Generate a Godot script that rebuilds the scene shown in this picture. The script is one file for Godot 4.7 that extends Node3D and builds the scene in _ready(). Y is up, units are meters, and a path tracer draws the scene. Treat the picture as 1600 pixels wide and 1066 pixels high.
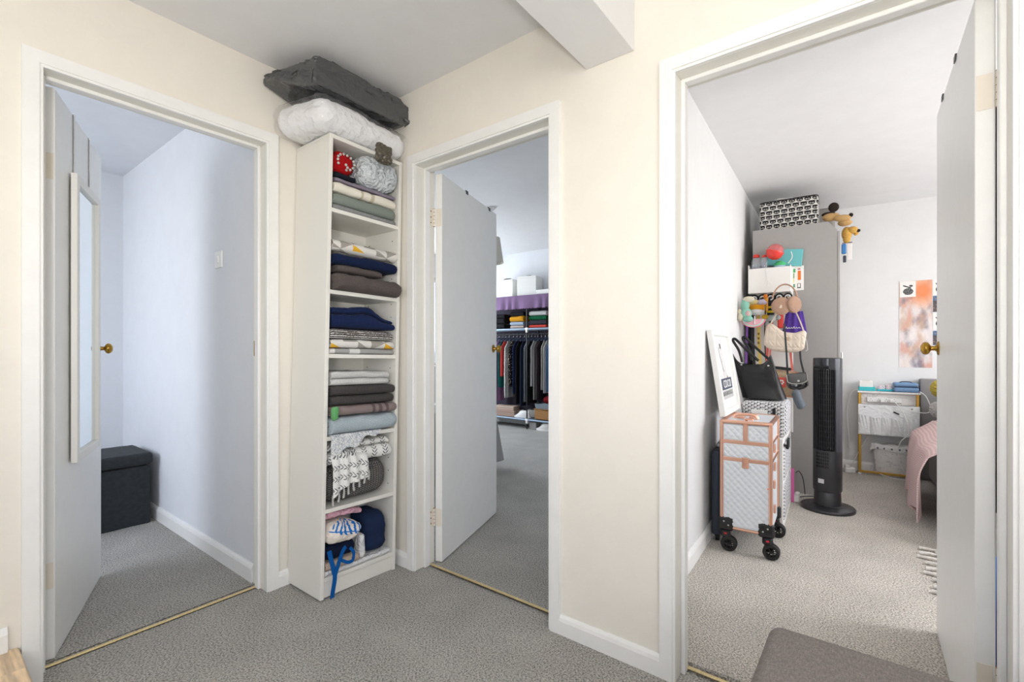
extends Node3D
# ---------------------------------------------------------------- the scene
const TURN3 := 0.057                       # the far right bedroom stands a little askew to the hall
const AT3 := Vector3(1.5, 0, -0.13)
var M := {}
var T := {}
var taken := {}
var nz := FastNoiseLite.new()
var rng := RandomNumberGenerator.new()

func _ready():
	rng.seed = 7
	nz.seed = 3; nz.frequency = 1.0; nz.noise_type = FastNoiseLite.TYPE_SIMPLEX_SMOOTH
	camera_and_light()
	make_materials()
	build_hall()
	build_left_room()
	build_mid_room()
	build_right_room()
	build_bookcase()
	fill_bookcase()
	left_room_things()
	mid_room_things()
	right_room_things()
	hall_things()

func camera_and_light():
	var cam := Camera3D.new(); cam.name = "camera"; add_child(cam)
	cam.projection = Camera3D.PROJECTION_FRUSTUM
	cam.near = 0.05; cam.far = 60.0
	cam.size = 0.05 * 1066.0 / 737.0
	cam.frustum_offset = Vector2(0, 0.05 * 13.0 / 737.0)
	cam.position = Vector3(2.170, 1.09, 1.555)
	cam.rotation.y = 0.655
	cam.current = true
	var we := WorldEnvironment.new(); we.name = "world_environment"; add_child(we)
	var e := Environment.new(); we.environment = e
	e.background_mode = Environment.BG_SKY
	var sky := Sky.new(); e.sky = sky
	var sm := ProceduralSkyMaterial.new(); sky.sky_material = sm
	sm.sky_top_color = Color(0.55, 0.68, 0.9); sm.sky_horizon_color = Color(0.86, 0.9, 0.96)
	sm.ground_bottom_color = Color(0.5, 0.5, 0.48); sm.ground_horizon_color = Color(0.75, 0.77, 0.78)
	sm.sky_energy_multiplier = 1.6; sm.ground_energy_multiplier = 1.2
	e.tonemap_mode = Environment.TONE_MAPPER_LINEAR
	e.tonemap_exposure = 1.0
	e.sdfgi_enabled = true; e.ssao_enabled = true; e.ssil_enabled = true
	# area lights at unseen windows; the hall pair is added fill
	daylight("unseen_window_light", Vector3(2.0, 1.45, 2.985), Vector3(0, 0, -1), Vector2(1.5, 1.2), 0.45, Color(1.0, 0.985, 0.965))
	daylight("unseen_window_light", Vector3(3.37, 1.5, 2.05), Vector3(-1, 0, 0), Vector2(1.4, 1.1), 1.55, Color(1.0, 0.985, 0.965))
	daylight("unseen_window_light", Vector3(-1.05, 1.45, 2.98), Vector3(0, 0, -1), Vector2(1.5, 1.2), 1.5, Color(0.985, 0.99, 1.0))
	daylight("unseen_window_light", Vector3(-2.98, 1.5, -2.5), Vector3(1, 0, 0), Vector2(1.9, 1.3), 2.6, Color(0.95, 0.975, 1.0))
	daylight("unseen_window_light", r3(2.96, 1.45, -2.0), (r3(-1, 0, 0) - AT3), Vector2(2.2, 1.3), 1.6, Color(1.0, 0.99, 0.98))
	# added fill lamps out of frame: uplighter behind the camera, globe in right bedroom
	uplighter(Vector3(2.35, 0, 2.05), 1.0, 2.3)
	globe(r3(2.2, 1.72, -1.15), 0.8)

func uplighter(at: Vector3, h: float, energy: float):  # added lamp standing in for a bounced flash
	var o := thing("added_floor_lamp", "added slim white floor uplighter out of view, brightening the hall ceiling", "lamp", at)
	var b := MB.new(); b.lathe([Vector2(0, 0.025), Vector2(0.12, 0.022), Vector2(0.13, 0.012), Vector2(0.13, 0), Vector2(0, 0)], 28)
	part("base", b, M_white(), o)
	var p := MB.new(); p.tube([Vector3(0, 0.02, 0), Vector3(0, h - 0.07, 0)], 0.011, 10)
	part("pole", p, M_white(), o)
	var s := MB.new(); s.lathe([Vector2(0.13, h), Vector2(0.10, h - 0.05), Vector2(0.03, h - 0.08), Vector2(0, h - 0.085)], 28)
	s.lathe([Vector2(0.0, h - 0.075), Vector2(0.03, h - 0.072), Vector2(0.097, h - 0.045), Vector2(0.127, h)], 28)
	part("shade", s, M_white(), o)
	var g := MB.new(); g.lathe([Vector2(0, h - 0.02), Vector2(0.04, h - 0.025), Vector2(0.05, h - 0.045), Vector2(0.0, h - 0.06)], 20)
	part("bulb", g, glow("bulb_glow", 1.0), o)
	var l := SpotLight3D.new(); l.name = "added_floor_lamp_light"; add_child(l)
	l.light_energy = energy; l.light_color = Color(1.0, 0.985, 0.965); l.spot_angle = 85.0; l.spot_angle_attenuation = 0.6; l.spot_range = 14.0; l.spot_attenuation = 2.0
	l.light_size = 0.12; l.shadow_enabled = true
	l.look_at_from_position(at + Vector3(0, h + 0.02, 0), at + Vector3(-0.35, h + 1.0, -0.45), Vector3.RIGHT)

func globe(at: Vector3, energy: float):  # added fill lamp, hidden from view by the open door
	var o := thing("added_pendant_lamp", "added round opal pendant globe out of view, brightening the right bedroom", "lamp", at)
	var b := MB.new(); b.ball(Vector3.ZERO, Vector3.ONE * 0.14, 14)
	part("globe", b, glow("globe_glow", 1.2), o)
	var c := MB.new(); c.tube([Vector3(0, 0.13, 0), Vector3(0, ROOM - at.y - 0.02, 0)], 0.004, 8)
	c.xf = Transform3D(Basis(), Vector3(0, ROOM - at.y, 0)); c.lathe([Vector2(0, 0), Vector2(0.05, 0), Vector2(0.04, -0.03), Vector2(0, -0.035)], 20)
	part("cable", c, M_white(), o)
	var l := OmniLight3D.new(); l.name = "added_globe_light"; add_child(l)
	l.position = at; l.light_energy = energy; l.light_color = Color(1.0, 0.985, 0.965); l.light_size = 0.13; l.omni_range = 12.0; l.omni_attenuation = 2.0; l.shadow_enabled = true

func M_white() -> StandardMaterial3D:
	return pm("lamp_white", Color8(236, 236, 234), 0.4)

func glow(key: String, e: float) -> StandardMaterial3D:
	var m := pm(key, Color8(250, 246, 238), 0.5); m.emission_enabled = true; m.emission = Color(1, 0.96, 0.9); m.emission_energy_multiplier = e
	return m

func daylight(called: String, at: Vector3, towards: Vector3, size: Vector2, energy: float, c: Color):
	var l := AreaLight3D.new(); l.name = called; add_child(l, true)
	l.area_size = size; l.light_energy = energy; l.light_color = c; l.area_normalize_energy = false
	l.area_range = 14.0; l.area_attenuation = 2.0
	l.shadow_enabled = true
	l.look_at_from_position(at, at + towards, Vector3.UP)

func r3(x: float, y: float, z: float) -> Vector3:
	return AT3 + Vector3(x, y, z).rotated(Vector3.UP, TURN3)

# ---------------------------------------------------------------- naming
func numbered(called: String) -> String:
	if not taken.has(called):
		taken[called] = 0
		return called
	taken[called] += 1
	return "%s_%03d" % [called, taken[called]]

func tag(o: Node, label: String, category := "", group := "", kind := ""):
	if label: o.set_meta("label", label)
	if category: o.set_meta("category", category)
	if group: o.set_meta("group", group)
	if kind: o.set_meta("kind", kind)
	return o

func thing(called: String, label: String, category: String, at := Vector3.ZERO, turn := 0.0, group := "") -> Node3D:
	var o := Node3D.new(); o.name = numbered(called); add_child(o)
	o.position = at; o.rotation.y = turn
	return tag(o, label, category, group)

func structure(called: String, label: String, at := Vector3.ZERO, turn := 0.0) -> Node3D:
	var o := Node3D.new(); o.name = called; add_child(o)
	o.position = at; o.rotation.y = turn
	return tag(o, label, "", "", "structure")

func part(called: String, b, m: Material, parent: Node = null, label := "") -> MeshInstance3D:
	var o := MeshInstance3D.new()
	o.mesh = b.done() if b is MB else b
	o.set_surface_override_material(0, m)
	if parent == null:
		o.name = numbered(called); add_child(o)
	else:
		o.name = called; parent.add_child(o, true)
	if label: o.set_meta("label", label)
	return o

func one(called: String, label: String, category: String, b, m: Material, xf := Transform3D(), group := "") -> MeshInstance3D:
	var o := part(called, b, m)
	o.transform = xf
	return tag(o, label, category, group)

func shell(called: String, label: String, b, m: Material) -> MeshInstance3D:
	return tag(part(called, b, m), label, "", "", "structure")

# ---------------------------------------------------------------- mesh builder
class MB:
	var v := PackedVector3Array()
	var n := PackedVector3Array()
	var uv := PackedVector2Array()
	var ix := PackedInt32Array()
	var xf := Transform3D()
	func vert(p: Vector3, nn: Vector3, t := Vector2.ZERO) -> int:
		v.append(xf * p); n.append((xf.basis * nn).normalized()); uv.append(t)
		return v.size() - 1
	func tri(a: int, b: int, c: int):       # counter-clockwise seen from outside
		ix.append(a); ix.append(c); ix.append(b)
	func face(pts: Array, uvs := []):       # a flat convex polygon, counter-clockwise seen from outside
		var nn: Vector3 = (pts[1] - pts[0]).cross(pts[2] - pts[0])
		if nn.length_squared() < 1e-14 and pts.size() > 3:
			nn = (pts[2] - pts[0]).cross(pts[3] - pts[0])
		var first := v.size()
		var ax := nn.abs().max_axis_index()
		for i in pts.size():
			var p: Vector3 = pts[i]
			var t: Vector2 = uvs[i] if i < uvs.size() else (Vector2(p.z, -p.y) if ax == 0 else Vector2(p.x, p.z) if ax == 1 else Vector2(p.x, -p.y))
			vert(p, nn, t)
		for i in range(1, pts.size() - 1):
			tri(first, first + i, first + i + 1)
	func box(c: Vector3, s: Vector3, b := 0.002, turn := Basis()):
		var keep := xf
		xf = xf * Transform3D(turn, c)
		var h := s * 0.5
		b = minf(b, minf(h.x, minf(h.y, h.z)) * 0.9)
		for ax in 3:
			var u := (ax + 1) % 3
			var w := (ax + 2) % 3
			for sg in [-1.0, 1.0]:
				var pts := []
				for k in [[-1, -1], [1, -1], [1, 1], [-1, 1]]:
					var p := Vector3.ZERO
					p[ax] = sg * h[ax]; p[u] = k[0] * (h[u] - b); p[w] = k[1] * (h[w] - b)
					pts.append(p)
				if sg < 0: pts.reverse()
				face(pts)
			if b > 0.0:
				for su in [-1.0, 1.0]:
					for sw in [-1.0, 1.0]:
						var q := []
						for k in [[0, -1], [0, 1], [1, 1], [1, -1]]:
							var p := Vector3.ZERO
							p[ax] = k[1] * (h[ax] - b)
							p[u] = su * (h[u] - (b if k[0] == 1 else 0.0)); p[w] = sw * (h[w] - (0.0 if k[0] == 1 else b))
							q.append(p)
						var mid: Vector3 = (q[0] + q[2]) * 0.5
						if (q[1] - q[0]).cross(q[2] - q[0]).dot(mid) < 0: q.reverse()
						face(q)
		if b > 0.0:
			for sx in [-1.0, 1.0]:
				for sy in [-1.0, 1.0]:
					for sz in [-1.0, 1.0]:
						var q := [Vector3(sx * h.x, sy * (h.y - b), sz * (h.z - b)), Vector3(sx * (h.x - b), sy * h.y, sz * (h.z - b)), Vector3(sx * (h.x - b), sy * (h.y - b), sz * h.z)]
						if sx * sy * sz < 0: q.reverse()
						face(q)
		xf = keep
	func grid(fn: Callable, nu: int, nv: int, wu := false, wv := false, flip := false):
		# fn(u, v) -> Vector3 with u, v from 0 to 1; smooth normals; outside is du x dv
		var cu := nu + 1
		var p := PackedVector3Array()
		for j in nv + 1:
			for i in cu:
				p.append(fn.call(float(i) / nu, float(j) / nv))
		var nr := PackedVector3Array(); nr.resize(p.size())
		for j in nv:
			for i in nu:
				var a := j * cu + i
				var f1 := (p[a + 1] - p[a]).cross(p[a + cu] - p[a])
				var f2 := (p[a + cu + 1] - p[a + 1]).cross(p[a + cu] - p[a + 1])
				nr[a] += f1; nr[a + 1] += f1 + f2; nr[a + cu] += f1 + f2; nr[a + cu + 1] += f2
		if wu:
			for j in nv + 1:
				var s := nr[j * cu] + nr[j * cu + nu]
				nr[j * cu] = s; nr[j * cu + nu] = s
		if wv:
			for i in cu:
				var s := nr[i] + nr[nv * cu + i]
				nr[i] = s; nr[nv * cu + i] = s
		var first := v.size()
		for j in nv + 1:
			for i in cu:
				var q := nr[j * cu + i]
				if q.length_squared() < 1e-20: q = Vector3.UP
				vert(p[j * cu + i], -q if flip else q, Vector2(float(i) / nu, float(j) / nv))
		for j in nv:
			for i in nu:
				var a := first + j * cu + i
				if flip:
					tri(a, a + cu, a + 1); tri(a + 1, a + cu, a + cu + 1)
				else:
					tri(a, a + 1, a + cu); tri(a + 1, a + cu + 1, a + cu)
	func sheet(fn: Callable, nu: int, nv: int, th := 0.003):
		# a cloth with two faces and closed rims
		var eps := 0.002
		var off := func(u, w, s):
			var a: Vector3 = fn.call(clampf(u + eps, 0, 1), w) - fn.call(clampf(u - eps, 0, 1), w)
			var b: Vector3 = fn.call(u, clampf(w + eps, 0, 1)) - fn.call(u, clampf(w - eps, 0, 1))
			return fn.call(u, w) + a.cross(b).normalized() * s * th * 0.5
		grid(func(u, w): return off.call(u, w, 1.0), nu, nv)
		grid(func(u, w): return off.call(u, w, -1.0), nu, nv, false, false, true)
		grid(func(u, w): return off.call(u, 0.0, -1.0 + 2.0 * w), nu, 1)
		grid(func(u, w): return off.call(u, 1.0, 1.0 - 2.0 * w), nu, 1)
		grid(func(u, w): return off.call(0.0, u, 1.0 - 2.0 * w), nv, 1)
		grid(func(u, w): return off.call(1.0, u, -1.0 + 2.0 * w), nv, 1)
	func lathe(prof: Array, segs := 24, sharp := 0.6):
		# profile of (radius, height); outside lies to the left of its direction when walked downwards
		var m := prof.size() - 1
		var dirs := []
		for i in m:
			var d: Vector2 = prof[i + 1] - prof[i]
			dirs.append(d.normalized())
		var up := 1.0
		var area := 0.0
		for i in m: area += (prof[i].x + prof[i + 1].x) * (prof[i + 1].y - prof[i].y)
		if area < 0: up = -1.0
		for i in m:
			var na := Vector2(dirs[i].y, -dirs[i].x) * up
			var n0 := na
			var n1 := na
			if i > 0 and dirs[i].dot(dirs[i - 1]) > cos(sharp): n0 = (na + Vector2(dirs[i - 1].y, -dirs[i - 1].x) * up).normalized()
			if i < m - 1 and dirs[i].dot(dirs[i + 1]) > cos(sharp): n1 = (na + Vector2(dirs[i + 1].y, -dirs[i + 1].x) * up).normalized()
			var first := v.size()
			for k in segs + 1:
				var a := TAU * k / segs
				var c := cos(a)
				var s := sin(a)
				vert(Vector3(prof[i].x * c, prof[i].y, prof[i].x * s), Vector3(n0.x * c, n0.y, n0.x * s), Vector2(float(k) / segs, prof[i].y))
				vert(Vector3(prof[i + 1].x * c, prof[i + 1].y, prof[i + 1].x * s), Vector3(n1.x * c, n1.y, n1.x * s), Vector2(float(k) / segs, prof[i + 1].y))
			for k in segs:
				var q := first + 2 * k
				if up < 0:
					tri(q, q + 2, q + 1); tri(q + 1, q + 2, q + 3)
				else:
					tri(q, q + 1, q + 2); tri(q + 1, q + 3, q + 2)
	func tube(path: Array, r, sides := 10, flat := 1.0, closed := false):
		# r is a radius or a Callable(t); flat squeezes the section along its second axis
		var m := path.size()
		var t := []
		for i in m:
			var a: Vector3 = path[maxi(i - 1, 0)] if not closed else path[(i - 1 + m) % m]
			var b: Vector3 = path[mini(i + 1, m - 1)] if not closed else path[(i + 1) % m]
			t.append((b - a).normalized())
		var ref := Vector3.UP if absf(t[0].y) < 0.9 else Vector3.RIGHT
		var x: Vector3 = t[0].cross(ref).normalized()
		var rings := []
		var cnt := m + (1 if closed else 0)
		for i in m:
			x = (x - t[i] * x.dot(t[i])).normalized()
			rings.append([x, x.cross(t[i])])
		var first := v.size()
		var dist := 0.0
		for ii in cnt:
			var i := ii % m
			if ii > 0: dist += (path[i] - path[(ii - 1) % m]).length()
			var rr: float = r.call(float(ii) / maxf(1, cnt - 1)) if r is Callable else r
			for k in sides + 1:
				var a := TAU * k / sides
				var d: Vector3 = rings[i][0] * cos(a) + rings[i][1] * sin(a) * flat
				var nn: Vector3 = rings[i][0] * cos(a) * flat + rings[i][1] * sin(a)
				vert(path[i] + d * rr, nn, Vector2(float(k) / sides, dist))
		for i in cnt - 1:
			for k in sides:
				var q := first + i * (sides + 1) + k
				tri(q, q + sides + 1, q + 1); tri(q + 1, q + sides + 1, q + sides + 2)
		if not closed:
			for e in 2:
				var i := 0 if e == 0 else m - 1
				var rr: float = r.call(float(e)) if r is Callable else r
				var pts := []
				for k in sides:
					var a := TAU * k / sides
					pts.append(path[i] + (rings[i][0] * cos(a) + rings[i][1] * sin(a) * flat) * rr)
				if e == 1: pts.reverse()
				if rr > 1e-5: face(pts)
	func extrude(poly: PackedVector2Array, depth: float, smooth := false, deform = null, steps := 1):
		# polygon in x, y; from z = 0 to depth; deform(p) bends every point
		var area := 0.0
		var m := poly.size()
		for i in m: area += poly[i].cross(poly[(i + 1) % m])
		var pg := poly.duplicate()
		if area < 0: pg.reverse()
		var bend := func(p: Vector3): return deform.call(p) if deform != null else p
		var idx := Geometry2D.triangulate_polygon(pg)
		for e in 2:
			var z := depth if e == 1 else 0.0
			for k in range(0, idx.size(), 3):
				var q := []
				for c in 3: q.append(bend.call(Vector3(pg[idx[k + c]].x, pg[idx[k + c]].y, z)))
				var cr := (pg[idx[k + 1]] - pg[idx[k]]).cross(pg[idx[k + 2]] - pg[idx[k]])
				if (cr < 0) == (e == 1): q.reverse()
				var uvs := []
				for c in 3:
					var w: Vector3 = q[c]
					uvs.append(Vector2(w.x, -w.y))
				face(q, uvs)
		var length := [0.0]
		for i in m: length.append(length[i] + (pg[(i + 1) % m] - pg[i]).length())
		if smooth:
			var before := uv.size()
			grid(func(u, w):
				var i := int(round(u * m)) % m
				return bend.call(Vector3(pg[i].x, pg[i].y, w * depth)), m, steps, true, false, false)
			var c := before
			for j in steps + 1:
				for i in m + 1:
					uv[c] = Vector2(length[i], depth * j / steps); c += 1
		else:
			for i in m:
				var a := pg[i]
				var b := pg[(i + 1) % m]
				for j in steps:
					var z0 := depth * j / steps
					var z1 := depth * (j + 1) / steps
					face([bend.call(Vector3(a.x, a.y, z0)), bend.call(Vector3(b.x, b.y, z0)), bend.call(Vector3(b.x, b.y, z1)), bend.call(Vector3(a.x, a.y, z1))], [Vector2(length[i], z0), Vector2(length[i + 1], z0), Vector2(length[i + 1], z1), Vector2(length[i], z1)])
	func soft(c: Vector3, s: Vector3, r: float, k := 10, disp = null, turn := Basis()):
		# a box with round edges, bent by disp(p, n) -> offset; normals welded across its six sides
		var keep := xf
		xf = xf * Transform3D(turn, c)
		var h := s * 0.5
		r = minf(r, minf(h.x, minf(h.y, h.z)) * 0.999)
		var inn := h - Vector3.ONE * r
		var weld := {}
		var sides := []
		for ax in 3:
			for sg in [-1.0, 1.0]:
				var u := (ax + 1) % 3
				var w := (ax + 2) % 3
				var p := PackedVector3Array()
				for j in k + 1:
					for i in k + 1:
						var q := Vector3.ZERO
						q[ax] = sg * h[ax]
						q[u] = spread(2.0 * i / k - 1.0, h[u], r, k); q[w] = spread(2.0 * j / k - 1.0, h[w], r, k)
						var near := q.clamp(-inn, inn)
						var d := (q - near).normalized()
						var o := near + d * r
						if disp != null: o += disp.call(o, d)
						p.append(o)
				sides.append([p, sg, ax])
				for j in k:
					for i in k:
						var a := j * (k + 1) + i
						for f in [[a, a + 1, a + k + 1], [a + 1, a + k + 2, a + k + 1]]:
							var nn: Vector3 = (p[f[1]] - p[f[0]]).cross(p[f[2]] - p[f[0]]) * sg
							for z in f:
								var key := Vector3i((p[z] * 20000.0).round())
								weld[key] = weld.get(key, Vector3.ZERO) + nn
		for sd in sides:
			var first := v.size()
			var p: PackedVector3Array = sd[0]
			for z in p.size():
				var t := Vector2(p[z].z, -p[z].y) if sd[2] == 0 else Vector2(p[z].x, p[z].z) if sd[2] == 1 else Vector2(p[z].x, -p[z].y)
				vert(p[z], weld[Vector3i((p[z] * 20000.0).round())], t)
			for j in k:
				for i in k:
					var a := first + j * (k + 1) + i
					if sd[1] > 0:
						tri(a, a + 1, a + k + 1); tri(a + 1, a + k + 2, a + k + 1)
					else:
						tri(a, a + k + 1, a + 1); tri(a + 1, a + k + 1, a + k + 2)
		xf = keep
	func spread(t: float, h: float, r: float, k: int) -> float:
		# keeps a third of the steps for the round edges
		var e := clampf(r / h, 0.05, 0.999)
		var c := 0.62
		if absf(t) < c: return t / c * (1.0 - e) * h
		return signf(t) * h * ((1.0 - e) + (absf(t) - c) / (1.0 - c) * e)
	func ball(c: Vector3, s: Vector3, k := 12, disp = null):
		grid(func(u, w):
			var a: float = TAU * u
			var b: float = PI * (w - 0.5)
			var d := Vector3(cos(b) * cos(a), sin(b), -cos(b) * sin(a))
			var p := Vector3(d.x * s.x, d.y * s.y, d.z * s.z)
			if disp != null: p += disp.call(p, d)
			return c + p, k * 2, k, true)
	func done() -> ArrayMesh:
		var a := []
		a.resize(Mesh.ARRAY_MAX)
		a[Mesh.ARRAY_VERTEX] = v; a[Mesh.ARRAY_NORMAL] = n; a[Mesh.ARRAY_TEX_UV] = uv; a[Mesh.ARRAY_INDEX] = ix
		var m := ArrayMesh.new()
		m.add_surface_from_arrays(Mesh.PRIMITIVE_TRIANGLES, a)
		return m

func boxed(c: Vector3, s: Vector3, b := 0.002) -> MB:
	var m := MB.new(); m.box(c, s, b); return m

func span(a: Vector3, b: Vector3, bev := 0.0) -> MB:
	var m := MB.new(); m.box((a + b) * 0.5, (b - a).abs(), bev); return m

func curve(pts: Array, k := 8) -> Array:
	# a smooth line through the points
	var out := []
	for i in pts.size() - 1:
		var a: Vector3 = pts[maxi(i - 1, 0)]
		var d: Vector3 = pts[mini(i + 2, pts.size() - 1)]
		for j in k:
			out.append(pts[i].cubic_interpolate(pts[i + 1], a, d, float(j) / k))
	out.append(pts[-1])
	return out

func arc2(c: Vector2, r: Vector2, a0: float, a1: float, k: int) -> PackedVector2Array:
	var o := PackedVector2Array()
	for i in k + 1:
		var a := lerpf(a0, a1, float(i) / k)
		o.append(c + Vector2(cos(a) * r.x, sin(a) * r.y))
	return o

func round_rect(w: float, h: float, r: float, k := 5) -> PackedVector2Array:
	var o := PackedVector2Array()
	for i in 4:
		var c := Vector2((w / 2 - r) * [1, -1, -1, 1][i], (h / 2 - r) * [1, 1, -1, -1][i])
		o.append_array(arc2(c, Vector2(r, r), i * PI / 2, (i + 1) * PI / 2, k))
	return o

func ns(p: Vector3, f := 1.0) -> float:
	return nz.get_noise_3dv(p * f)

# ---------------------------------------------------------------- materials
func pm(key: String, c: Color, rough := 0.6, metal := 0.0) -> StandardMaterial3D:
	if not M.has(key):
		var m := StandardMaterial3D.new(); m.resource_name = key
		m.albedo_color = c; m.roughness = rough; m.metallic = metal
		M[key] = m
	return M[key]

func noise_tex(size: int, freq: float, lo: float, hi: float, kind := FastNoiseLite.TYPE_SIMPLEX_SMOOTH, octaves := 3, sd := 1) -> NoiseTexture2D:
	var f := FastNoiseLite.new(); f.noise_type = kind; f.frequency = freq; f.fractal_octaves = octaves; f.seed = sd
	var t := NoiseTexture2D.new(); t.width = size; t.height = size; t.seamless = true; t.noise = f
	var g := Gradient.new(); g.set_color(0, Color(lo, lo, lo)); g.set_color(1, Color(hi, hi, hi))
	t.color_ramp = g
	return t

func tri(m: StandardMaterial3D, per_metre: float, world := false):
	m.uv1_triplanar = true; m.uv1_world_triplanar = world; m.uv1_triplanar_sharpness = 4.0
	m.uv1_scale = Vector3.ONE * per_metre
	return m

func cloth(key: String, c: Color, tex := "weave", per_metre := 6.0, relief := 0.06, sheen := 0.15) -> StandardMaterial3D:
	if not M.has(key):
		var m := pm(key, c, 0.92)
		m.albedo_texture = T[tex]
		m.metallic_specular = 0.25
		if relief > 0.0:
			m.heightmap_enabled = true; m.heightmap_texture = T[tex]; m.heightmap_scale = relief
		m.rim_enabled = sheen > 0.0; m.rim = sheen; m.rim_tint = 0.6
		tri(m, per_metre)
	return M[key]

func creased(key: String, c: Color, per_metre := 5.0, depth := 1.2) -> StandardMaterial3D:
	# plain thin stuff full of sharp creases
	if not M.has(key):
		var m := pm(key, c, 0.85)
		m.metallic_specular = 0.3
		m.heightmap_enabled = true; m.heightmap_texture = T.crease; m.heightmap_scale = depth
		m.rim_enabled = true; m.rim = 0.1
		tri(m, per_metre)
	return M[key]

func printed(key: String, tex: Texture2D, size: Vector2, rough := 0.85, shift := Vector2.ZERO) -> StandardMaterial3D:
	# a print laid on by the mesh's own coordinates, which are metres
	if not M.has(key):
		var m := pm(key, Color.WHITE, rough)
		m.albedo_texture = tex; m.metallic_specular = 0.3
		m.uv1_scale = Vector3(1.0 / size.x, 1.0 / size.y, 1.0); m.uv1_offset = Vector3(shift.x, shift.y, 0)
		M[key] = m
	return M[key]

func picture(w: int, h: int, fn: Callable) -> ImageTexture:
	var im := Image.create(w, h, false, Image.FORMAT_RGB8)
	for y in h:
		for x in w:
			im.set_pixel(x, y, fn.call((x + 0.5) / w, (y + 0.5) / h))
	return ImageTexture.create_from_image(im)

func in_tri(p: Vector2, a: Vector2, b: Vector2, c: Vector2) -> bool:
	var d1 := (b - a).cross(p - a)
	var d2 := (c - b).cross(p - b)
	var d3 := (a - c).cross(p - c)
	return (d1 >= 0 and d2 >= 0 and d3 >= 0) or (d1 <= 0 and d2 <= 0 and d3 <= 0)

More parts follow.
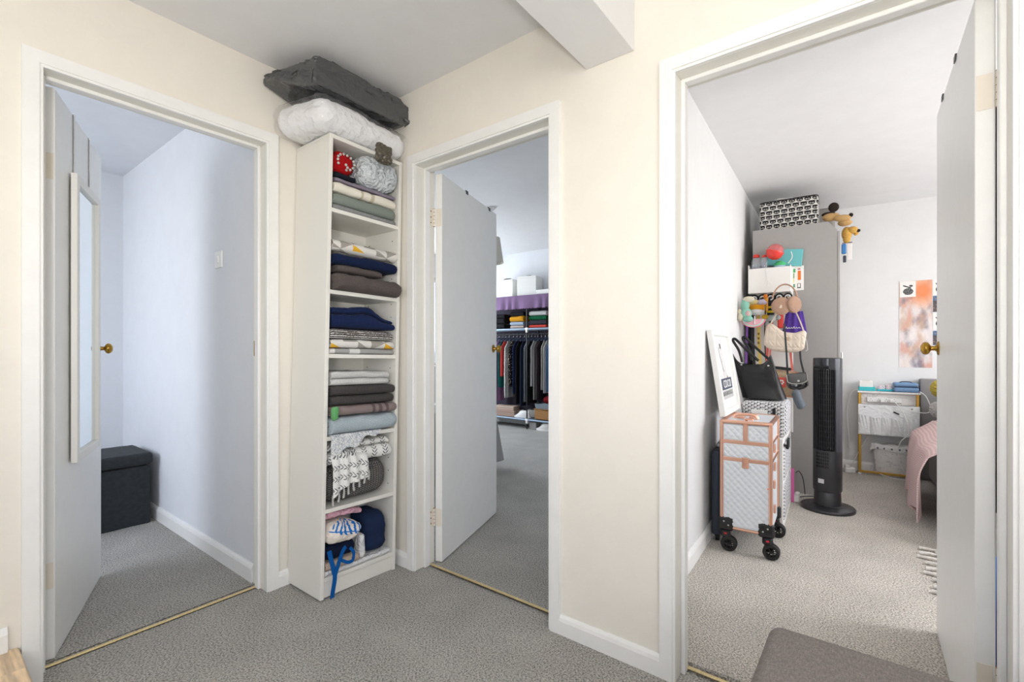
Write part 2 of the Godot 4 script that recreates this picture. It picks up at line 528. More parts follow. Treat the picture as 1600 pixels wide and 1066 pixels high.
func make_materials():
	T.weave = noise_tex(256, 0.11, 0.72, 1.0, FastNoiseLite.TYPE_SIMPLEX_SMOOTH, 4, 2)
	T.terry = noise_tex(256, 0.09, 0.76, 1.0, FastNoiseLite.TYPE_CELLULAR, 2, 5)
	T.soft = noise_tex(256, 0.02, 0.86, 1.0, FastNoiseLite.TYPE_SIMPLEX_SMOOTH, 4, 8)
	T.grain = noise_tex(512, 0.2, 0.62, 1.0, FastNoiseLite.TYPE_SIMPLEX_SMOOTH, 3, 11)
	T.wall = noise_tex(512, 0.012, 0.985, 1.0, FastNoiseLite.TYPE_SIMPLEX_SMOOTH, 5, 21)
	T.rollered = noise_tex(512, 0.09, 0.4, 1.0, FastNoiseLite.TYPE_SIMPLEX_SMOOTH, 3, 22)
	var rf := FastNoiseLite.new(); rf.noise_type = FastNoiseLite.TYPE_SIMPLEX_SMOOTH; rf.frequency = 0.011; rf.seed = 17; rf.fractal_type = FastNoiseLite.FRACTAL_RIDGED; rf.fractal_octaves = 3; rf.fractal_gain = 0.4
	rf.domain_warp_enabled = true; rf.domain_warp_amplitude = 24.0; rf.domain_warp_frequency = 0.008
	var rt := NoiseTexture2D.new(); rt.width = 512; rt.height = 512; rt.seamless = true; rt.noise = rf
	T.crease = rt
	# carpet: twisted tufts, light tips and dark gaps
	var cf := FastNoiseLite.new(); cf.noise_type = FastNoiseLite.TYPE_SIMPLEX_SMOOTH; cf.frequency = 0.085; cf.seed = 4; cf.fractal_octaves = 3; cf.fractal_gain = 0.65; cf.domain_warp_enabled = true; cf.domain_warp_amplitude = 5.0; cf.domain_warp_frequency = 0.06
	var ct := NoiseTexture2D.new(); ct.width = 1024; ct.height = 1024; ct.seamless = true; ct.noise = cf
	var cg := Gradient.new(); cg.set_color(0, Color(0.36, 0.36, 0.355)); cg.set_color(1, Color(1, 1, 1)); cg.add_point(0.32, Color(0.70, 0.70, 0.695)); cg.add_point(0.62, Color(0.92, 0.92, 0.915))
	ct.color_ramp = cg
	T.carpet = ct
	T.patch = noise_tex(512, 0.01, 0.93, 1.0, FastNoiseLite.TYPE_SIMPLEX_SMOOTH, 4, 31)
	var cp := pm("carpet", Color8(222, 219, 213), 1.0)
	cp.albedo_texture = T.carpet; cp.metallic_specular = 0.1
	cp.heightmap_enabled = true; cp.heightmap_texture = T.carpet; cp.heightmap_scale = 0.9
	tri(cp, 1.3, true)
	cp.detail_enabled = true; cp.detail_albedo = T.patch; cp.detail_blend_mode = BaseMaterial3D.BLEND_MODE_MUL; cp.detail_uv_layer = BaseMaterial3D.DETAIL_UV_2
	cp.uv2_triplanar = true; cp.uv2_world_triplanar = true; cp.uv2_scale = Vector3.ONE * 0.55
	var cl: StandardMaterial3D = cp.duplicate(); cl.resource_name = "carpet_light"; cl.albedo_color = Color8(255, 248, 239)
	M["carpet_light"] = cl
	for w in [["cream", Color8(242, 237, 227)], ["white_paint", Color8(236, 236, 237)], ["ceiling_paint", Color8(236, 236, 237)], ["blue_white", Color8(229, 232, 237)], ["grey_white", Color8(228, 228, 228)]]:
		var m := pm(w[0], w[1], 0.8)
		m.albedo_texture = T.wall; m.metallic_specular = 0.3
		m.heightmap_enabled = true; m.heightmap_texture = T.rollered; m.heightmap_scale = 0.03
		tri(m, 0.9, true)
	var g := pm("gloss_white", Color8(247, 247, 245), 0.33)
	g.albedo_texture = T.wall; tri(g, 1.7, true)
	var cgw := pm("gloss_cream", Color8(240, 238, 230), 0.4)
	cgw.albedo_texture = T.wall; tri(cgw, 1.7, true)
	pm("laminate_white", Color8(240, 238, 231), 0.45)
	pm("laminate_edge", Color8(243, 240, 230), 0.45)
	var br := pm("brass", Color8(176, 138, 62), 0.3, 1.0); br.roughness = 0.28
	pm("gold", Color8(206, 166, 84), 0.32, 1.0)
	pm("rose_gold", Color8(236, 186, 162), 0.3, 1.0)
	pm("steel", Color8(190, 190, 190), 0.3, 1.0)
	pm("black_plastic", Color8(28, 28, 30), 0.4)
	pm("black_matt", Color8(22, 22, 24), 0.75)
	pm("white_plastic", Color8(238, 238, 236), 0.4)
	pm("dark_gap", Color8(35, 30, 26), 0.95)
	pm("rust", Color8(150, 88, 40), 0.7, 0.4)
	var st := pm("strip_brass", Color8(236, 216, 164), 0.4, 0.5)
	st.albedo_texture = T.soft; tri(st, 20.0)
	T.wood = picture(256, 64, func(u, v):
		var r := 0.5 + 0.5 * sin(v * 40.0 + 3.0 * nz.get_noise_2d(u * 2.0, v * 9.0))
		var s: float = 0.82 + 0.18 * r + 0.1 * nz.get_noise_2d(u * 6.0, v * 60.0)
		return Color(0.97 * s, 0.86 * s, 0.71 * s))
	var wd := pm("wood", Color.WHITE, 0.5); wd.albedo_texture = T.wood; wd.uv1_scale = Vector3(1.2, 4.0, 1)
	var gl := pm("mirror_glass", Color8(232, 238, 240), 0.03, 1.0)
	gl.metallic_specular = 0.8
	var pg := pm("window_glass", Color(0.95, 0.98, 1.0, 0.06), 0.02)
	pg.transparency = BaseMaterial3D.TRANSPARENCY_ALPHA
	# prints
	T.facets = picture(256, 256, func(u, v):
		# triangles in white, two greys and mustard
		var p := Vector2(u * 4.0, v * 4.0)
		var row := int(floor(p.y))
		var fx: float = p.x + (0.5 if row % 2 else 0.0)
		var col := int(floor(fx))
		var a: float = fx - col
		var b: float = p.y - row
		var up: bool = b > absf(a - 0.5) * 2.0
		var right: bool = a > 0.5
		var h := (col * 7 + row * 13 + (3 if up else 0) + (5 if right and up else 0)) % 11
		if not up: h = (col * 5 + row * 3 + (2 if right else 0)) % 9 + 3
		var c := Color(0.93, 0.92, 0.90)
		if up and h in [4, 8]: c = Color(0.93, 0.72, 0.24)
		elif h in [1, 6, 10]: c = Color(0.68, 0.66, 0.63)
		elif h in [2, 9]: c = Color(0.80, 0.785, 0.755)
		return c * (0.97 + 0.03 * nz.get_noise_2d(u * 90, v * 90)))
	T.stripes = picture(64, 256, func(u, v):
		var w: float = v * 9.0 + 0.12 * nz.get_noise_2d(u * 20.0, v * 20.0)
		var k := fposmod(w, 1.0)
		return Color(0.16, 0.16, 0.17) if k < 0.52 else Color(0.92, 0.91, 0.89))
	T.marl = picture(256, 256, func(u, v):
		var q := nz.get_noise_2d(u * 60.0, v * 60.0) + 0.6 * nz.get_noise_2d(u * 140.0 + 9.0, v * 140.0)
		return Color(0.15, 0.16, 0.17) if q > 0.12 else Color(0.55, 0.56, 0.57) if q > -0.15 else Color(0.86, 0.86, 0.85))
	T.leopard = picture(256, 256, func(u, v):
		var q := absf(nz.get_noise_2d(u * 26.0, v * 26.0) - 0.28)
		var r := nz.get_noise_2d(u * 26.0, v * 26.0)
		var gap := nz.get_noise_2d(u * 60.0 + 50.0, v * 60.0) > -0.25
		if q < 0.16 and gap: return Color(0.14, 0.11, 0.10)
		return Color(0.80, 0.62, 0.46) if r > 0.3 else Color(0.93, 0.85, 0.77))
	T.animal = picture(256, 256, func(u, v):
		var q := nz.get_noise_2d(u * 22.0 + 80.0, v * 22.0)
		return Color(0.07, 0.07, 0.08) if q > 0.02 else Color(0.93, 0.92, 0.9))
	T.marble = picture(256, 256, func(u, v):
		var q := absf(nz.get_noise_2d(u * 3.0 + 0.5 * nz.get_noise_2d(u * 7.0, v * 7.0), v * 3.0 + 40.0))
		var s: float = 0.93 - 0.42 * exp(-q * 40.0) * (0.5 + 0.5 * nz.get_noise_2d(u * 4.0, v * 4.0 + 9.0))
		return Color(s, s * 0.99, s * 0.98))
	T.tunic = picture(192, 144, func(u, v):
		# cream cotton with curved blue leaf stripes
		var x: float = u - 0.58
		var y: float = v - 0.42
		var s: float = x * 0.9 + 0.25 * y - 1.5 * y * y + 0.03 * nz.get_noise_2d(u * 6.0, v * 6.0)
		var k := fposmod(s * 8.5, 1.0)
		var inside: bool = Vector2(x * 1.0, y * 1.7 - x * 0.5).length() < 0.42
		if inside and k < 0.42: return Color(0.13, 0.46, 0.80)
		if absf(y - 0.12 - x * 0.35) < 0.02 and x < 0.3 and x > -0.5: return Color(0.13, 0.46, 0.80)
		return Color(0.93, 0.90, 0.86))
	T.blue_print = picture(128, 128, func(u, v):
		var q := absf(nz.get_noise_2d(u * 9.0 + 11.0, v * 9.0))
		return Color(0.35, 0.45, 0.58) if q < 0.07 else Color(0.92, 0.92, 0.91))
	T.chevron = picture(128, 128, func(u, v):
		# ribbed white throw with bands of grey dashes that lean to and fro
		var band := fposmod(v * 2.0, 1.0)
		if band > 0.42 and band < 0.92:
			var s := (band - 0.42) / 0.25
			var lean: float = s if s < 1.0 else 2.0 - s
			var k := fposmod(u * 14.0 + lean * 0.9, 1.0)
			if k < 0.4 and absf(s - 1.0) > 0.08: return Color(0.42, 0.43, 0.44)
		return Color(0.93, 0.93, 0.92))
	T.knit = picture(128, 128, func(u, v):
		var a := fposmod(u * 6.0, 1.0)
		var lean: float = absf(a - 0.5) * 2.0
		var k := fposmod(v * 8.0 + lean * 0.7, 1.0)
		var rope: float = sin(k * PI)
		var col: float = sin(a * PI)
		var s: float = 0.35 + 0.65 * rope * (0.5 + 0.5 * col)
		return Color(s, s, s))
	T.faces = picture(512, 256, func(u, v):
		# rows of small dark round bandit faces with pale eyes and a pale blaze between them
		var row := int(floor(v * 3.0))
		var fy := fposmod(v * 3.0, 1.0)
		var fx := fposmod(u * 4.0 + (0.5 if row % 2 else 0.0), 1.0) - 0.5
		var dark := Color(0.16, 0.155, 0.16)
		var pale := Color(0.83, 0.82, 0.80)
		var d := Vector2(fx * 2.25, (fy - 0.42) * 2.0)
		var on: bool = (d * Vector2(1.0, 1.15)).length() < 0.98 and fy > 0.05
		if fy <= 0.16 and absf(fx) < 0.47: on = true
		if not on: return pale
		for s in [-1.0, 1.0]:
			var e := Vector2(fx - s * 0.16, (fy - 0.47) * 0.8)
			var l := e.length()
			if l < 0.035: return dark
			if l < 0.08: return pale
			if l < 0.115: return dark
			if l < 0.15 and e.y > 0.0: return pale * 0.9
		if absf(fx) < 0.05 and fy > 0.6 and fy < 0.72: return Color(0.05, 0.05, 0.05)
		return dark)
	T.geo = picture(128, 128, func(u, v):
		# small grey and white rhombs
		var a := int(floor(u * 10.0 + v * 5.0))
		var b := int(floor(v * 10.0))
		var f := fposmod(u * 10.0 + v * 5.0, 1.0)
		var g2 := fposmod(v * 10.0, 1.0)
		var s: float = 0.88 if (a + b) % 3 == 0 else 0.35 if (a + b) % 3 == 1 else 0.62
		if f < 0.12 or g2 < 0.12: s = 0.92
		return Color(s, s, s * 1.01))
	T.collage = picture(160, 320, func(u, v):
		# a sheet of snapshots gone soft: orange, rose, slate and sand
		var q := nz.get_noise_2d(u * 1.5 + 5.0, v * 2.6)
		var r := nz.get_noise_2d(u * 1.4 + 30.0, v * 2.5 + 7.0)
		var w := nz.get_noise_2d(u * 1.6 - 12.0, v * 2.9 + 19.0)
		var c := Color(0.86, 0.82, 0.81)
		c = c.lerp(Color(0.84, 0.58, 0.50), clampf(q * 1.6, 0, 0.6))
		c = c.lerp(Color(0.50, 0.49, 0.54), clampf(r * 1.8, 0, 0.75))
		c = c.lerp(Color(0.80, 0.67, 0.57), clampf(w * 1.5, 0, 0.55))
		c = c.lerp(Color(0.93, 0.90, 0.89), clampf(-q * 1.6, 0, 0.8))
		var top := Vector2((u - 0.72) * 1.6, (v - 0.12) * 4.0).length()
		return c.lerp(Color(0.91, 0.52, 0.32), clampf(1.1 - top * 1.2, 0, 0.85)))
	T.snap = picture(64, 64, func(u, v):
		# a black ink drawing on white paper: an ellipse and some strokes
		var e := Vector2((u - 0.52) * 1.0, (v - 0.65) * 1.5).length()
		if e < 0.32 and nz.get_noise_2d(u * 30.0, v * 30.0) < 0.25: return Color(0.22, 0.22, 0.23)
		if absf((v - 0.33) - (u - 0.4) * 0.35) < 0.035 and u > 0.2 and u < 0.7: return Color(0.15, 0.15, 0.15)
		if Vector2(u - 0.7, (v - 0.3) * 2.0).length() < 0.12: return Color(0.3, 0.3, 0.3)
		return Color(0.92, 0.91, 0.9))
	T.photo = picture(64, 128, func(u, v):
		var q := nz.get_noise_2d(u * 4.0 + 3.0, v * 8.0)
		var c := Color(0.30, 0.44, 0.60) if v < 0.3 else Color(0.34, 0.33, 0.35)
		return c.lerp(Color(0.72, 0.55, 0.45), clampf(q * 1.6, 0, 1)))
	T.fashion = picture(192, 256, func(u, v):
		# a grey pencil figure in a long dress on white paper
		var c := Color(0.90, 0.91, 0.91)
		var mid: float = 0.44 + 0.12 * v
		var wid: float = 0.07 + 0.10 * smoothstep(0.1, 0.95, v)
		if v < 0.16: wid = 0.06
		var d: float = absf(u - mid) / wid
		if v > 0.05 and v < 0.93 and d < 1.0:
			var f := nz.get_noise_2d(u * 34.0 + v * 5.0, v * 6.0)
			c = Color(0.76, 0.75, 0.745).lerp(Color(0.94, 0.935, 0.93), clampf(0.55 + f * 1.2, 0, 1))
			if d > 0.9 and f > -0.1: c = Color(0.55, 0.54, 0.54)
			if v < 0.15: c = Color(0.42, 0.39, 0.38)
		if v > 0.12 and v < 0.62 and absf(u - mid + 0.11 + 0.05 * sin(v * 7.0)) < 0.022: c = Color(0.5, 0.48, 0.47)
		if v > 0.7 and v < 0.8 and absf(u - mid - 0.17) < 0.035: c = Color(0.35, 0.34, 0.34)
		return c)
	T.flowers = picture(128, 128, func(u, v):
		var q := nz.get_noise_2d(u * 12.0 + 60.0, v * 12.0)
		var r := nz.get_noise_2d(u * 12.0, v * 12.0 + 60.0)
		var c := Color(0.72, 0.66, 0.54)
		if q > 0.22: c = Color(0.80, 0.52, 0.42)
		elif r > 0.25: c = Color(0.58, 0.57, 0.46)
		elif q < -0.3: c = Color(0.87, 0.82, 0.72)
		return c)
	T.wicker = picture(96, 96, func(u, v):
		var b := int(floor(v * 6.0))
		var k: float = fposmod(u * 6.0 + (0.5 if b % 2 else 0.0), 1.0)
		var s: float = (0.45 + 0.55 * sin(k * PI)) * (0.5 + 0.5 * sin(fposmod(v * 6.0, 1.0) * PI))
		return Color(0.80 * s + 0.1, 0.60 * s + 0.07, 0.38 * s + 0.05))
	T.linen = picture(128, 128, func(u, v):
		var s: float = 0.80 + 0.14 * nz.get_noise_2d(u * 90.0, v * 8.0) + 0.14 * nz.get_noise_2d(u * 8.0 + 33.0, v * 90.0)
		return Color(s, s, s))
	T.waffle = picture(64, 64, func(u, v):
		var s: float = maxf(absf(sin(u * PI * 8.0)), absf(sin(v * PI * 8.0)))
		s = 0.72 + 0.28 * s
		return Color(s, s, s))
	T.wood2 = T.wood

# ---------------------------------------------------------------- the setting
const ROOM := 2.37
const WT := 0.12

func slab(parts: Array, xf := Transform3D()) -> MB:
	# one wall from the boxes that its openings leave
	var m := MB.new(); m.xf = xf
	for p in parts:
		m.box((p[0] + p[1]) * 0.5, (p[1] - p[0]).abs(), 0.0)
	return m

func skirting(called: String, label: String, a: Vector3, b: Vector3, out: Vector3, h := 0.07):
	var m := MB.new()
	if out.cross(Vector3.UP).dot(b - a) < 0.0:
		var swap := a; a = b; b = swap
	var d := (b - a).normalized()
	m.xf = Transform3D(Basis(out, Vector3.UP, d), a)
	m.extrude(PackedVector2Array([Vector2(0, 0), Vector2(0.016, 0), Vector2(0.016, h - 0.02), Vector2(0.012, h - 0.008), Vector2(0.006, h), Vector2(0, h)]), (b - a).length())
	shell(called, label, m, M.gloss_white)

func build_hall():
	var V := func(x, y, z): return Vector3(x, y, z)
	shell("floor", "grey carpet of the hall in front of the three doorways", slab([[V.call(-0.065, -0.1, -0.075), V.call(3.45, 0, 3.05)]]), M.carpet)
	shell("ceiling", "white ceiling of the hall", slab([[V.call(-0.06, ROOM, -0.06), V.call(3.45, ROOM + 0.1, 3.05)]]), M.ceiling_paint)
	var o1 := [0.548 - 0.025, 1.265 + 0.025, 2.015 + 0.025]
	shell("wall_left", "cream wall with the left doorway", slab([[V.call(-0.06, -0.05, o1[1]), V.call(0, ROOM + 0.05, 3.05)], [V.call(-0.06, -0.05, -0.06), V.call(0, ROOM + 0.05, o1[0])], [V.call(-0.06, o1[2], o1[0]), V.call(0, ROOM + 0.05, o1[1])]]), M.cream)
	var o2 := [0.382 - 0.025, 1.164 + 0.025, 1.995 + 0.025]
	var o3 := [1.655 - 0.025, 2.42 + 0.025, 1.995 + 0.025]
	for side in 2:
		var z0 := -0.06 if side == 0 else -WT
		var z1 := 0.0 if side == 0 else -0.06
		var x0 := -0.06 if side == 0 else -3.1
		var x1 := 3.45 if side == 0 else 4.7
		var m := slab([[V.call(x0, -0.05, z0), V.call(o2[0], ROOM + 0.15, z1)], [V.call(o2[0], o2[2], z0), V.call(o2[1], ROOM + 0.15, z1)], [V.call(o2[1], -0.05, z0), V.call(o3[0], ROOM + 0.15, z1)], [V.call(o3[0], o3[2], z0), V.call(o3[1], ROOM + 0.15, z1)], [V.call(o3[1], -0.05, z0), V.call(x1, ROOM + 0.15, z1)]])
		if side == 0: shell("wall_back", "cream wall with the middle and the right doorway", m, M.cream)
		else: shell("wall_near_001", "white side of the wall between the hall and the two bedrooms", m, M.grey_white)
	# the two walls behind the camera, each with an added window to light the hall
	window_wall("wall_near", "added_window_1", "cream wall of the hall opposite the two bedroom doorways", V.call(-0.06, 0, 3.0), 0.0, 3.5, 2.06, 1.5, 1.2, 0.85, M.cream, ROOM, true)
	window_wall("wall_right", "added_window_2", "cream wall on the right of the hall", V.call(3.4, 0, 3.05), PI / 2, 3.1, 1.0, 1.4, 1.1, 0.95, M.cream, ROOM, true)
	# beam boxed in under the ceiling
	var bm := MB.new(); bm.box(V.call(1.418, (2.125 + ROOM + 0.02) * 0.5, 1.5), V.call(0.188, ROOM + 0.02 - 2.125, 3.0), 0.003)
	shell("trim_1", "white boxed beam running along the hall ceiling", bm, M.ceiling_paint)
	# skirting boards
	skirting("baseboard_left", "short white skirting between left doorway and bookcase", V.call(0, 0, 0.498), V.call(0, 0, 0.0), Vector3.RIGHT)
	skirting("baseboard_back_001", "white skirting in the corner behind the bookcase", V.call(0.0, 0, 0), V.call(0.332, 0, 0), Vector3.BACK)
	skirting("baseboard_back", "white skirting between the middle and the right doorway", V.call(1.214, 0, 0), V.call(1.605, 0, 0), Vector3.BACK, 0.072)
	skirting("baseboard_right", "white skirting right of the right doorway", V.call(2.47, 0, 0), V.call(3.4, 0, 0), Vector3.BACK)
	skirting("baseboard_left_001", "white skirting above the wooden step", V.call(0, 0.14, 2.6), V.call(0, 0.14, 1.345), Vector3.RIGHT, 0.075)
	# wooden step in the near left corner
	var stp := structure("wooden_step", "pale wooden step at the near left corner beside the left doorway", V.call(0, 0, 0))
	var tr := MB.new(); tr.box(V.call(0.16, 0.128, 1.96), V.call(0.32, 0.024, 1.28), 0.004)
	part("tread", tr, M.wood, stp)
	var rs := MB.new(); rs.box(V.call(0.15, 0.058, 1.96), V.call(0.29, 0.116, 1.25), 0.0)
	part("riser", rs, M.gloss_white, stp)
	# brass strips over the carpet joints
	for s in [["threshold_strip", "brass strip across the left doorway", Vector3(-0.078, 0, 0.9065), 0.0, 0.717], ["threshold_strip", "brass strip across the middle doorway", Vector3(0.773, 0, -0.088), PI / 2, 0.782], ["threshold_strip", "brass strip across the right doorway", Vector3(2.0375, 0, -0.09), PI / 2, 0.765]]:
		var b := MB.new()
		var prof := arc2(Vector2(0, 0.0), Vector2(0.0075, 0.008), 0.0, PI, 8)
		b.extrude(prof, s[4] - 0.004, true)
		for i in b.v.size(): b.v[i].z -= (s[4] - 0.004) * 0.5
		var o := structure(numbered(s[0]), s[1], s[2], s[3])
		part("strip", b, M.strip_brass, o)
		# the frayed carpet edge behind the strip
		var fr := MB.new()
		var L: float = s[4] - 0.008
		fr.grid(func(u, v): return Vector3(-0.009 - 0.011 * v - 0.006 * v * ns(Vector3(u * 40.0, 0.0, s[4])), 0.0015 + 0.0045 * v + 0.003 * ns(Vector3(u * 60.0, v * 3.0, 1.0)), L * (u - 0.5)), 160, 3)
		part("carpet_edge", fr, pm("jute", Color8(96, 90, 80), 1.0), o)

func window_wall(called: String, win: String, label: String, at: Vector3, turn: float, length: float, centre: float, w: float, h: float, sill: float, m: Material, high: float, inward_neg: bool):
	# a wall 0.15 thick along its own x, room on the side of -z, with a window in it
	var xf := Transform3D(Basis(Vector3.UP, turn), at)
	var a := centre - w / 2
	var b := centre + w / 2
	var V := func(x, y, z): return Vector3(x, y, z)
	shell(called, label, slab([[V.call(0, -0.05, 0), V.call(a, high + 0.05, 0.15)], [V.call(b, -0.05, 0), V.call(length, high + 0.05, 0.15)], [V.call(a, -0.05, 0), V.call(b, sill, 0.15)], [V.call(a, sill + h, 0), V.call(b, high + 0.05, 0.15)]], xf), m)
	var o := structure(win, "unseen white framed window in the " + label.trim_prefix("cream ").trim_prefix("white "))
	o.transform = xf
	var f := MB.new()
	for q in [[V.call(a, sill, 0.05), V.call(a + 0.05, sill + h, 0.11)], [V.call(b - 0.05, sill, 0.05), V.call(b, sill + h, 0.11)], [V.call(a + 0.05, sill, 0.05), V.call(b - 0.05, sill + 0.05, 0.11)], [V.call(a + 0.05, sill + h - 0.05, 0.05), V.call(b - 0.05, sill + h, 0.11)], [V.call(centre - 0.03, sill + 0.05, 0.05), V.call(centre + 0.03, sill + h - 0.05, 0.11)]]:
		f.box((q[0] + q[1]) * 0.5, q[1] - q[0], 0.004)
	part("window_frame", f, M.gloss_white, o)
	for k in 2:
		var x0: float = a + 0.05 if k == 0 else centre + 0.03
		var x1: float = centre - 0.03 if k == 0 else b - 0.05
		part("pane", span(V.call(x0, sill + 0.05, 0.078), V.call(x1, sill + h - 0.05, 0.082)), M.window_glass, o)
	part("sill", span(V.call(a - 0.04, sill - 0.03, -0.03), V.call(b + 0.04, sill, 0.05), 0.004), M.gloss_white, o)

func doorway(called: String, label: String, at: Vector3, turn: float, W: float, H: float, right: bool, angle: float, hinges: Array, cw := 0.05) -> Node3D:
	# its own x runs along the wall, z out towards the hall; the lining fills the wall's thickness
	var o := structure(called, label, at, turn)
	var P := func(x, y): return Vector2(x, y)
	var bead := 0.009
	for k in 3:
		var m := MB.new()
		var inner := []
		if k == 0: inner = [P.call(-cw, 0), P.call(-bead, 0), P.call(-bead, H + bead), P.call(-cw, H + cw)]
		elif k == 1: inner = [P.call(W + bead, 0), P.call(W + cw, 0), P.call(W + cw, H + cw), P.call(W + bead, H + bead)]
		else: inner = [P.call(-bead, H + bead), P.call(W + bead, H + bead), P.call(W + cw, H + cw), P.call(-cw, H + cw)]
		m.extrude(PackedVector2Array(inner), 0.017)
		if k == 0: inner = [P.call(-bead, 0), P.call(0, 0), P.call(0, H), P.call(-bead, H + bead)]
		elif k == 1: inner = [P.call(W, 0), P.call(W + bead, 0), P.call(W + bead, H + bead), P.call(W, H)]
		else: inner = [P.call(0, H), P.call(W, H), P.call(W + bead, H + bead), P.call(-bead, H + bead)]
		m.extrude(PackedVector2Array(inner), 0.012)
		part("architrave", m, M.gloss_white, o)
	# the same round the far side, plain
	for k in 3:
		var m := MB.new()
		var q := [Vector3(-cw, 0, -WT - 0.014), Vector3(-0.012, H + cw, -WT)] if k == 0 else [Vector3(W + 0.012, 0, -WT - 0.014), Vector3(W + cw, H + cw, -WT)] if k == 1 else [Vector3(-0.012, H + 0.012, -WT - 0.014), Vector3(W + 0.012, H + cw, -WT)]
		m.box((q[0] + q[1]) * 0.5, (q[1] - q[0]).abs(), 0.003)
		part("architrave", m, M.gloss_white, o)
	for q in [[Vector3(-0.025, 0, -WT), Vector3(0, H, 0)], [Vector3(W, 0, -WT), Vector3(W + 0.025, H, 0)], [Vector3(-0.025, H, -WT), Vector3(W + 0.025, H + 0.025, 0)]]:
		part("lining", span(q[0], q[1], 0.0015), M.gloss_cream, o)
	for q in [[Vector3(0, 0, -0.08), Vector3(0.013, H, -0.046)], [Vector3(W - 0.013, 0, -0.08), Vector3(W, H, -0.046)], [Vector3(0.013, H - 0.013, -0.08), Vector3(W - 0.013, H, -0.046)]]:
		part("door_stop", span(q[0], q[1], 0.002), M.gloss_white, o)
	var L := W - 0.013
	var s := -1.0 if right else 1.0
	var leaf := MB.new()
	leaf.box(Vector3(s * L * 0.5, 0.008 + (H - 0.018) * 0.5, 0.019), Vector3(L, H - 0.018, 0.038), 0.002)
	var lf := part("leaf", leaf, M.gloss_white, o)
	lf.position = Vector3(W - 0.009 if right else 0.009, 0, -WT + 0.002)
	lf.rotation.y = angle
	var kx := s * (L - 0.055)
	for side in [0.038, 0.0]:
		var out := 1.0 if side > 0 else -1.0
		var kb := MB.new()
		kb.xf = Transform3D(Basis(Vector3.RIGHT, PI / 2 * out), Vector3(kx, 1.094, side))
		kb.lathe([Vector2(0, 0.052), Vector2(0.012, 0.0515), Vector2(0.014, 0.049), Vector2(0.0195, 0.047), Vector2(0.0235, 0.041), Vector2(0.0245, 0.036), Vector2(0.0225, 0.030), Vector2(0.0165, 0.0255), Vector2(0.009, 0.022), Vector2(0.0085, 0.012), Vector2(0.013, 0.006), Vector2(0.013, 0.004)], 28, 0.9)
		part("knob", kb, M.brass, lf, "brass mushroom knob")
		var rs := MB.new(); rs.xf = kb.xf
		rs.lathe([Vector2(0, 0.005), Vector2(0.02, 0.005), Vector2(0.0245, 0.0035), Vector2(0.0265, 0.0), Vector2(0, 0)], 28)
		part("knob_rose", rs, M.brass, lf)
	var lp := MB.new(); lp.box(Vector3(s * L, 1.094, 0.019), Vector3(0.003, 0.12, 0.022), 0.0005)
	part("latch_plate", lp, M.brass, lf)
	for hy in hinges:
		var hm := MB.new()
		var hx := W if right else 0.0
		for k in 5:
			hm.xf = Transform3D(Basis(), Vector3(hx + s * 0.0045, hy - 0.045 + k * 0.0184, -WT + 0.006))
			hm.lathe([Vector2(0, 0.0165), Vector2(0.0055, 0.0165), Vector2(0.0062, 0.0155), Vector2(0.0062, 0.001), Vector2(0.0055, 0), Vector2(0, 0)], 12)
		hm.xf = Transform3D()
		hm.box(Vector3(hx + s * 0.0006, hy, -WT + 0.022), Vector3(0.0024, 0.09, 0.034), 0.0004)
		var hg := part("hinge", hm, pm("hinge_paint", Color8(238, 230, 216), 0.5), o)
		var lp2 := MB.new(); lp2.box(Vector3(-s * 0.0006, hy, 0.020), Vector3(0.0016, 0.09, 0.03), 0.0004)
		part("hinge_plate", lp2, M.hinge_paint, lf)
		var pin := MB.new(); pin.tube([Vector3(hx + s * 0.0045, hy - 0.046, -WT + 0.006), Vector3(hx + s * 0.0045, hy + 0.047, -WT + 0.006)], 0.0054, 10)
		for j in [-0.028, 0.0, 0.03]: pin.box(Vector3(hx + s * 0.0016, hy + j, -WT + 0.026), Vector3(0.0016, 0.006, 0.006), 0.0)
		part("hinge_pin", pin, M.rust, hg)
	var kp := MB.new(); kp.box(Vector3(0.0 if right else W, 1.094, -0.1), Vector3(0.003, 0.07, 0.026), 0.0005)
	part("strike_plate", kp, M.brass, o)
	return o

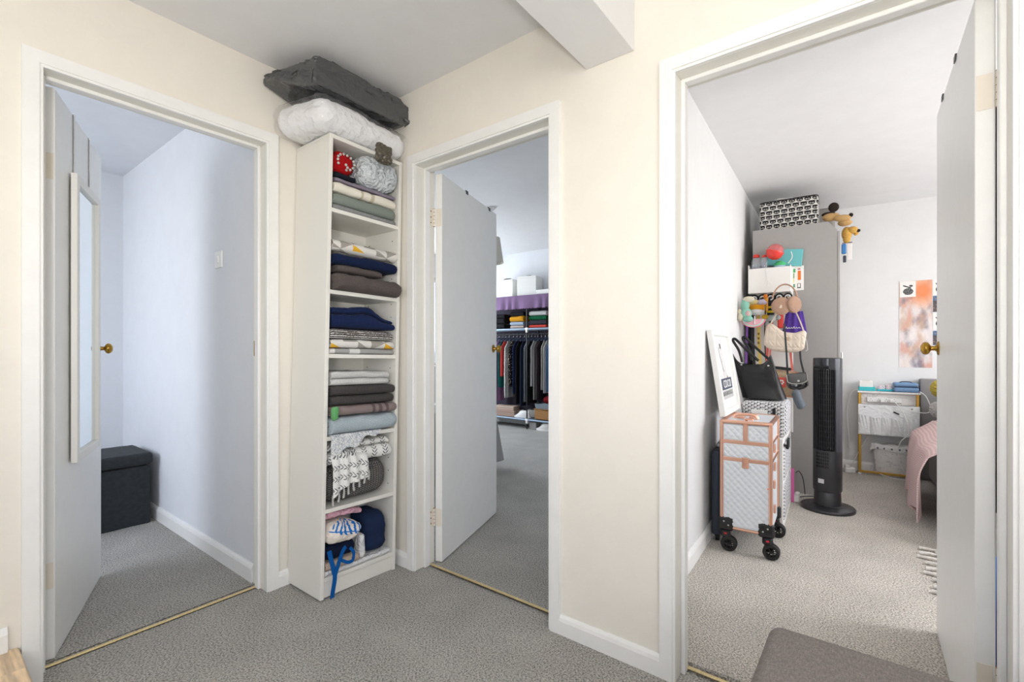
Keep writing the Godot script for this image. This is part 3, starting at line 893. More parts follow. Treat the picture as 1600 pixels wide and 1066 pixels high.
func build_left_room():
	var V := func(x, y, z): return Vector3(x, y, z)
	doorway("door_1", "left doorway with its flush white door standing half open, mirror hung on it", V.call(0, 0, 1.265), PI / 2, 0.717, 2.015, false, deg_to_rad(68.6), [1.73, 0.3])
	shell("floor_001", "grey carpet of the small left room", slab([[V.call(-2.4, -0.1, 0.4), V.call(-0.088, 0.004, 3.05)]]), M.carpet)
	shell("ceiling_001", "bluish white ceiling of the small left room", slab([[V.call(-2.4, ROOM, 0.4), V.call(-0.06, ROOM + 0.1, 3.05)]]), M.blue_white)
	shell("wall_right_001", "bluish white right wall of the small left room", slab([[V.call(-2.4, -0.05, 0.44), V.call(-0.06, ROOM + 0.05, 0.54)]]), M.blue_white)
	shell("wall_back_001", "bluish white far wall of the small left room", slab([[V.call(-2.4, -0.05, 0.44), V.call(-2.24, ROOM + 0.05, 3.05)]]), M.blue_white)
	shell("wall_near_002", "white wall beside the left doorway inside the small room", slab([[V.call(-WT, -0.05, 1.29), V.call(-0.06, ROOM + 0.05, 3.05)], [V.call(-WT, 2.04, 0.523), V.call(-0.06, ROOM + 0.05, 1.29)], [V.call(-WT, -0.05, 0.44), V.call(-0.06, ROOM + 0.05, 0.523)]]), M.blue_white)
	window_wall("wall_left_001", "unseen_window_3", "white wall of the small left room", V.call(-2.4, 0, 3.0), 0.0, 2.4, 1.35, 1.5, 1.2, 0.85, M.blue_white, ROOM, true)  # window out of view, placed to light the right wall here
	skirting("baseboard_right_001", "white skirting along the right wall of the small left room", V.call(-0.125, 0.004, 0.54), V.call(-2.24, 0.004, 0.54), Vector3.BACK, 0.082)
	skirting("baseboard_back_002", "white skirting along the far wall of the small left room", V.call(-2.24, 0.004, 0.54), V.call(-2.24, 0.004, 3.0), Vector3.RIGHT, 0.082)
	var sw := thing("light_switch", "small white light switch on the bluish wall of the left room", "light switch", V.call(-0.517, 1.553, 0.54))
	part("plate", boxed(V.call(0, 0, 0.0045), V.call(0.086, 0.086, 0.009), 0.003), M.white_plastic, sw)
	var rk := MB.new(); rk.box(V.call(0, 0, 0.0105), V.call(0.022, 0.034, 0.006), 0.0015, Basis(Vector3.RIGHT, 0.12))
	part("rocker", rk, M.white_plastic, sw)

func build_mid_room():
	var V := func(x, y, z): return Vector3(x, y, z)
	doorway("door_2", "middle doorway with its flush white door swung wide open", V.call(0.382, 0, 0), 0.0, 0.782, 1.995, false, deg_to_rad(108.3), [1.762, 0.232])
	shell("floor_002", "grey carpet of the middle bedroom", slab([[V.call(-3.1, -0.1, -4.15), V.call(1.42, 0.003, -0.098)]]), M.carpet)
	shell("ceiling_002", "white ceiling of the middle bedroom", slab([[V.call(-3.1, 2.5, -4.15), V.call(1.5, 2.6, -0.06)]]), M.ceiling_paint)
	shell("wall_back_002", "pale grey far wall of the middle bedroom", slab([[V.call(-3.1, -0.05, -4.12), V.call(1.5, 2.55, -3.98)]]), M.blue_white)
	window_wall("wall_left_002", "window_4", "white wall on the left of the middle bedroom", V.call(-3.0, 0, -4.1), -PI / 2, 4.05, 1.6, 1.9, 1.3, 0.85, M.blue_white, 2.5, true)
	skirting("baseboard_back_003", "white skirting on the far wall of the middle bedroom", V.call(-3.0, 0.004, -3.98), V.call(1.2, 0.004, -3.98), Vector3.BACK, 0.08)

func r3xf() -> Transform3D:
	return Transform3D(Basis(Vector3.UP, TURN3), AT3)

func build_right_room():
	var V := func(x, y, z): return Vector3(x, y, z)
	doorway("door_3", "right doorway with its flush white door folded back at the right", V.call(1.655, 0, 0), 0.0, 0.765, 1.995, true, deg_to_rad(-89.0), [1.74, 0.25])
	var x := r3xf()
	shell("floor_003", "light carpet of the right bedroom", slab([[V.call(-0.06, -0.1, -3.6), V.call(3.1, 0.004, 0.02)]], x), M.carpet_light)
	shell("ceiling_003", "white ceiling of the right bedroom", slab([[V.call(-0.06, ROOM, -3.65), V.call(3.1, ROOM + 0.1, 0.2)]], x), M.ceiling_paint)
	shell("wall_left_003", "white left wall of the right bedroom", slab([[V.call(-0.12, -0.05, -4.2), V.call(-0.02, 2.55, 0.02)]], x), M.grey_white)
	shell("wall_back_003", "pale far wall of the right bedroom behind the bed", slab([[V.call(-0.02, -0.05, -3.65), V.call(3.1, ROOM + 0.05, -3.53)]], x), M.grey_white)
	window_wall("wall_right_002", "unseen_window_5", "white wall on the right of the right bedroom", x * V.call(3.0, 0, 0.2), TURN3 + PI / 2, 3.9, 2.2, 2.2, 1.3, 0.8, M.grey_white, ROOM, true)  # unseen window, placed to light the bedroom from the right
	var b: Basis = x.basis
	skirting("baseboard_left_002", "white skirting along the left wall of the right bedroom", x * V.call(-0.02, 0.004, 0.0), x * V.call(-0.02, 0.004, -2.44), b.x, 0.085)
	skirting("baseboard_back_004", "white skirting along the far wall of the right bedroom", x * V.call(0.6, 0.004, -3.53), x * V.call(3.0, 0.004, -3.53), b.z, 0.085)

# ---------------------------------------------------------------- the bookcase and what lies on it
func case_xf() -> Transform3D:
	return Transform3D(Basis(Vector3.RIGHT, -0.0225), Vector3(0.004, 0.004, 0.252))

func build_bookcase():
	var o := thing("bookcase", "tall narrow white bookcase in the corner, its shelves full of towels and blankets", "bookcase")
	o.transform = case_xf()
	var lw: Material = M.laminate_white
	for s in [1.0, -1.0]:
		var sd := MB.new(); sd.box(Vector3(0.141, 1.01, s * 0.191), Vector3(0.278, 2.02, 0.018), 0.0012)
		var p := part("side_panel", sd, lw, o)
		var holes := MB.new()
		for hx in [0.045, 0.235]:
			for k in 24:
				holes.box(Vector3(hx, 0.42 + k * 0.064, s * 0.1818), Vector3(0.005, 0.005, 0.0008), 0.0)
		var hm := part("pin_hole", holes, M.dark_gap, p)
		hm.set_meta("kind", "stuff")
	part("back_panel", span(Vector3(0.004, 0.08, -0.184), Vector3(0.008, 2.01, 0.184)), lw, o)
	part("top_panel", boxed(Vector3(0.141, 2.021, 0), Vector3(0.28, 0.018, 0.4), 0.0012), lw, o)
	for y in [0.079, 0.376, 0.691, 1.053, 1.336, 1.697]:
		part("shelf", boxed(Vector3(0.1425, y, 0), Vector3(0.272, 0.018, 0.364), 0.0012), lw, o)
	part("plinth", boxed(Vector3(0.262, 0.035, 0), Vector3(0.016, 0.07, 0.364), 0.001), lw, o)

func fold_outline(layers: int, d: float, t: float) -> PackedVector2Array:
	# a cloth folded to and fro, seen from its end; front at x = 0, back at x = -d
	var mid := PackedVector2Array()
	for i in layers:
		var y := t * (i + 0.5)
		var front := i % 2 == 0
		var xs := [-d + t, -d * 0.66, -d * 0.33, -t * 0.5] if front else [-t * 0.5, -d * 0.33, -d * 0.66, -d + t]
		if not front: xs = [-t * 0.5, -d * 0.33, -d * 0.66, -d + t]
		for x in xs: mid.append(Vector2(x, y))
		if i < layers - 1:
			var c := Vector2(-t * 0.5 if front else -d + t, y + t * 0.5)
			for k in range(1, 6):
				var a := -PI / 2 + PI * k / 6.0
				mid.append(c + Vector2(cos(a) * (1.0 if front else -1.0), sin(a)) * t * 0.5)
	return thick(mid, t * 0.93)

func thick(mid: PackedVector2Array, t: float) -> PackedVector2Array:
	var l := PackedVector2Array()
	var r := PackedVector2Array()
	for i in mid.size():
		var d := (mid[mini(i + 1, mid.size() - 1)] - mid[maxi(i - 1, 0)]).normalized()
		var n := Vector2(-d.y, d.x) * t * 0.5
		l.append(mid[i] + n); r.append(mid[i] - n)
	var e0 := (mid[0] - mid[1]).normalized() * t * 0.3
	var e1 := (mid[-1] - mid[-2]).normalized() * t * 0.3
	r.reverse()
	var out := PackedVector2Array()
	out.append_array(l); out.append(mid[-1] + e1)
	out.append_array(r); out.append(mid[0] + e0)
	return out

func folded(layers: int, d: float, t: float, w: float, sd: float, lump := 0.004, sag := 0.0, steps := 26) -> MB:
	var m := MB.new()
	m.extrude(fold_outline(layers, d, t), w, true, func(p: Vector3):
		var z := p.z - w * 0.5
		var q := Vector3(p.x + sd, p.y, z)
		var e := clampf((w * 0.5 - absf(z)) / 0.02, 0.0, 1.0)
		var y := p.y * (1.0 + 0.10 * ns(Vector3(p.x * 4 + sd, 0.3, z * 5)) ) + lump * (ns(q, 9.0) * 0.6 + ns(q, 22.0) * 0.35) * clampf(p.y / t, 0.0, 1.0)
		y *= 0.9 + 0.1 * sqrt(e)
		y += -sag * (0.5 + z / w) + p.y * sag * 2.0 * (0.5 + z / w)
		return Vector3(p.x + lump * 1.6 * ns(Vector3(z * 8, p.y * 9, sd)) - 0.004 * (1.0 - e), maxf(y, 0.0005), z + lump * 0.4 * ns(Vector3(p.x * 20, p.y * 24, sd + signf(z)))), steps)
	return m

func rolled(r: float, t: float, w: float, sd: float) -> MB:
	var mid := PackedVector2Array()
	var turns := r / t - 0.6
	var k := int(turns * 14)
	for i in k + 1:
		var f := float(i) / k
		var a := TAU * turns * f
		var q := t * 0.55 + (r - t * 0.5 - t * 0.55) * f
		mid.append(Vector2(cos(a) * q * 1.25 - r * 1.25, sin(a) * q * 0.95 + r * 0.95))
	mid.append(Vector2(-0.2, 0.006)); 
	var m := MB.new()
	m.extrude(thick(mid, t * 0.9), w, true, func(p: Vector3):
		var z := p.z - w * 0.5
		return Vector3(p.x + 0.003 * ns(Vector3(z * 9, p.y * 9, sd)), maxf(p.y + 0.003 * ns(Vector3(p.x * 9, sd, z * 9)), 0.0), z), 26)
	return m

func crumple(amount: float, f: float, sd: float) -> Callable:
	return func(p: Vector3, d: Vector3):
		var q := p + Vector3(sd, sd * 0.7, 0)
		var a := 0.55 - absf(ns(q, f)) * 1.6
		var b := 0.4 - absf(ns(q + Vector3(3, 1, 2), f * 2.1)) * 1.3
		return d * amount * (a + b * 0.55 + 0.8 * ns(q, f * 0.4))

func on_shelf(called: String, label: String, cat: String, m: MB, mat: Material, x: float, y: float, z: float, group := "", turn := 0.0) -> MeshInstance3D:
	return one(called, label, cat, m, mat, case_xf() * Transform3D(Basis(Vector3.UP, turn), Vector3(x, y, z)), group)

func stk(y: float, called: String, label: String, cat: String, m: MB, mat: Material, x: float, z: float, turn := 0.0) -> float:
	# lays a cloth on what is below it and gives the height of its own top
	var lo := 1e9
	var hi := -1e9
	for p in m.v:
		lo = minf(lo, p.y); hi = maxf(hi, p.y)
	on_shelf(called, label, cat, m, mat, x, y - lo, z, "", turn)
	return y + hi - lo + 0.0006

func fill_bookcase():
	# topmost shelf
	var y := 1.7066
	y = stk(y, "blanket", "black and white marled thin blanket lying flat at the bottom of the topmost shelf", "blanket", folded(2, 0.25, 0.012, 0.345, 1.0, 0.002), printed("marl", T.marl, Vector2(0.09, 0.09)), 0.268, 0.0)
	y = stk(y, "bed_sheet", "sage green folded sheet on the topmost shelf under the cream blanket", "sheet", folded(2, 0.25, 0.027, 0.335, 2.0, 0.005), cloth("sage", Color8(158, 168, 160), "weave", 9.0), 0.266, 0.004)
	T.cream_band = picture(8, 128, func(_u, v):
		return Color(0.80, 0.77, 0.68) if absf(v - 0.40) < 0.018 or absf(v - 0.58) < 0.018 or absf(v - 0.43) < 0.01 else Color(0.94, 0.92, 0.87))
	y = stk(y, "blanket", "cream blanket with two pale bands, folded under the pale blue bundle", "blanket", folded(2, 0.25, 0.022, 0.34, 3.0, 0.006), printed("cream_band", T.cream_band, Vector2(0.5, 0.34)), 0.27, 0.0)
	y = stk(y, "scarf", "thin lilac grey scarf spread between cream blanket and pale blue bundle", "scarf", folded(2, 0.24, 0.008, 0.33, 4.0, 0.005), cloth("lilac_grey", Color8(160, 150, 166), "weave", 12.0), 0.270, 0.0)
	var nv := MB.new(); nv.soft(Vector3(0, 0.011, 0), Vector3(0.1, 0.02, 0.11), 0.01, 10, crumple(0.004, 14.0, 2.0))
	var y2 := stk(y, "folded_cloth", "small dark navy cloth squeezed under the red knit", "cloth", nv, cloth("near_black", Color8(38, 42, 54), "weave", 12.0), 0.222, 0.112)
	var rd := MB.new(); rd.soft(Vector3(0, 0.050, 0), Vector3(0.14, 0.098, 0.112), 0.045, 22, func(p, d):
		var a: float = atan2(p.y - 0.05, p.z)
		var r: float = Vector2(p.y - 0.05, p.z).length()
		return d * (0.006 * sin(a * 2.0 - r * 150.0) + 0.005 * ns(p, 16.0)) * (1.0 if p.y > 0.03 else 0.2))
	var red := thing("knitted_scarf", "rolled red knit with white bobbles at the left of the topmost shelf", "scarf")
	red.transform = case_xf() * Transform3D(Basis(), Vector3(0.205, y2 + 0.001, 0.114))
	part("knit_roll", rd, cloth("red_knit", Color8(196, 28, 34), "terry", 14.0, 0.15), red)
	var bob := []
	for k in 12:
		var a := -0.5 + k * 0.46
		bob.append(Vector3(0.072 - 0.008 * absf(sin(a)), 0.052 + sin(a) * 0.034, cos(a) * 0.042))
	bob.append(Vector3(0.076, 0.036, 0.004)); bob.append(Vector3(0.076, 0.026, -0.004))
	var bm := MB.new(); bm.ball(Vector3.ZERO, Vector3.ONE * 0.006, 7)
	var bmesh := bm.done()
	for q in bob:
		var b := part("bobble", bmesh, cloth("bobble", Color8(240, 236, 230), "weave", 20.0), red)
		b.position = q
	var pb := MB.new(); pb.soft(Vector3(0, 0.075, 0), Vector3(0.23, 0.148, 0.222), 0.070, 44, func(p, d):
		var q: Vector3 = p + Vector3(5, 3, 1)
		var f1 := ns(Vector3(q.x * 7, q.y * 5, q.z * 12), 1.0)
		var ridge := 1.0 - absf(f1) * 2.6
		var r2 := 1.0 - absf(ns(q, 19.0)) * 2.6
		return d * (0.013 * ridge + 0.006 * r2 - 0.012) * (1.0 if p.y > 0.03 else 0.3))
	stk(y, "cloth_bundle", "crumpled pale blue sheet bundle bulging out of the topmost shelf", "bundle", pb, creased("pale_blue", Color8(216, 223, 228), 4.0, 1.8), 0.205, -0.062)
	var br := MB.new(); br.soft(Vector3(0, 0.038, 0), Vector3(0.028, 0.08, 0.074), 0.012, 26, func(p, d): return d * 0.012 * (0.6 - absf(ns(p + Vector3(9, 6, 0), 26.0)) * 2.2) + Vector3(0.006 * ns(p, 30.0), -0.02 * absf(sin(p.z * 60.0)) * clampf((p.y - 0.04) / 0.03, 0, 1), 0))
	var olive := pm("olive_film", Color8(76, 68, 52), 0.35); olive.clearcoat_enabled = true
	on_shelf("mesh_pouch", "small dark olive crumpled pouch tucked above the pale blue bundle", "pouch", br, olive, 0.354, 1.958, -0.03)
	# second shelf
	y = 1.3466
	var taupe := cloth("taupe", Color8(108, 99, 96), "terry", 9.0, 0.12, 0.3)
	y = stk(y, "bath_towel", "thick taupe bath towel bulging over the edge of the second shelf from top", "towel", folded(2, 0.27, 0.039, 0.345, 5.0, 0.014, 0.0), taupe, 0.312, 0.0)
	y = stk(y, "hand_towel", "smaller taupe towel folded on top of the thick taupe bath towel", "towel", folded(2, 0.21, 0.016, 0.24, 6.0, 0.005), taupe, 0.286, 0.035)
	y = stk(y, "towel", "navy blue towel folded between taupe towel and patterned duvet cover", "towel", folded(2, 0.25, 0.024, 0.335, 7.0, 0.006), cloth("navy", Color8(28, 41, 78), "terry", 10.0, 0.1, 0.3), 0.292, 0.004)
	y = stk(y, "duvet_cover", "rolled white duvet cover with grey and mustard triangles", "duvet cover", rolled(0.034, 0.0105, 0.352, 8.0), printed("facets", T.facets, Vector2(0.25, 0.25), 0.85, Vector2(0.12, 0.25)), 0.29, -0.002)
	# third shelf
	y = 1.0636
	T.grey_stripe = picture(8, 128, func(_u, v):
		return Color(0.88, 0.88, 0.87) if (v > 0.56 and v < 0.72) or v > 0.93 else Color(0.66, 0.66, 0.655))
	y = stk(y, "blanket", "light grey blanket with pale stripes at the bottom of the third shelf", "blanket", folded(2, 0.25, 0.013, 0.35, 9.0, 0.002), printed("grey_stripe", T.grey_stripe, Vector2(0.5, 0.35)), 0.27, 0.0)
	y = stk(y, "duvet_cover", "flat folded white duvet cover with grey and yellow triangles under striped rug", "duvet cover", folded(2, 0.25, 0.0195, 0.345, 10.0, 0.004), printed("facets_b", T.facets, Vector2(0.30, 0.30), 0.85, Vector2(0.35, 0.05)), 0.274, 0.0)
	var rug := thing("striped_mat", "black and white striped woven mat with shaggy grey fringe, folded on third shelf", "mat")
	rug.transform = case_xf() * Transform3D(Basis(), Vector3(0.268, y, 0.006))
	var mat_mesh := folded(2, 0.25, 0.022, 0.335, 11.0, 0.004)
	for i in mat_mesh.uv.size(): mat_mesh.uv[i] = Vector2(mat_mesh.uv[i].y, mat_mesh.uv[i].x)
	part("mat", mat_mesh, printed("stripes", T.stripes, Vector2(0.2, 0.1), 0.95), rug)
	var sh := MB.new()
	for k in 420:
		var z := rng.randf_range(-0.14, 0.15)
		var x := rng.randf_range(-0.030, 0.004)
		var h := rng.randf_range(0.008, 0.026)
		var y0 := 0.042 - maxf(0.0, x + 0.014) * 0.9
		sh.tube(curve([Vector3(x, y0 - 0.006, z), Vector3(x + rng.randf_range(0.004, 0.014), y0 + 0.001, z + rng.randf_range(-0.008, 0.008)), Vector3(x + rng.randf_range(0.010, 0.020), y0 - h * rng.randf_range(0.2, 1.0), z + rng.randf_range(-0.012, 0.012))], 3), 0.0015, 4)
	var fr := part("shag", sh, cloth("shag", Color8(158, 150, 148), "weave", 20.0), rug, "shaggy grey fringe")
	fr.set_meta("kind", "stuff")
	var th := MB.new(); th.extrude(fold_outline(3, 0.25, 0.029), 0.335, true, func(p: Vector3):
		var z := p.z - 0.1675
		var hump := 1.0 + 0.22 * exp(-pow((z - 0.0) / 0.06, 2)) - 0.45 * smoothstep(-0.02, -0.17, z)
		var q := Vector3(p.x, p.y, z)
		return Vector3(p.x + 0.014 * ns(Vector3(z * 7, p.y * 12, 4.0)), maxf(0.0, p.y * hump + 0.008 * ns(q, 9.0) * clampf(p.y / 0.03, 0, 1)), z + 0.005 * ns(Vector3(p.y * 24, p.x * 8, 2.0))), 34)
	y = stk(y + 0.052, "throw_blanket", "heaped navy blue fleece throw on top of the third shelf's stack", "throw", th, cloth("navy_fleece", Color8(30, 44, 84), "soft", 14.0, 0.03, 0.4), 0.272, 0.0)
	# fourth shelf
	y = 0.7016
	var dr := MB.new()
	dr.sheet(func(u, w):
		var z: float = lerpf(0.172, -0.10, u)
		var drop: float = lerpf(0.078, 0.012, smoothstep(0.1, 0.95, u)) + 0.012 * sin(u * 17.0)
		var s: float = w * (0.2 + drop)
		var p := Vector3(-0.2 + s, 0.003, z) if s < 0.195 else Vector3(-0.005 + 0.012 * sin(clampf((s - 0.195) / 0.012, 0, 1.57)), 0.003 - maxf(0.0, s - 0.2), z)
		return p + Vector3(0.006 * (ns(Vector3(u * 9, w * 4, 3.0)) + 1.0) * w, 0.001 * (1 + ns(Vector3(u * 8, w * 8, 1.0))), 0), 40, 26, 0.0016)
	for i in dr.uv.size(): dr.uv[i] = Vector2(dr.v[i].z, dr.v[i].y + dr.v[i].x)
	on_shelf("pillowcase", "white cotton with faint blue print hanging over the fourth shelf's edge", "pillowcase", dr, printed("blue_print", T.blue_print, Vector2(0.09, 0.09)), 0.284, y, 0.0)
	y += 0.007
	y = stk(y, "bath_towel", "pale blue towel at the bottom of the fourth shelf's stack", "towel", folded(2, 0.27, 0.037, 0.348, 13.0, 0.012, 0.0), cloth("ice_blue", Color8(204, 219, 228), "terry", 11.0, 0.1, 0.3), 0.296, -0.004)
	T.mauve_band = picture(8, 128, func(_u, v):
		return Color(0.42, 0.365, 0.365) if (v > 0.14 and v < 0.19) or (v > 0.24 and v < 0.30) or (v > 0.36 and v < 0.41) else Color(0.56, 0.505, 0.495))
	y = stk(y, "hand_towel", "mauve brown towel with darker woven bands above the pale blue towel", "towel", folded(2, 0.25, 0.021, 0.345, 14.0, 0.007, 0.0), printed("mauve_band", T.mauve_band, Vector2(0.5, 0.35), 0.95), 0.288, -0.006)
	var char := cloth("charcoal", Color8(86, 83, 82), "terry", 10.0, 0.1, 0.3)
	y = stk(y, "towel", "charcoal towel directly on the mauve brown towel", "towel", folded(2, 0.25, 0.021, 0.335, 15.0, 0.006), char, 0.277, -0.002)
	y = stk(y, "towel", "charcoal towel with its fold open, directly under the white folded towel", "towel", folded(2, 0.25, 0.021, 0.34, 16.0, 0.006), char, 0.281, -0.004)
	y = stk(y, "bath_sheet", "white towel folded in four on top of the fourth shelf's stack", "towel", folded(4, 0.25, 0.0155, 0.31, 17.0, 0.006), cloth("white_towel", Color8(238, 238, 235), "terry", 13.0, 0.06), 0.274, 0.012)
	var gr := MB.new(); gr.soft(Vector3(0, 0.03, 0), Vector3(0.022, 0.055, 0.024), 0.009, 14, crumple(0.005, 34.0, 4.0))
	on_shelf("flannel", "green flannel corner peeping out at the left of the fourth shelf", "flannel", gr, cloth("mint_green", Color8(122, 196, 128), "terry", 16.0), 0.326, 0.775, 0.176)
	# fifth shelf
	y = 0.3866
	var kn := MB.new(); kn.soft(Vector3(0, 0.092, 0), Vector3(0.245, 0.18, 0.345), 0.075, 26, func(p, d):
		return d * 0.005 * (ns(p, 7.0) - 0.6) + Vector3(0, -0.016 * clampf((absf(p.z + 0.02) - 0.1) / 0.08, 0, 1) * clampf(p.y / 0.19, 0, 1), 0))
	var knm := printed("knit", T.knit, Vector2(0.09, 0.075), 0.95)
	knm.albedo_color = Color8(160, 157, 155); knm.heightmap_enabled = true; knm.heightmap_texture = T.knit; knm.heightmap_scale = 0.8
	y = stk(y, "knitted_blanket", "chunky charcoal cable knit blanket filling the fifth shelf", "blanket", kn, knm, 0.142, -0.001)
	var tw := thing("throw_blanket", "white throw with grey chevron bands and tassels over the charcoal knit", "throw")
	tw.transform = case_xf() * Transform3D(Basis(), Vector3(0.262, y, 0.0))
	var chm := printed("chevron", T.chevron, Vector2(0.22, 0.115), 0.95)
	part("folded_throw", folded(3, 0.24, 0.031, 0.335, 18.0, 0.007), chm, tw)
	var dp := MB.new()
	dp.sheet(func(u, w):
		var z: float = lerpf(0.166, 0.0, u) - 0.02 * w * u
		var drop: float = lerpf(0.18, 0.10, u)
		var s: float = w * (0.16 + drop)
		var x: float = -0.14 + s if s < 0.16 else 0.020 + 0.016 * sin(clampf((s - 0.16) / 0.03, 0.0, 1.57)) + 0.006 * (s - 0.16) / 0.1
		var yy: float = 0.05 + 0.012 * sin(u * 5.0) if s < 0.16 else 0.05 + 0.012 * sin(u * 5.0) - (s - 0.16)
		return Vector3(x + 0.006 * ns(Vector3(u * 7, w * 3, 8.0)) + 0.006 * sin(u * 22.0) * w, yy, z), 40, 30, 0.005)
	for i in dp.uv.size(): dp.uv[i] = Vector2(dp.v[i].z, dp.v[i].y * 1.3 + dp.v[i].x)
	part("draped_corner", dp, chm, tw)
	var tas := MB.new(); tas.tube(curve([Vector3(0, 0, 0), Vector3(0.003, -0.02, 0.002), Vector3(0.001, -0.045, -0.001)], 4), func(t): return 0.0032 + 0.0022 * t, 7)
	var tm := tas.done()
	for k in 8:
		var u := k / 7.0
		var tt := part("tassel", tm, cloth("tassel", Color8(222, 221, 219), "weave", 24.0), tw)
		tt.position = Vector3(0.043, 0.055 - lerpf(0.172, 0.094, u), lerpf(0.164, 0.0, u) - 0.018 * u)
		tt.rotation.y = k * 1.3
	# bottom shelf: what lies behind first
	y = 0.0896
	var y0 := stk(y, "bed_sheet", "white sheet lying flat on the bottom shelf under the navy trousers", "sheet", folded(2, 0.25, 0.011, 0.35, 19.0, 0.003), creased("sheet_white", Color8(234, 234, 236), 5.0, 0.8), 0.272, 0.0)
	var dv := MB.new(); dv.soft(Vector3(0, 0.12, 0), Vector3(0.085, 0.235, 0.165), 0.04, 22, func(p, d):
		return d * 0.006 * ns(p, 9.0) + Vector3(0, -0.06 * clampf((-p.z) / 0.08, 0, 1) * clampf(p.y / 0.2, 0, 1), 0))
	stk(y0, "duvet", "white quilt stuffed at the right of the bottom shelf", "duvet", dv, creased("duvet_white", Color8(238, 240, 243), 5.0, 1.2), 0.058, -0.090)
	var jn := MB.new(); jn.soft(Vector3(0, 0.095, 0), Vector3(0.16, 0.185, 0.125), 0.042, 22, func(p, d):
		var fold := 0.5 - absf(sin((p.y - 0.02) * 44.0))
		return d * (0.005 * ns(p, 9.0) + 0.003 * ns(Vector3(p.x * 8, p.y * 40, p.z * 6), 1.0) + 0.0025 * fold) + Vector3(-0.055 * clampf((p.y - 0.04) / 0.11, 0, 1), 0, 0))
	stk(y0, "folded_trousers", "dark navy denim trousers folded on the right of the bottom shelf", "trousers", jn, cloth("denim", Color8(38, 54, 88), "weave", 18.0, 0.05), 0.194, -0.098)
	var wc := MB.new(); wc.soft(Vector3(0, 0.05, 0), Vector3(0.12, 0.11, 0.03), 0.0145, 16, func(p, d):
		return d * 0.004 * ns(p, 11.0) + Vector3(-0.03 * clampf((p.y - 0.04) / 0.08, 0, 1), 0, 0))
	stk(y0, "cushion_cover", "plain white cushion cover between tunic and navy trousers", "cushion cover", wc, M.sheet_white, 0.215, -0.016)
	var yl := stk(y0, "leopard_cloth", "leopard print cloth folded at the very bottom left of the bookcase", "cloth", folded(2, 0.2, 0.017, 0.165, 21.0, 0.003), printed("leopard", T.leopard, Vector2(0.10, 0.10)), 0.274, 0.090)
	var bk := MB.new(); bk.soft(Vector3(0, 0.03, 0), Vector3(0.19, 0.064, 0.16), 0.03, 18, crumple(0.005, 12.0, 12.0))
	var yb := stk(yl, "folded_shirt", "dark navy cloth at the left front of the bottom shelf under the tunic", "shirt", bk, cloth("ink_navy", Color8(28, 37, 64), "weave", 14.0), 0.178, 0.094)
	var tn := MB.new(); tn.soft(Vector3(0, 0.047, 0), Vector3(0.2, 0.092, 0.18), 0.045, 38, func(p, d):
		var r := 1.0 - absf(ns(Vector3(p.x * 8, p.y * 14 + p.z * 6, p.z * 8), 1.0)) * 2.4
		return d * (0.008 * ns(p, 9.0) + 0.007 * r - 0.007) + Vector3(0.025 * clampf((0.06 - p.y) / 0.06, -1, 1), -0.035 * smoothstep(0.02, -0.09, p.z) * clampf(p.y / 0.1, 0, 1), 0))
	for i in tn.uv.size(): tn.uv[i] = Vector2(-tn.v[i].z + 0.09, 0.105 - tn.v[i].y)
	var yt := stk(yb, "tunic", "cream tunic printed with blue leaf stripes, heaped on the bottom shelf", "tunic", tn, printed("tunic", T.tunic, Vector2(0.18, 0.11)), 0.182, 0.088)
	var pk := MB.new(); pk.soft(Vector3(0, 0.02, 0), Vector3(0.17, 0.030, 0.2), 0.0145, 24, func(p, d): return d * 0.006 * ns(p, 17.0) + Vector3(0.012 * ns(Vector3(p.z * 14, 2, 1)), (0.004 * sin(p.x * 60.0 + p.z * 40.0) - 0.004) * clampf(p.y / 0.02, 0, 1) - 0.012 * smoothstep(-0.02, -0.1, p.z), 0))
	stk(yt - 0.0, "blouse", "pink blouse on top of the heap on the bottom shelf", "blouse", pk, creased("pink", Color8(230, 180, 196), 4.0, 1.2), 0.17, 0.072, 0.0)
	# blue ribbon tie that hangs down over the plinth
	var rb := MB.new()
	var ribbon := func(pts: Array, w: float):
		var c := curve(pts, 8)
		rb.sheet(func(u, v):
			var f: float = u * (c.size() - 1)
			var i := mini(int(f), c.size() - 2)
			var p: Vector3 = c[i].lerp(c[i + 1], f - i)
			var d: Vector3 = (c[i + 1] - c[i]).normalized()
			return p + d.cross(Vector3(1, 0.1, 0)).normalized() * (v - 0.5) * w, 30, 2, 0.0018)
	ribbon.call([Vector3(0.287, 0.205, 0.166), Vector3(0.294, 0.17, 0.161), Vector3(0.302, 0.115, 0.15), Vector3(0.306, 0.085, 0.148), Vector3(0.299, 0.02, 0.153), Vector3(0.296, -0.0, 0.152)], 0.020)
	ribbon.call([Vector3(0.305, 0.09, 0.149), Vector3(0.301, 0.15, 0.125), Vector3(0.292, 0.19, 0.10), Vector3(0.290, 0.2, 0.085)], 0.018)
	ribbon.call([Vector3(0.302, 0.155, 0.118), Vector3(0.304, 0.135, 0.085), Vector3(0.302, 0.135, 0.058), Vector3(0.296, 0.165, 0.05), Vector3(0.290, 0.19, 0.065)], 0.014)
	on_shelf("ribbon", "bright blue cloth ribbon trailing over the bookcase plinth", "ribbon", rb, cloth("ribbon_blue", Color8(20, 104, 190), "weave", 20.0), 0.0, 0.0, 0.0)
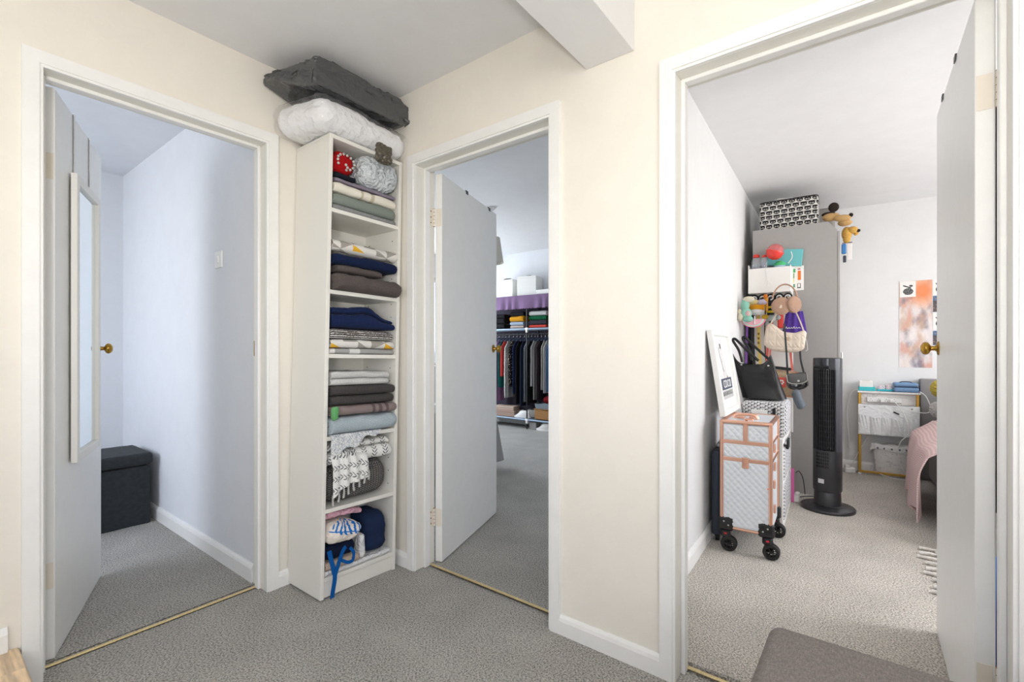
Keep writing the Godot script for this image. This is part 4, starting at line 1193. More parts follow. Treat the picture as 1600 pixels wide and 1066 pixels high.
	# on top: a pillow in its clear bag and a grey plastic bag
	var shape := func(p: Vector3, d: Vector3, grow: float):
		var wr: float = 1.0 - absf(ns(Vector3(p.x * 3, p.y * 5, p.z * 14), 1.0)) * 2.0
		return d * (0.007 * ns(p, 5.0) + 0.006 * wr + 0.003 * ns(p, 30.0) - 0.006 + grow) * clampf(p.y / 0.02, 0.1, 1.0) + Vector3(0, -0.05 * smoothstep(0.05, -0.25, p.z) * clampf(p.y / 0.15, 0, 1), 0.045 * smoothstep(0.12, -0.12, p.x) * smoothstep(0.1, 0.24, p.z))
	var pw := MB.new(); pw.soft(Vector3(0, 0.075, 0), Vector3(0.315, 0.145, 0.49), 0.07, 44, func(p, d): return shape.call(p, d, 0.0))
	var pil := thing("pillow", "white pillow in a clear plastic wrap on top of the bookcase", "pillow")
	pil.transform = case_xf() * Transform3D(Basis(), Vector3(0.162, 2.0335, 0.03))
	part("pillow_body", pw, creased("pillow_white", Color8(242, 242, 244), 2.2, 1.0), pil)
	var wrp := MB.new(); wrp.soft(Vector3(0, 0.0745, 0), Vector3(0.322, 0.147, 0.505), 0.05, 40, func(p, d): return shape.call(p, d, 0.004 + 0.006 * (0.5 - absf(ns(p + Vector3(4, 2, 1), 16.0)) * 1.6)))
	var film := pm("clear_film", Color(0.96, 0.97, 1.0, 0.04), 0.08)
	film.transparency = BaseMaterial3D.TRANSPARENCY_ALPHA
	part("plastic_wrap", wrp, film, pil, "clear crinkled plastic wrap")
	var bg := MB.new(); bg.soft(Vector3(0, 0.062, 0), Vector3(0.31, 0.125, 0.49), 0.012, 70, func(p, d):
		var r := 1.0 - absf(ns(Vector3(p.x * 2 + p.y * 4, p.y * 3, p.z * 8), 1.0)) * 2.6
		var r2 := 1.0 - absf(ns(Vector3(p.x * 12 - p.z * 9, p.y * 14, p.z * 12 + p.y * 8) + Vector3(7, 3, 2), 1.0)) * 2.8
		var pinch := clampf((absf(p.z) - 0.19) / 0.06, 0, 1)
		var lowered := Vector3(0, -(p.y - 0.02) * 0.35 * pinch * (1.0 if p.z < 0 else 0.0) - 0.02 * pinch * clampf(p.y / 0.1, 0, 1), signf(p.z) * 0.01 * ns(Vector3(p.x * 14, p.y * 12, 2.0)) + (0.02 + 0.07 * smoothstep(0.12, -0.14, p.x)) * smoothstep(0.1, 0.24, p.z))
		var tip := smoothstep(0.10, 0.27, p.z) * smoothstep(0.12, -0.10, p.x)
		lowered.y -= (p.y - 0.035) * 0.62 * tip
		return d * (0.007 * r + 0.006 * r2 + 0.005 * ns(p, 5.0) - 0.008) * clampf(p.y / 0.02, 0.15, 1.0) + lowered)
	var bag := thing("plastic_bag", "full dark grey plastic bag lying on the pillow under the ceiling", "bag")
	bag.transform = case_xf() * Transform3D(Basis(Vector3.RIGHT, 0.0), Vector3(0.164, 2.198, 0.03))
	var bgm := creased("grey_plastic", Color8(70, 72, 74), 1.1, 1.3); bgm.roughness = 0.16; bgm.metallic_specular = 0.7; bgm.rim_enabled = false
	part("bag_body", bg, bgm, bag)
	for e in [[Vector3(0.135, 0.03, -0.225), Vector3(0.158, 0.012, -0.255), 0.03]]:
		var tb := MB.new(); tb.tube(curve([e[0], e[0].lerp(e[1], 0.5) + Vector3(0, 0.006, 0), e[1]], 6), func(t): return e[2] * (1.0 - t) + 0.009, 14, 0.55)
		part("bag_corner", tb, bgm, bag)

# ---------------------------------------------------------------- things in the small left room
func leaf_of(door: String) -> Transform3D:
	var d := get_node(door)
	return d.transform * (d.get_node("leaf") as Node3D).transform

func left_room_things():
	var V := func(x, y, z): return Vector3(x, y, z)
	var mir := thing("door_mirror", "long white framed mirror hooked over the left door", "mirror")
	mir.transform = leaf_of("door_1")
	var u0 := 0.165
	var u1 := 0.545
	var y0 := 0.655
	var y1 := 1.765
	var zb := 0.044
	var zf := 0.064
	var w := 0.034
	var k := 0
	for q in [[V.call(u0, y0, zb), V.call(u0 + w, y1, zf)], [V.call(u1 - w, y0, zb), V.call(u1, y1, zf)], [V.call(u0 + w, y1 - w, zb), V.call(u1 - w, y1, zf)], [V.call(u0 + w, y0, zb), V.call(u1 - w, y0 + w, zf)]]:
		part("frame_rail", span(q[0], q[1], 0.002), pm("mirror_frame", Color8(240, 239, 235), 0.4), mir)
	part("mirror_glass", span(V.call(u0 + w, y0 + w, zb + 0.002), V.call(u1 - w, y1 - w, zb + 0.008)), M.mirror_glass, mir)
	for u in [0.235, 0.475]:
		var st := MB.new()
		st.box(V.call(u, 1.88, 0.0415), V.call(0.022, 0.26, 0.0025), 0.0)
		st.box(V.call(u, 2.0075, 0.02), V.call(0.022, 0.0025, 0.046), 0.0)
		st.box(V.call(u, 1.99, -0.0025), V.call(0.022, 0.036, 0.0025), 0.0)
		part("hook_strap", st, M.gloss_white, mir, "flat white strap hooked over the door top")
		var gp := MB.new(); gp.box(V.call(u - 0.012, 1.88, 0.041), V.call(0.0016, 0.24, 0.003), 0.0)
		part("strap_edge", gp, M.steel, mir)
	var ot := thing("storage_ottoman", "dark charcoal velvet storage cube against the far wall of the left room", "ottoman", V.call(-1.615, 0.004, 0.775))
	var vel := cloth("charcoal_velvet", Color8(58, 62, 65), "soft", 5.0, 0.02, 0.5)
	var bd := MB.new(); bd.soft(V.call(0, 0.18, 0), V.call(0.37, 0.36, 0.37), 0.008, 12, func(p, d): return d * 0.004 * ns(p, 6.0))
	part("body", bd, vel, ot)
	var ld := MB.new(); ld.soft(V.call(0, 0.405, 0), V.call(0.40, 0.075, 0.40), 0.026, 18, func(p, d): return d * 0.003 * ns(p, 14.0) + V.call(0, 0.012 * (1.0 - pow(maxf(absf(p.x), absf(p.z)) / 0.2, 2.0)) * (1.0 if p.y > 0.4 else 0.0), 0))
	part("lid", ld, vel, ot)
	for z in [0.06]:
		var sm := MB.new(); sm.box(V.call(0.1865, 0.185, z), V.call(0.003, 0.35, 0.004), 0.001)
		part("seam", sm, pm("seam_dark", Color8(30, 32, 34), 0.9), ot)

# ---------------------------------------------------------------- things in the middle bedroom
func garment_mesh(length: float, w: float, t: float, sd: float, folds := 7.0, flare := 0.0) -> MB:
	# hangs from y = 0; its shoulders run along x
	var m := MB.new()
	m.grid(func(u, v):
		var a: float = -TAU * u
		var y: float = -length * v
		var sh := smoothstep(0.0, minf(0.10, 0.3 * length) / length, v)
		var ww: float = lerpf(0.045, w * (0.92 + flare * v), sh)
		var tt: float = lerpf(0.012, t * (1.0 + flare * v), sqrt(sh))
		if v > 0.985: tt *= 0.75
		var c := cos(a)
		var s := sin(a)
		var cc: float = signf(c) * pow(absf(c), 0.7)
		var fold: float = 0.32 * t * sin(a * folds + sd + 2.0 * ns(Vector3(v * 2.0, sd, 0))) * smoothstep(0.05, 0.4, v)
		var lean: float = 0.25 * t * ns(Vector3(v * 3.0, sd, 4.0))
		return Vector3(cc * (ww + fold * 0.4), y, s * (tt + fold) + lean), 44, 26, true)
	var n := 20
	var ring := []
	for k in n:
		var a := -TAU * k / n
		ring.append(Vector3(signf(cos(a)) * pow(absf(cos(a)), 0.7) * w * (0.9 + flare), -length + 0.004, sin(a) * t * 0.6 * (1.0 + flare)))
	m.face(ring)
	return m

func hanger_mesh() -> MB:
	var m := MB.new()
	m.tube(curve([Vector3(-0.10, -0.035, 0), Vector3(-0.05, -0.012, 0), Vector3(0, 0.006, 0), Vector3(0.05, -0.012, 0), Vector3(0.10, -0.035, 0)], 6), 0.007, 8)
	return m

func mid_room_things():
	var V := func(x, y, z): return Vector3(x, y, z)
	var zf := -3.66
	var zb := -3.93
	var rack := thing("clothes_rack", "open wardrobe rack of pale blue tubes and dark poles against the far wall", "clothes rack", V.call(-1.58, 0.003, 0))
	var tube_m := pm("blue_tube", Color8(140, 160, 178), 0.35, 0.3)
	for x in [-0.82, 0.0, 0.68]:
		for z in [zf, zb]:
			var p := MB.new(); p.tube([V.call(x, 0, z), V.call(x, 1.80, z)], 0.0095, 10)
			part("pole", p, M.black_plastic, rack)
	for y in [0.125, 1.365, 1.79]:
		for z in [zf, zb]:
			var p := MB.new(); p.tube([V.call(-0.82, y, z), V.call(0.68, y, z)], 0.0125, 12)
			part("cross_tube", p, tube_m, rack)
		var s := MB.new(); s.box(V.call(-0.07, y + 0.008, (zf + zb) * 0.5), V.call(1.5, 0.004, zf - zb), 0.0)
		part("shelf_cloth", s, pm("shelf_cloth", Color8(96, 110, 124), 0.9), rack)
		var c := MB.new()
		c.box(V.call(0, y, zf), V.call(0.05, 0.034, 0.034), 0.006)
		c.box(V.call(0, y - 0.03, zf), V.call(0.03, 0.04, 0.03), 0.006)
		part("connector", c, M.white_plastic, rack, "white plastic connector")
	var rl := MB.new(); rl.tube([V.call(-0.82, 1.30, -3.79), V.call(0.68, 1.30, -3.79)], 0.009, 10)
	part("hanging_rail", rl, M.black_plastic, rack)
	var bk := MB.new(); bk.box(V.call(-0.07, 0.95, zb - 0.014), V.call(1.5, 1.66, 0.004), 0.0)  # added sheet standing in for dark clothes further back
	part("added_dark_backing", bk, pm("added_dark_backing", Color8(58, 54, 66), 0.95), rack)
	# purple valance with a scalloped hem
	var vl := MB.new()
	vl.sheet(func(u, v):
		var x: float = -2.42 + 1.54 * u
		var scal: float = 0.012 * absf(sin(u * PI * 34.0))
		var y: float = 1.826 - v * (0.175 + scal)
		return V.call(x, y, zf + 0.024 + 0.012 * v * sin(u * 60.0 + 2.0 * sin(u * 17.0)) + 0.006 * v), 220, 8, 0.003)
	one("valance", "purple cloth valance with scalloped hem along the top of the rack", "valance", vl, cloth("purple_cloth", Color8(142, 116, 152), "weave", 12.0))
	# boxes on top
	var cream_card := pm("white_card", Color8(236, 236, 232), 0.7)
	var made_box := func(lab: String, at: Vector3, s: Vector3, turn: float):
		var o := thing("storage_box", lab, "box", at, turn)
		for q in [[V.call(0, s.y / 2, s.z / 2 - 0.004), V.call(s.x, s.y, 0.008)], [V.call(0, s.y / 2, -s.z / 2 + 0.004), V.call(s.x, s.y, 0.008)], [V.call(-s.x / 2 + 0.004, s.y / 2, 0), V.call(0.008, s.y, s.z - 0.016)], [V.call(s.x / 2 - 0.004, s.y / 2, 0), V.call(0.008, s.y, s.z - 0.016)], [V.call(0, 0.004, 0), V.call(s.x - 0.016, 0.008, s.z - 0.016)]]:
			part("panel", boxed(q[0], q[1], 0.0015), cream_card, o)
		var bd := MB.new(); bd.box(V.call(0, s.y - 0.03, s.z / 2 + 0.0008), V.call(s.x * 0.98, 0.0015, 0.0016), 0.0)
		part("fold_line", bd, pm("fold_grey", Color8(205, 205, 202), 0.8), o)
		return o
	made_box.call("left open white storage box on top of the rack, dark hats in it", V.call(-1.985, 1.8075, -3.80), V.call(0.30, 0.265, 0.26), 0.0)
	made_box.call("white storage box on top of the rack turned to show its right side", V.call(-1.64, 1.8075, -3.815), V.call(0.285, 0.29, 0.24), 0.20)
	var sb := thing("shoe_box", "small flat white box on the rack top right of the big boxes", "box", V.call(-1.27, 1.8075, -3.75))
	part("box_body", boxed(V.call(0, 0.033, 0), V.call(0.34, 0.066, 0.15), 0.002), cream_card, sb)
	part("box_lid", boxed(V.call(0, 0.072, 0), V.call(0.346, 0.018, 0.156), 0.002), cream_card, sb)
	for h in [["knitted_hat", "mottled grey knitted hat poking out of the left storage box", V.call(-1.99, 1.98, -3.77), V.call(0.16, 0.24, 0.14), "grey_mottle", Color8(120, 116, 110)], ["cap", "black cap poking out of the turned storage box", V.call(-1.66, 2.02, -3.80), V.call(0.17, 0.19, 0.10), "hat_black", Color8(40, 38, 40)]]:
		var m := MB.new(); m.soft(Vector3.ZERO, h[3], 0.055, 14, crumple(0.008, 14.0, 3.0))
		one(h[0], h[1], "hat", m, cloth(h[4], h[5], "terry", 18.0), Transform3D(Basis(), h[2]))
	# folded clothes on the middle shelf
	var piles := [
		[-2.09, 0.22, [["black_pile", Color8(34, 34, 38), 0.06, "black jumper at the bottom of the left pile on the rack shelf"], ["black_pile", Color8(34, 34, 38), 0.07, "black hooded top on the left pile on the rack shelf"], ["black_pile", Color8(40, 40, 44), 0.05, "black cardigan on top of the left pile on the rack shelf"]]],
		[-1.77, 0.25, [["beige_fold", Color8(196, 178, 168), 0.035, "beige jumper at the bottom of the pile with the mustard jumper"], ["paleblue_fold", Color8(170, 186, 204), 0.045, "pale blue jumper under the mustard jumper on the rack shelf"], ["mustard", Color8(226, 160, 40), 0.07, "mustard yellow jumper folded on the rack shelf"], ["black_pile", Color8(34, 34, 38), 0.05, "black top lying on the mustard jumper"]]],
		[-1.42, 0.30, [["coral_fold", Color8(226, 84, 72), 0.035, "coral red jumper at the bottom of the right pile on the rack shelf"], ["dark_grey_fold", Color8(62, 62, 72), 0.055, "dark grey top with a mustard lining above the coral jumper"], ["green_fold", Color8(18, 98, 62), 0.05, "dark green jumper in the right pile on the rack shelf"], ["white_fold", Color8(216, 216, 214), 0.055, "white jumper on top of the dark green jumper"]]],
		[-1.13, 0.2, [["black_pile", Color8(34, 34, 38), 0.05, "black top at the right end of the rack shelf"], ["white_fold", Color8(216, 216, 214), 0.06, "white top at the right end of the rack shelf"], ["red_fold", Color8(200, 36, 44), 0.06, "red jumper at the right end of the rack shelf"]]]]
	for p in piles:
		var y := 1.3825
		for q in p[2]:
			var m := folded(2, 0.2, q[2] * 0.56, p[1] - 0.02, q[2] * 50.0 + p[0], 0.006, 0.0, 16)
			var hi := 0.0
			for vv in m.v: hi = maxf(hi, vv.y)
			one("jumper", q[3], "jumper", m, cloth(q[0], q[1], "weave", 12.0), Transform3D(Basis(Vector3.UP, -PI / 2), V.call(p[0], y, zf - 0.025)), "")
			y += hi + 0.001
	# what hangs on the rail
	T.floral = picture(128, 128, func(u, v):
		var q := nz.get_noise_2d(u * 12.0 + 90.0, v * 12.0)
		return Color(0.86, 0.80, 0.70) if q > 0.34 else Color(0.45, 0.30, 0.28) if q > 0.27 else Color(0.05, 0.05, 0.06))
	var list := [
		[-2.17, 0.86, 0.024, "lilac", Color8(176, 132, 178), "long lilac top hanging at the left end of the rail", "top", 0.0],
		[-2.10, 0.66, 0.016, "teal_cloth", Color8(42, 116, 112), "teal top hanging between the lilac top and the red blouse", "top", 0.0],
		[-2.050, 0.50, 0.020, "red_blouse", Color8(206, 70, 66), "brick red blouse hanging in front of the animal print dress", "blouse", 0.05],
		[-1.984, 0.80, 0.025, "animal", Color.WHITE, "black and white animal print dress hanging beside the red blouse", "dress", 0.0],
		[-1.908, 0.64, 0.025, "floral", Color.WHITE, "black dress with cream flowers hanging beside the animal print dress", "dress", 0.0],
		[-1.845, 0.74, 0.014, "navy_top", Color8(46, 60, 96), "navy top hanging between the floral dress and the long black dress", "top", 0.0],
		[-1.785, 0.88, 0.036, "black_cloth", Color8(24, 24, 28), "long black dress hanging right of the floral dress", "dress", 0.0],
		[-1.712, 0.90, 0.034, "navy_coat", Color8(34, 42, 62), "long dark navy coat hanging just left of the middle pole", "coat", 0.0],
		[-1.645, 0.84, 0.018, "grey_stripe_top", Color8(150, 152, 158), "grey shirt hanging directly behind the middle pole", "shirt", 0.0],
		[-1.59, 0.86, 0.026, "black_trousers", Color8(30, 30, 34), "black trousers hanging just right of the middle pole", "trousers", 0.0],
		[-1.535, 0.62, 0.022, "white_shirt", Color8(196, 196, 196), "pale grey shirt hanging right of the black trousers", "shirt", 0.0],
		[-1.485, 0.80, 0.026, "grey_trousers", Color8(138, 132, 130), "long grey trousers hanging over the wicker basket", "trousers", 0.0],
		[-1.43, 0.80, 0.034, "dark_brown_coat", Color8(48, 42, 48), "long dark brown coat hanging over the wicker basket", "coat", 0.0],
		[-1.365, 0.66, 0.024, "stone_shirt", Color8(178, 174, 168), "stone coloured shirt hanging left of the jeans", "shirt", 0.0],
		[-1.320, 0.70, 0.020, "white_top", Color8(206, 204, 200), "white ribbed top hanging directly beside the blue jeans", "top", 0.0],
		[-1.266, 0.68, 0.020, "jeans_blue", Color8(66, 108, 158), "mid blue jeans hanging at the right of the rail", "jeans", 0.0],
		[-1.222, 0.70, 0.022, "jeans_pale", Color8(142, 172, 202), "pale washed jeans hanging at the right end of the rail", "jeans", 0.0]]
	var hang := thing("clothes_hanger", "slate blue velvet hanger", "hanger", V.call(0, 0, 0), PI / 2, "velvet hangers on the rail")
	part("shoulder_bar", hanger_mesh(), cloth("velvet_blue", Color8(92, 104, 128), "weave", 30.0, 0.0), hang)
	var hk := MB.new(); hk.tube(curve([V.call(0, 0.01, 0), V.call(0, 0.035, 0), V.call(0.014, 0.058, 0), V.call(0, 0.072, 0), V.call(-0.014, 0.058, 0)], 5), 0.002, 6)
	part("hook", hk, M.steel, hang)
	var first := true
	for g in list:
		var mat: Material = printed("animal", T.animal, Vector2(0.25, 0.25)) if g[3] == "animal" else printed("floral", T.floral, Vector2(0.35, 0.35)) if g[3] == "floral" else cloth(g[3], g[4], "weave", 10.0, 0.04)
		var m := garment_mesh(g[1], 0.118, minf(g[2], 0.0175 if g[0] > -1.85 or g[0] < -2.06 else 0.026), g[0] * 31.0, 5.0 + fposmod(g[0] * 17.0, 4.0), g[7])
		for i in m.uv.size(): m.uv[i] = Vector2(m.v[i].x + m.v[i].z, -m.v[i].y)
		one(g[6], g[5], g[6], m, mat, Transform3D(Basis(Vector3.UP, PI / 2 + 0.03 * sin(g[0] * 40.0)), V.call(g[0], 1.205, -3.79)))
		var h: Node3D = hang
		if not first:
			h = hang.duplicate(); h.name = numbered("clothes_hanger"); add_child(h)
		first = false
		h.position = V.call(g[0], 1.246, -3.79)
		h.set_meta("label", "slate blue velvet hanger holding the " + String(g[5]).split(" hanging")[0])
	# the bottom shelf
	var y1 := 0.1425
	for b in [["shoe_box", "brown shoe box lying on the rack's bottom shelf", V.call(-2.02, y1, -3.78), V.call(0.36, 0.085, 0.2), Color8(176, 150, 134), 0.1], ["shoe_box", "flat beige box lying on top of the brown shoe box", V.call(-2.04, y1 + 0.087, -3.79), V.call(0.34, 0.05, 0.19), Color8(198, 176, 158), 0.16]]:
		var o := thing(b[0], b[1], "box", b[2], b[5])
		var mm := pm("card_%d" % int(b[4].r8), b[4], 0.8)
		var s: Vector3 = b[3]
		part("box_body", boxed(V.call(0, (s.y - 0.022) / 2, 0), V.call(s.x, s.y - 0.022, s.z), 0.002), mm, o)
		part("box_lid", boxed(V.call(0, s.y - 0.011, 0), V.call(s.x + 0.006, 0.022, s.z + 0.006), 0.002), mm, o)
	var shoe := func(nm: String, lab: String, at: Vector3, turn: float, c: Color, key: String, grp: String):
		var o := thing(nm, lab, "shoe", at, turn, grp)
		var so := MB.new()
		var poly := PackedVector2Array()
		for k in 24:
			var a := TAU * k / 24
			poly.append(Vector2(cos(a) * 0.13, sin(a) * (0.043 + 0.008 * cos(a))))
		so.xf = Transform3D(Basis(Vector3.RIGHT, -PI / 2), Vector3.ZERO)
		so.extrude(poly, 0.026, true)
		part("sole", so, M.white_plastic, o)
		var up := MB.new()
		up.grid(func(u, w):
			var a: float = -TAU * u
			var hgt: float = 0.026 + w * 0.075
			var s: float = 1.0 - 0.55 * w * w
			var x: float = cos(a) * 0.122 * lerpf(1.0, 0.62, w) - 0.036 * w
			var front := clampf(x / 0.12, 0, 1)
			return Vector3(x, hgt - front * 0.045 * w, sin(a) * 0.039 * s), 28, 10, true)
		part("upper", up, pm(key, c, 0.6), o)
		var lc := MB.new()
		for k in 4: lc.tube([Vector3(0.05 - k * 0.018, 0.078 + k * 0.008, -0.02), Vector3(0.05 - k * 0.018, 0.086 + k * 0.008, 0), Vector3(0.05 - k * 0.018, 0.078 + k * 0.008, 0.02)], 0.003, 6)
		part("lace", lc, M.white_plastic, o)
	shoe.call("trainer", "front white trainer on the rack's bottom shelf left of the pole", V.call(-1.70, y1, -3.725), PI + 0.12, Color8(232, 230, 226), "trainer_white", "")
	shoe.call("trainer", "white trainer behind the front one on the rack's bottom shelf", V.call(-1.67, y1, -3.85), PI + 0.12, Color8(222, 218, 212), "trainer_stone", "")
	shoe.call("trainer", "pale trainer standing on the carpet under the rack", V.call(-1.31, 0.004, -3.70), PI + 0.1, Color8(214, 210, 204), "trainer_pale", "")
	shoe.call("trainer", "pale trainer on the carpet under the rack behind its pair", V.call(-1.26, 0.004, -3.81), PI + 0.1, Color8(208, 204, 198), "trainer_pale_b", "")
	var fb := thing("shoe_box", "grey box standing on the carpet under the rack by the pole", "box", V.call(-1.50, 0.004, -3.76))
	part("box_body", boxed(V.call(0, 0.05, 0), V.call(0.11, 0.1, 0.16), 0.002), pm("card_grey", Color8(150, 146, 144), 0.8), fb)
	var wb := thing("wicker_basket", "wicker basket with a grey cloth liner on the rack's bottom shelf", "basket", V.call(-1.31, y1, -3.795))
	var wk := printed("wicker", T.wicker, Vector2(0.09, 0.09), 0.8); wk.heightmap_enabled = true; wk.heightmap_texture = T.wicker; wk.heightmap_scale = 0.4
	part("basket_body", boxed(V.call(0, 0.07, 0), V.call(0.33, 0.14, 0.22), 0.012), wk, wb)
	var rim := MB.new(); rim.tube([V.call(-0.165, 0.14, -0.11), V.call(0.165, 0.14, -0.11), V.call(0.165, 0.14, 0.11), V.call(-0.165, 0.14, 0.11)], 0.009, 8, 1.0, true)
	part("rim", rim, wk, wb)
	var ln := MB.new()
	ln.grid(func(u, w):
		var a: float = -TAU * u
		var k := maxf(absf(cos(a)), absf(sin(a)))
		return V.call(cos(a) / k * (0.15 + 0.012 * w), 0.145 + 0.075 * w + 0.008 * sin(a * 5.0) * w, sin(a) / k * (0.095 + 0.012 * w)), 48, 6, true)
	part("liner", ln, cloth("liner_grey", Color8(150, 162, 168), "weave", 14.0), wb, "grey cloth liner")
	var rdm := MB.new(); rdm.soft(Vector3.ZERO, V.call(0.16, 0.09, 0.1), 0.04, 14, crumple(0.008, 12.0, 8.0))
	one("scarf", "dark red scarf stuffed into the wicker basket", "scarf", rdm, cloth("dark_red", Color8(150, 34, 42), "weave", 14.0), Transform3D(Basis(), V.call(-1.30, y1 + 0.265, -3.79)))
	# ceiling lamp with a drum shade
	var lp := thing("added_pendant_lamp", "pendant lamp with off-white drum shade in the middle bedroom", "lamp", V.call(-0.866, 2.5, -2.04))
	var ro := MB.new(); ro.lathe([Vector2(0, 0), Vector2(0.05, 0), Vector2(0.045, -0.018), Vector2(0.02, -0.03), Vector2(0, -0.032)], 24)
	part("ceiling_rose", ro, M.white_plastic, lp)
	var cb := MB.new(); cb.tube([V.call(0, -0.03, 0), V.call(0, -0.36, 0)], 0.0035, 8)
	part("cable", cb, M.white_plastic, lp)
	var shd := MB.new()
	shd.lathe([Vector2(0.098, -0.30), Vector2(0.135, -0.55)], 36)
	shd.lathe([Vector2(0.132, -0.55), Vector2(0.095, -0.30)], 36)
	var shm := pm("shade_cloth", Color8(222, 218, 208), 0.9)
	shm.backlight_enabled = true; shm.backlight = Color(0.4, 0.39, 0.36)
	part("lamp_shade", shd, shm, lp)
	var bb := MB.new(); bb.ball(V.call(0, -0.42, 0), V.call(0.03, 0.04, 0.03), 10)
	part("bulb", bb, M.white_plastic, lp)
	# bed, of which only the corner of the spread shows past the door
	var bed := thing("bed", "bed in the middle bedroom, a corner of its pale spread showing past the door", "bed", V.call(-1.62, 0.003, -1.2))
	var mt := MB.new(); mt.soft(V.call(0, 0.33, 0), V.call(1.86, 0.42, 1.24), 0.06, 12)
	part("mattress", mt, M.sheet_white, bed)
	var bs := MB.new(); bs.box(V.call(0, 0.065, 0), V.call(1.8, 0.115, 1.18), 0.01)
	part("base", bs, pm("bed_base", Color8(170, 168, 166), 0.9), bed)
	var sp := MB.new()
	sp.sheet(func(u, w):
		var z: float = lerpf(-0.66, 0.6, u)
		var s: float = w * 0.95
		var hang_out: float = 0.03 + 0.06 * (1.0 - u) + 0.015 * sin(u * 30.0)
		if s < 0.45: return V.call(0.5 + s, 0.555, z)
		return V.call(0.955 + hang_out * (s - 0.45) / 0.5, 0.555 - (s - 0.45), z - 0.03 * (s - 0.45) / 0.5), 40, 24, 0.01)
	part("bedspread", sp, cloth("bedspread", Color8(190, 188, 186), "weave", 9.0), bed, "pale grey bedspread hanging to the floor")

# ---------------------------------------------------------------- things in the right bedroom
func thing3(called: String, label: String, category: String, at: Vector3, turn := 0.0, group := "") -> Node3D:
	return thing(called, label, category, r3(at.x, at.y, at.z), TURN3 + turn, group)

func one3(called: String, label: String, category: String, b: MB, m: Material, at: Vector3, turn := Basis(), group := "") -> MeshInstance3D:
	return one(called, label, category, b, m, r3xf() * Transform3D(turn, at), group)

func strap(pts: Array, w: float, th := 0.002, face := Vector3(0, 0, 1)) -> MB:
	var c := curve(pts, 6)
	var m := MB.new()
	m.sheet(func(u, v):
		var f: float = u * (c.size() - 1)
		var i := mini(int(f), c.size() - 2)
		var p: Vector3 = c[i].lerp(c[i + 1], f - i)
		var d: Vector3 = (c[i + 1] - c[i]).normalized()
		return p + d.cross(face).normalized() * (v - 0.5) * w, c.size(), 1, th)
	return m

func right_room_things():
	wardrobe_and_top()
	organiser()
	hung_on_hooks()
	shelf_unit_and_bags()
	trolley_case()
	tower_fan()
	bedside()
	bed_and_wall()

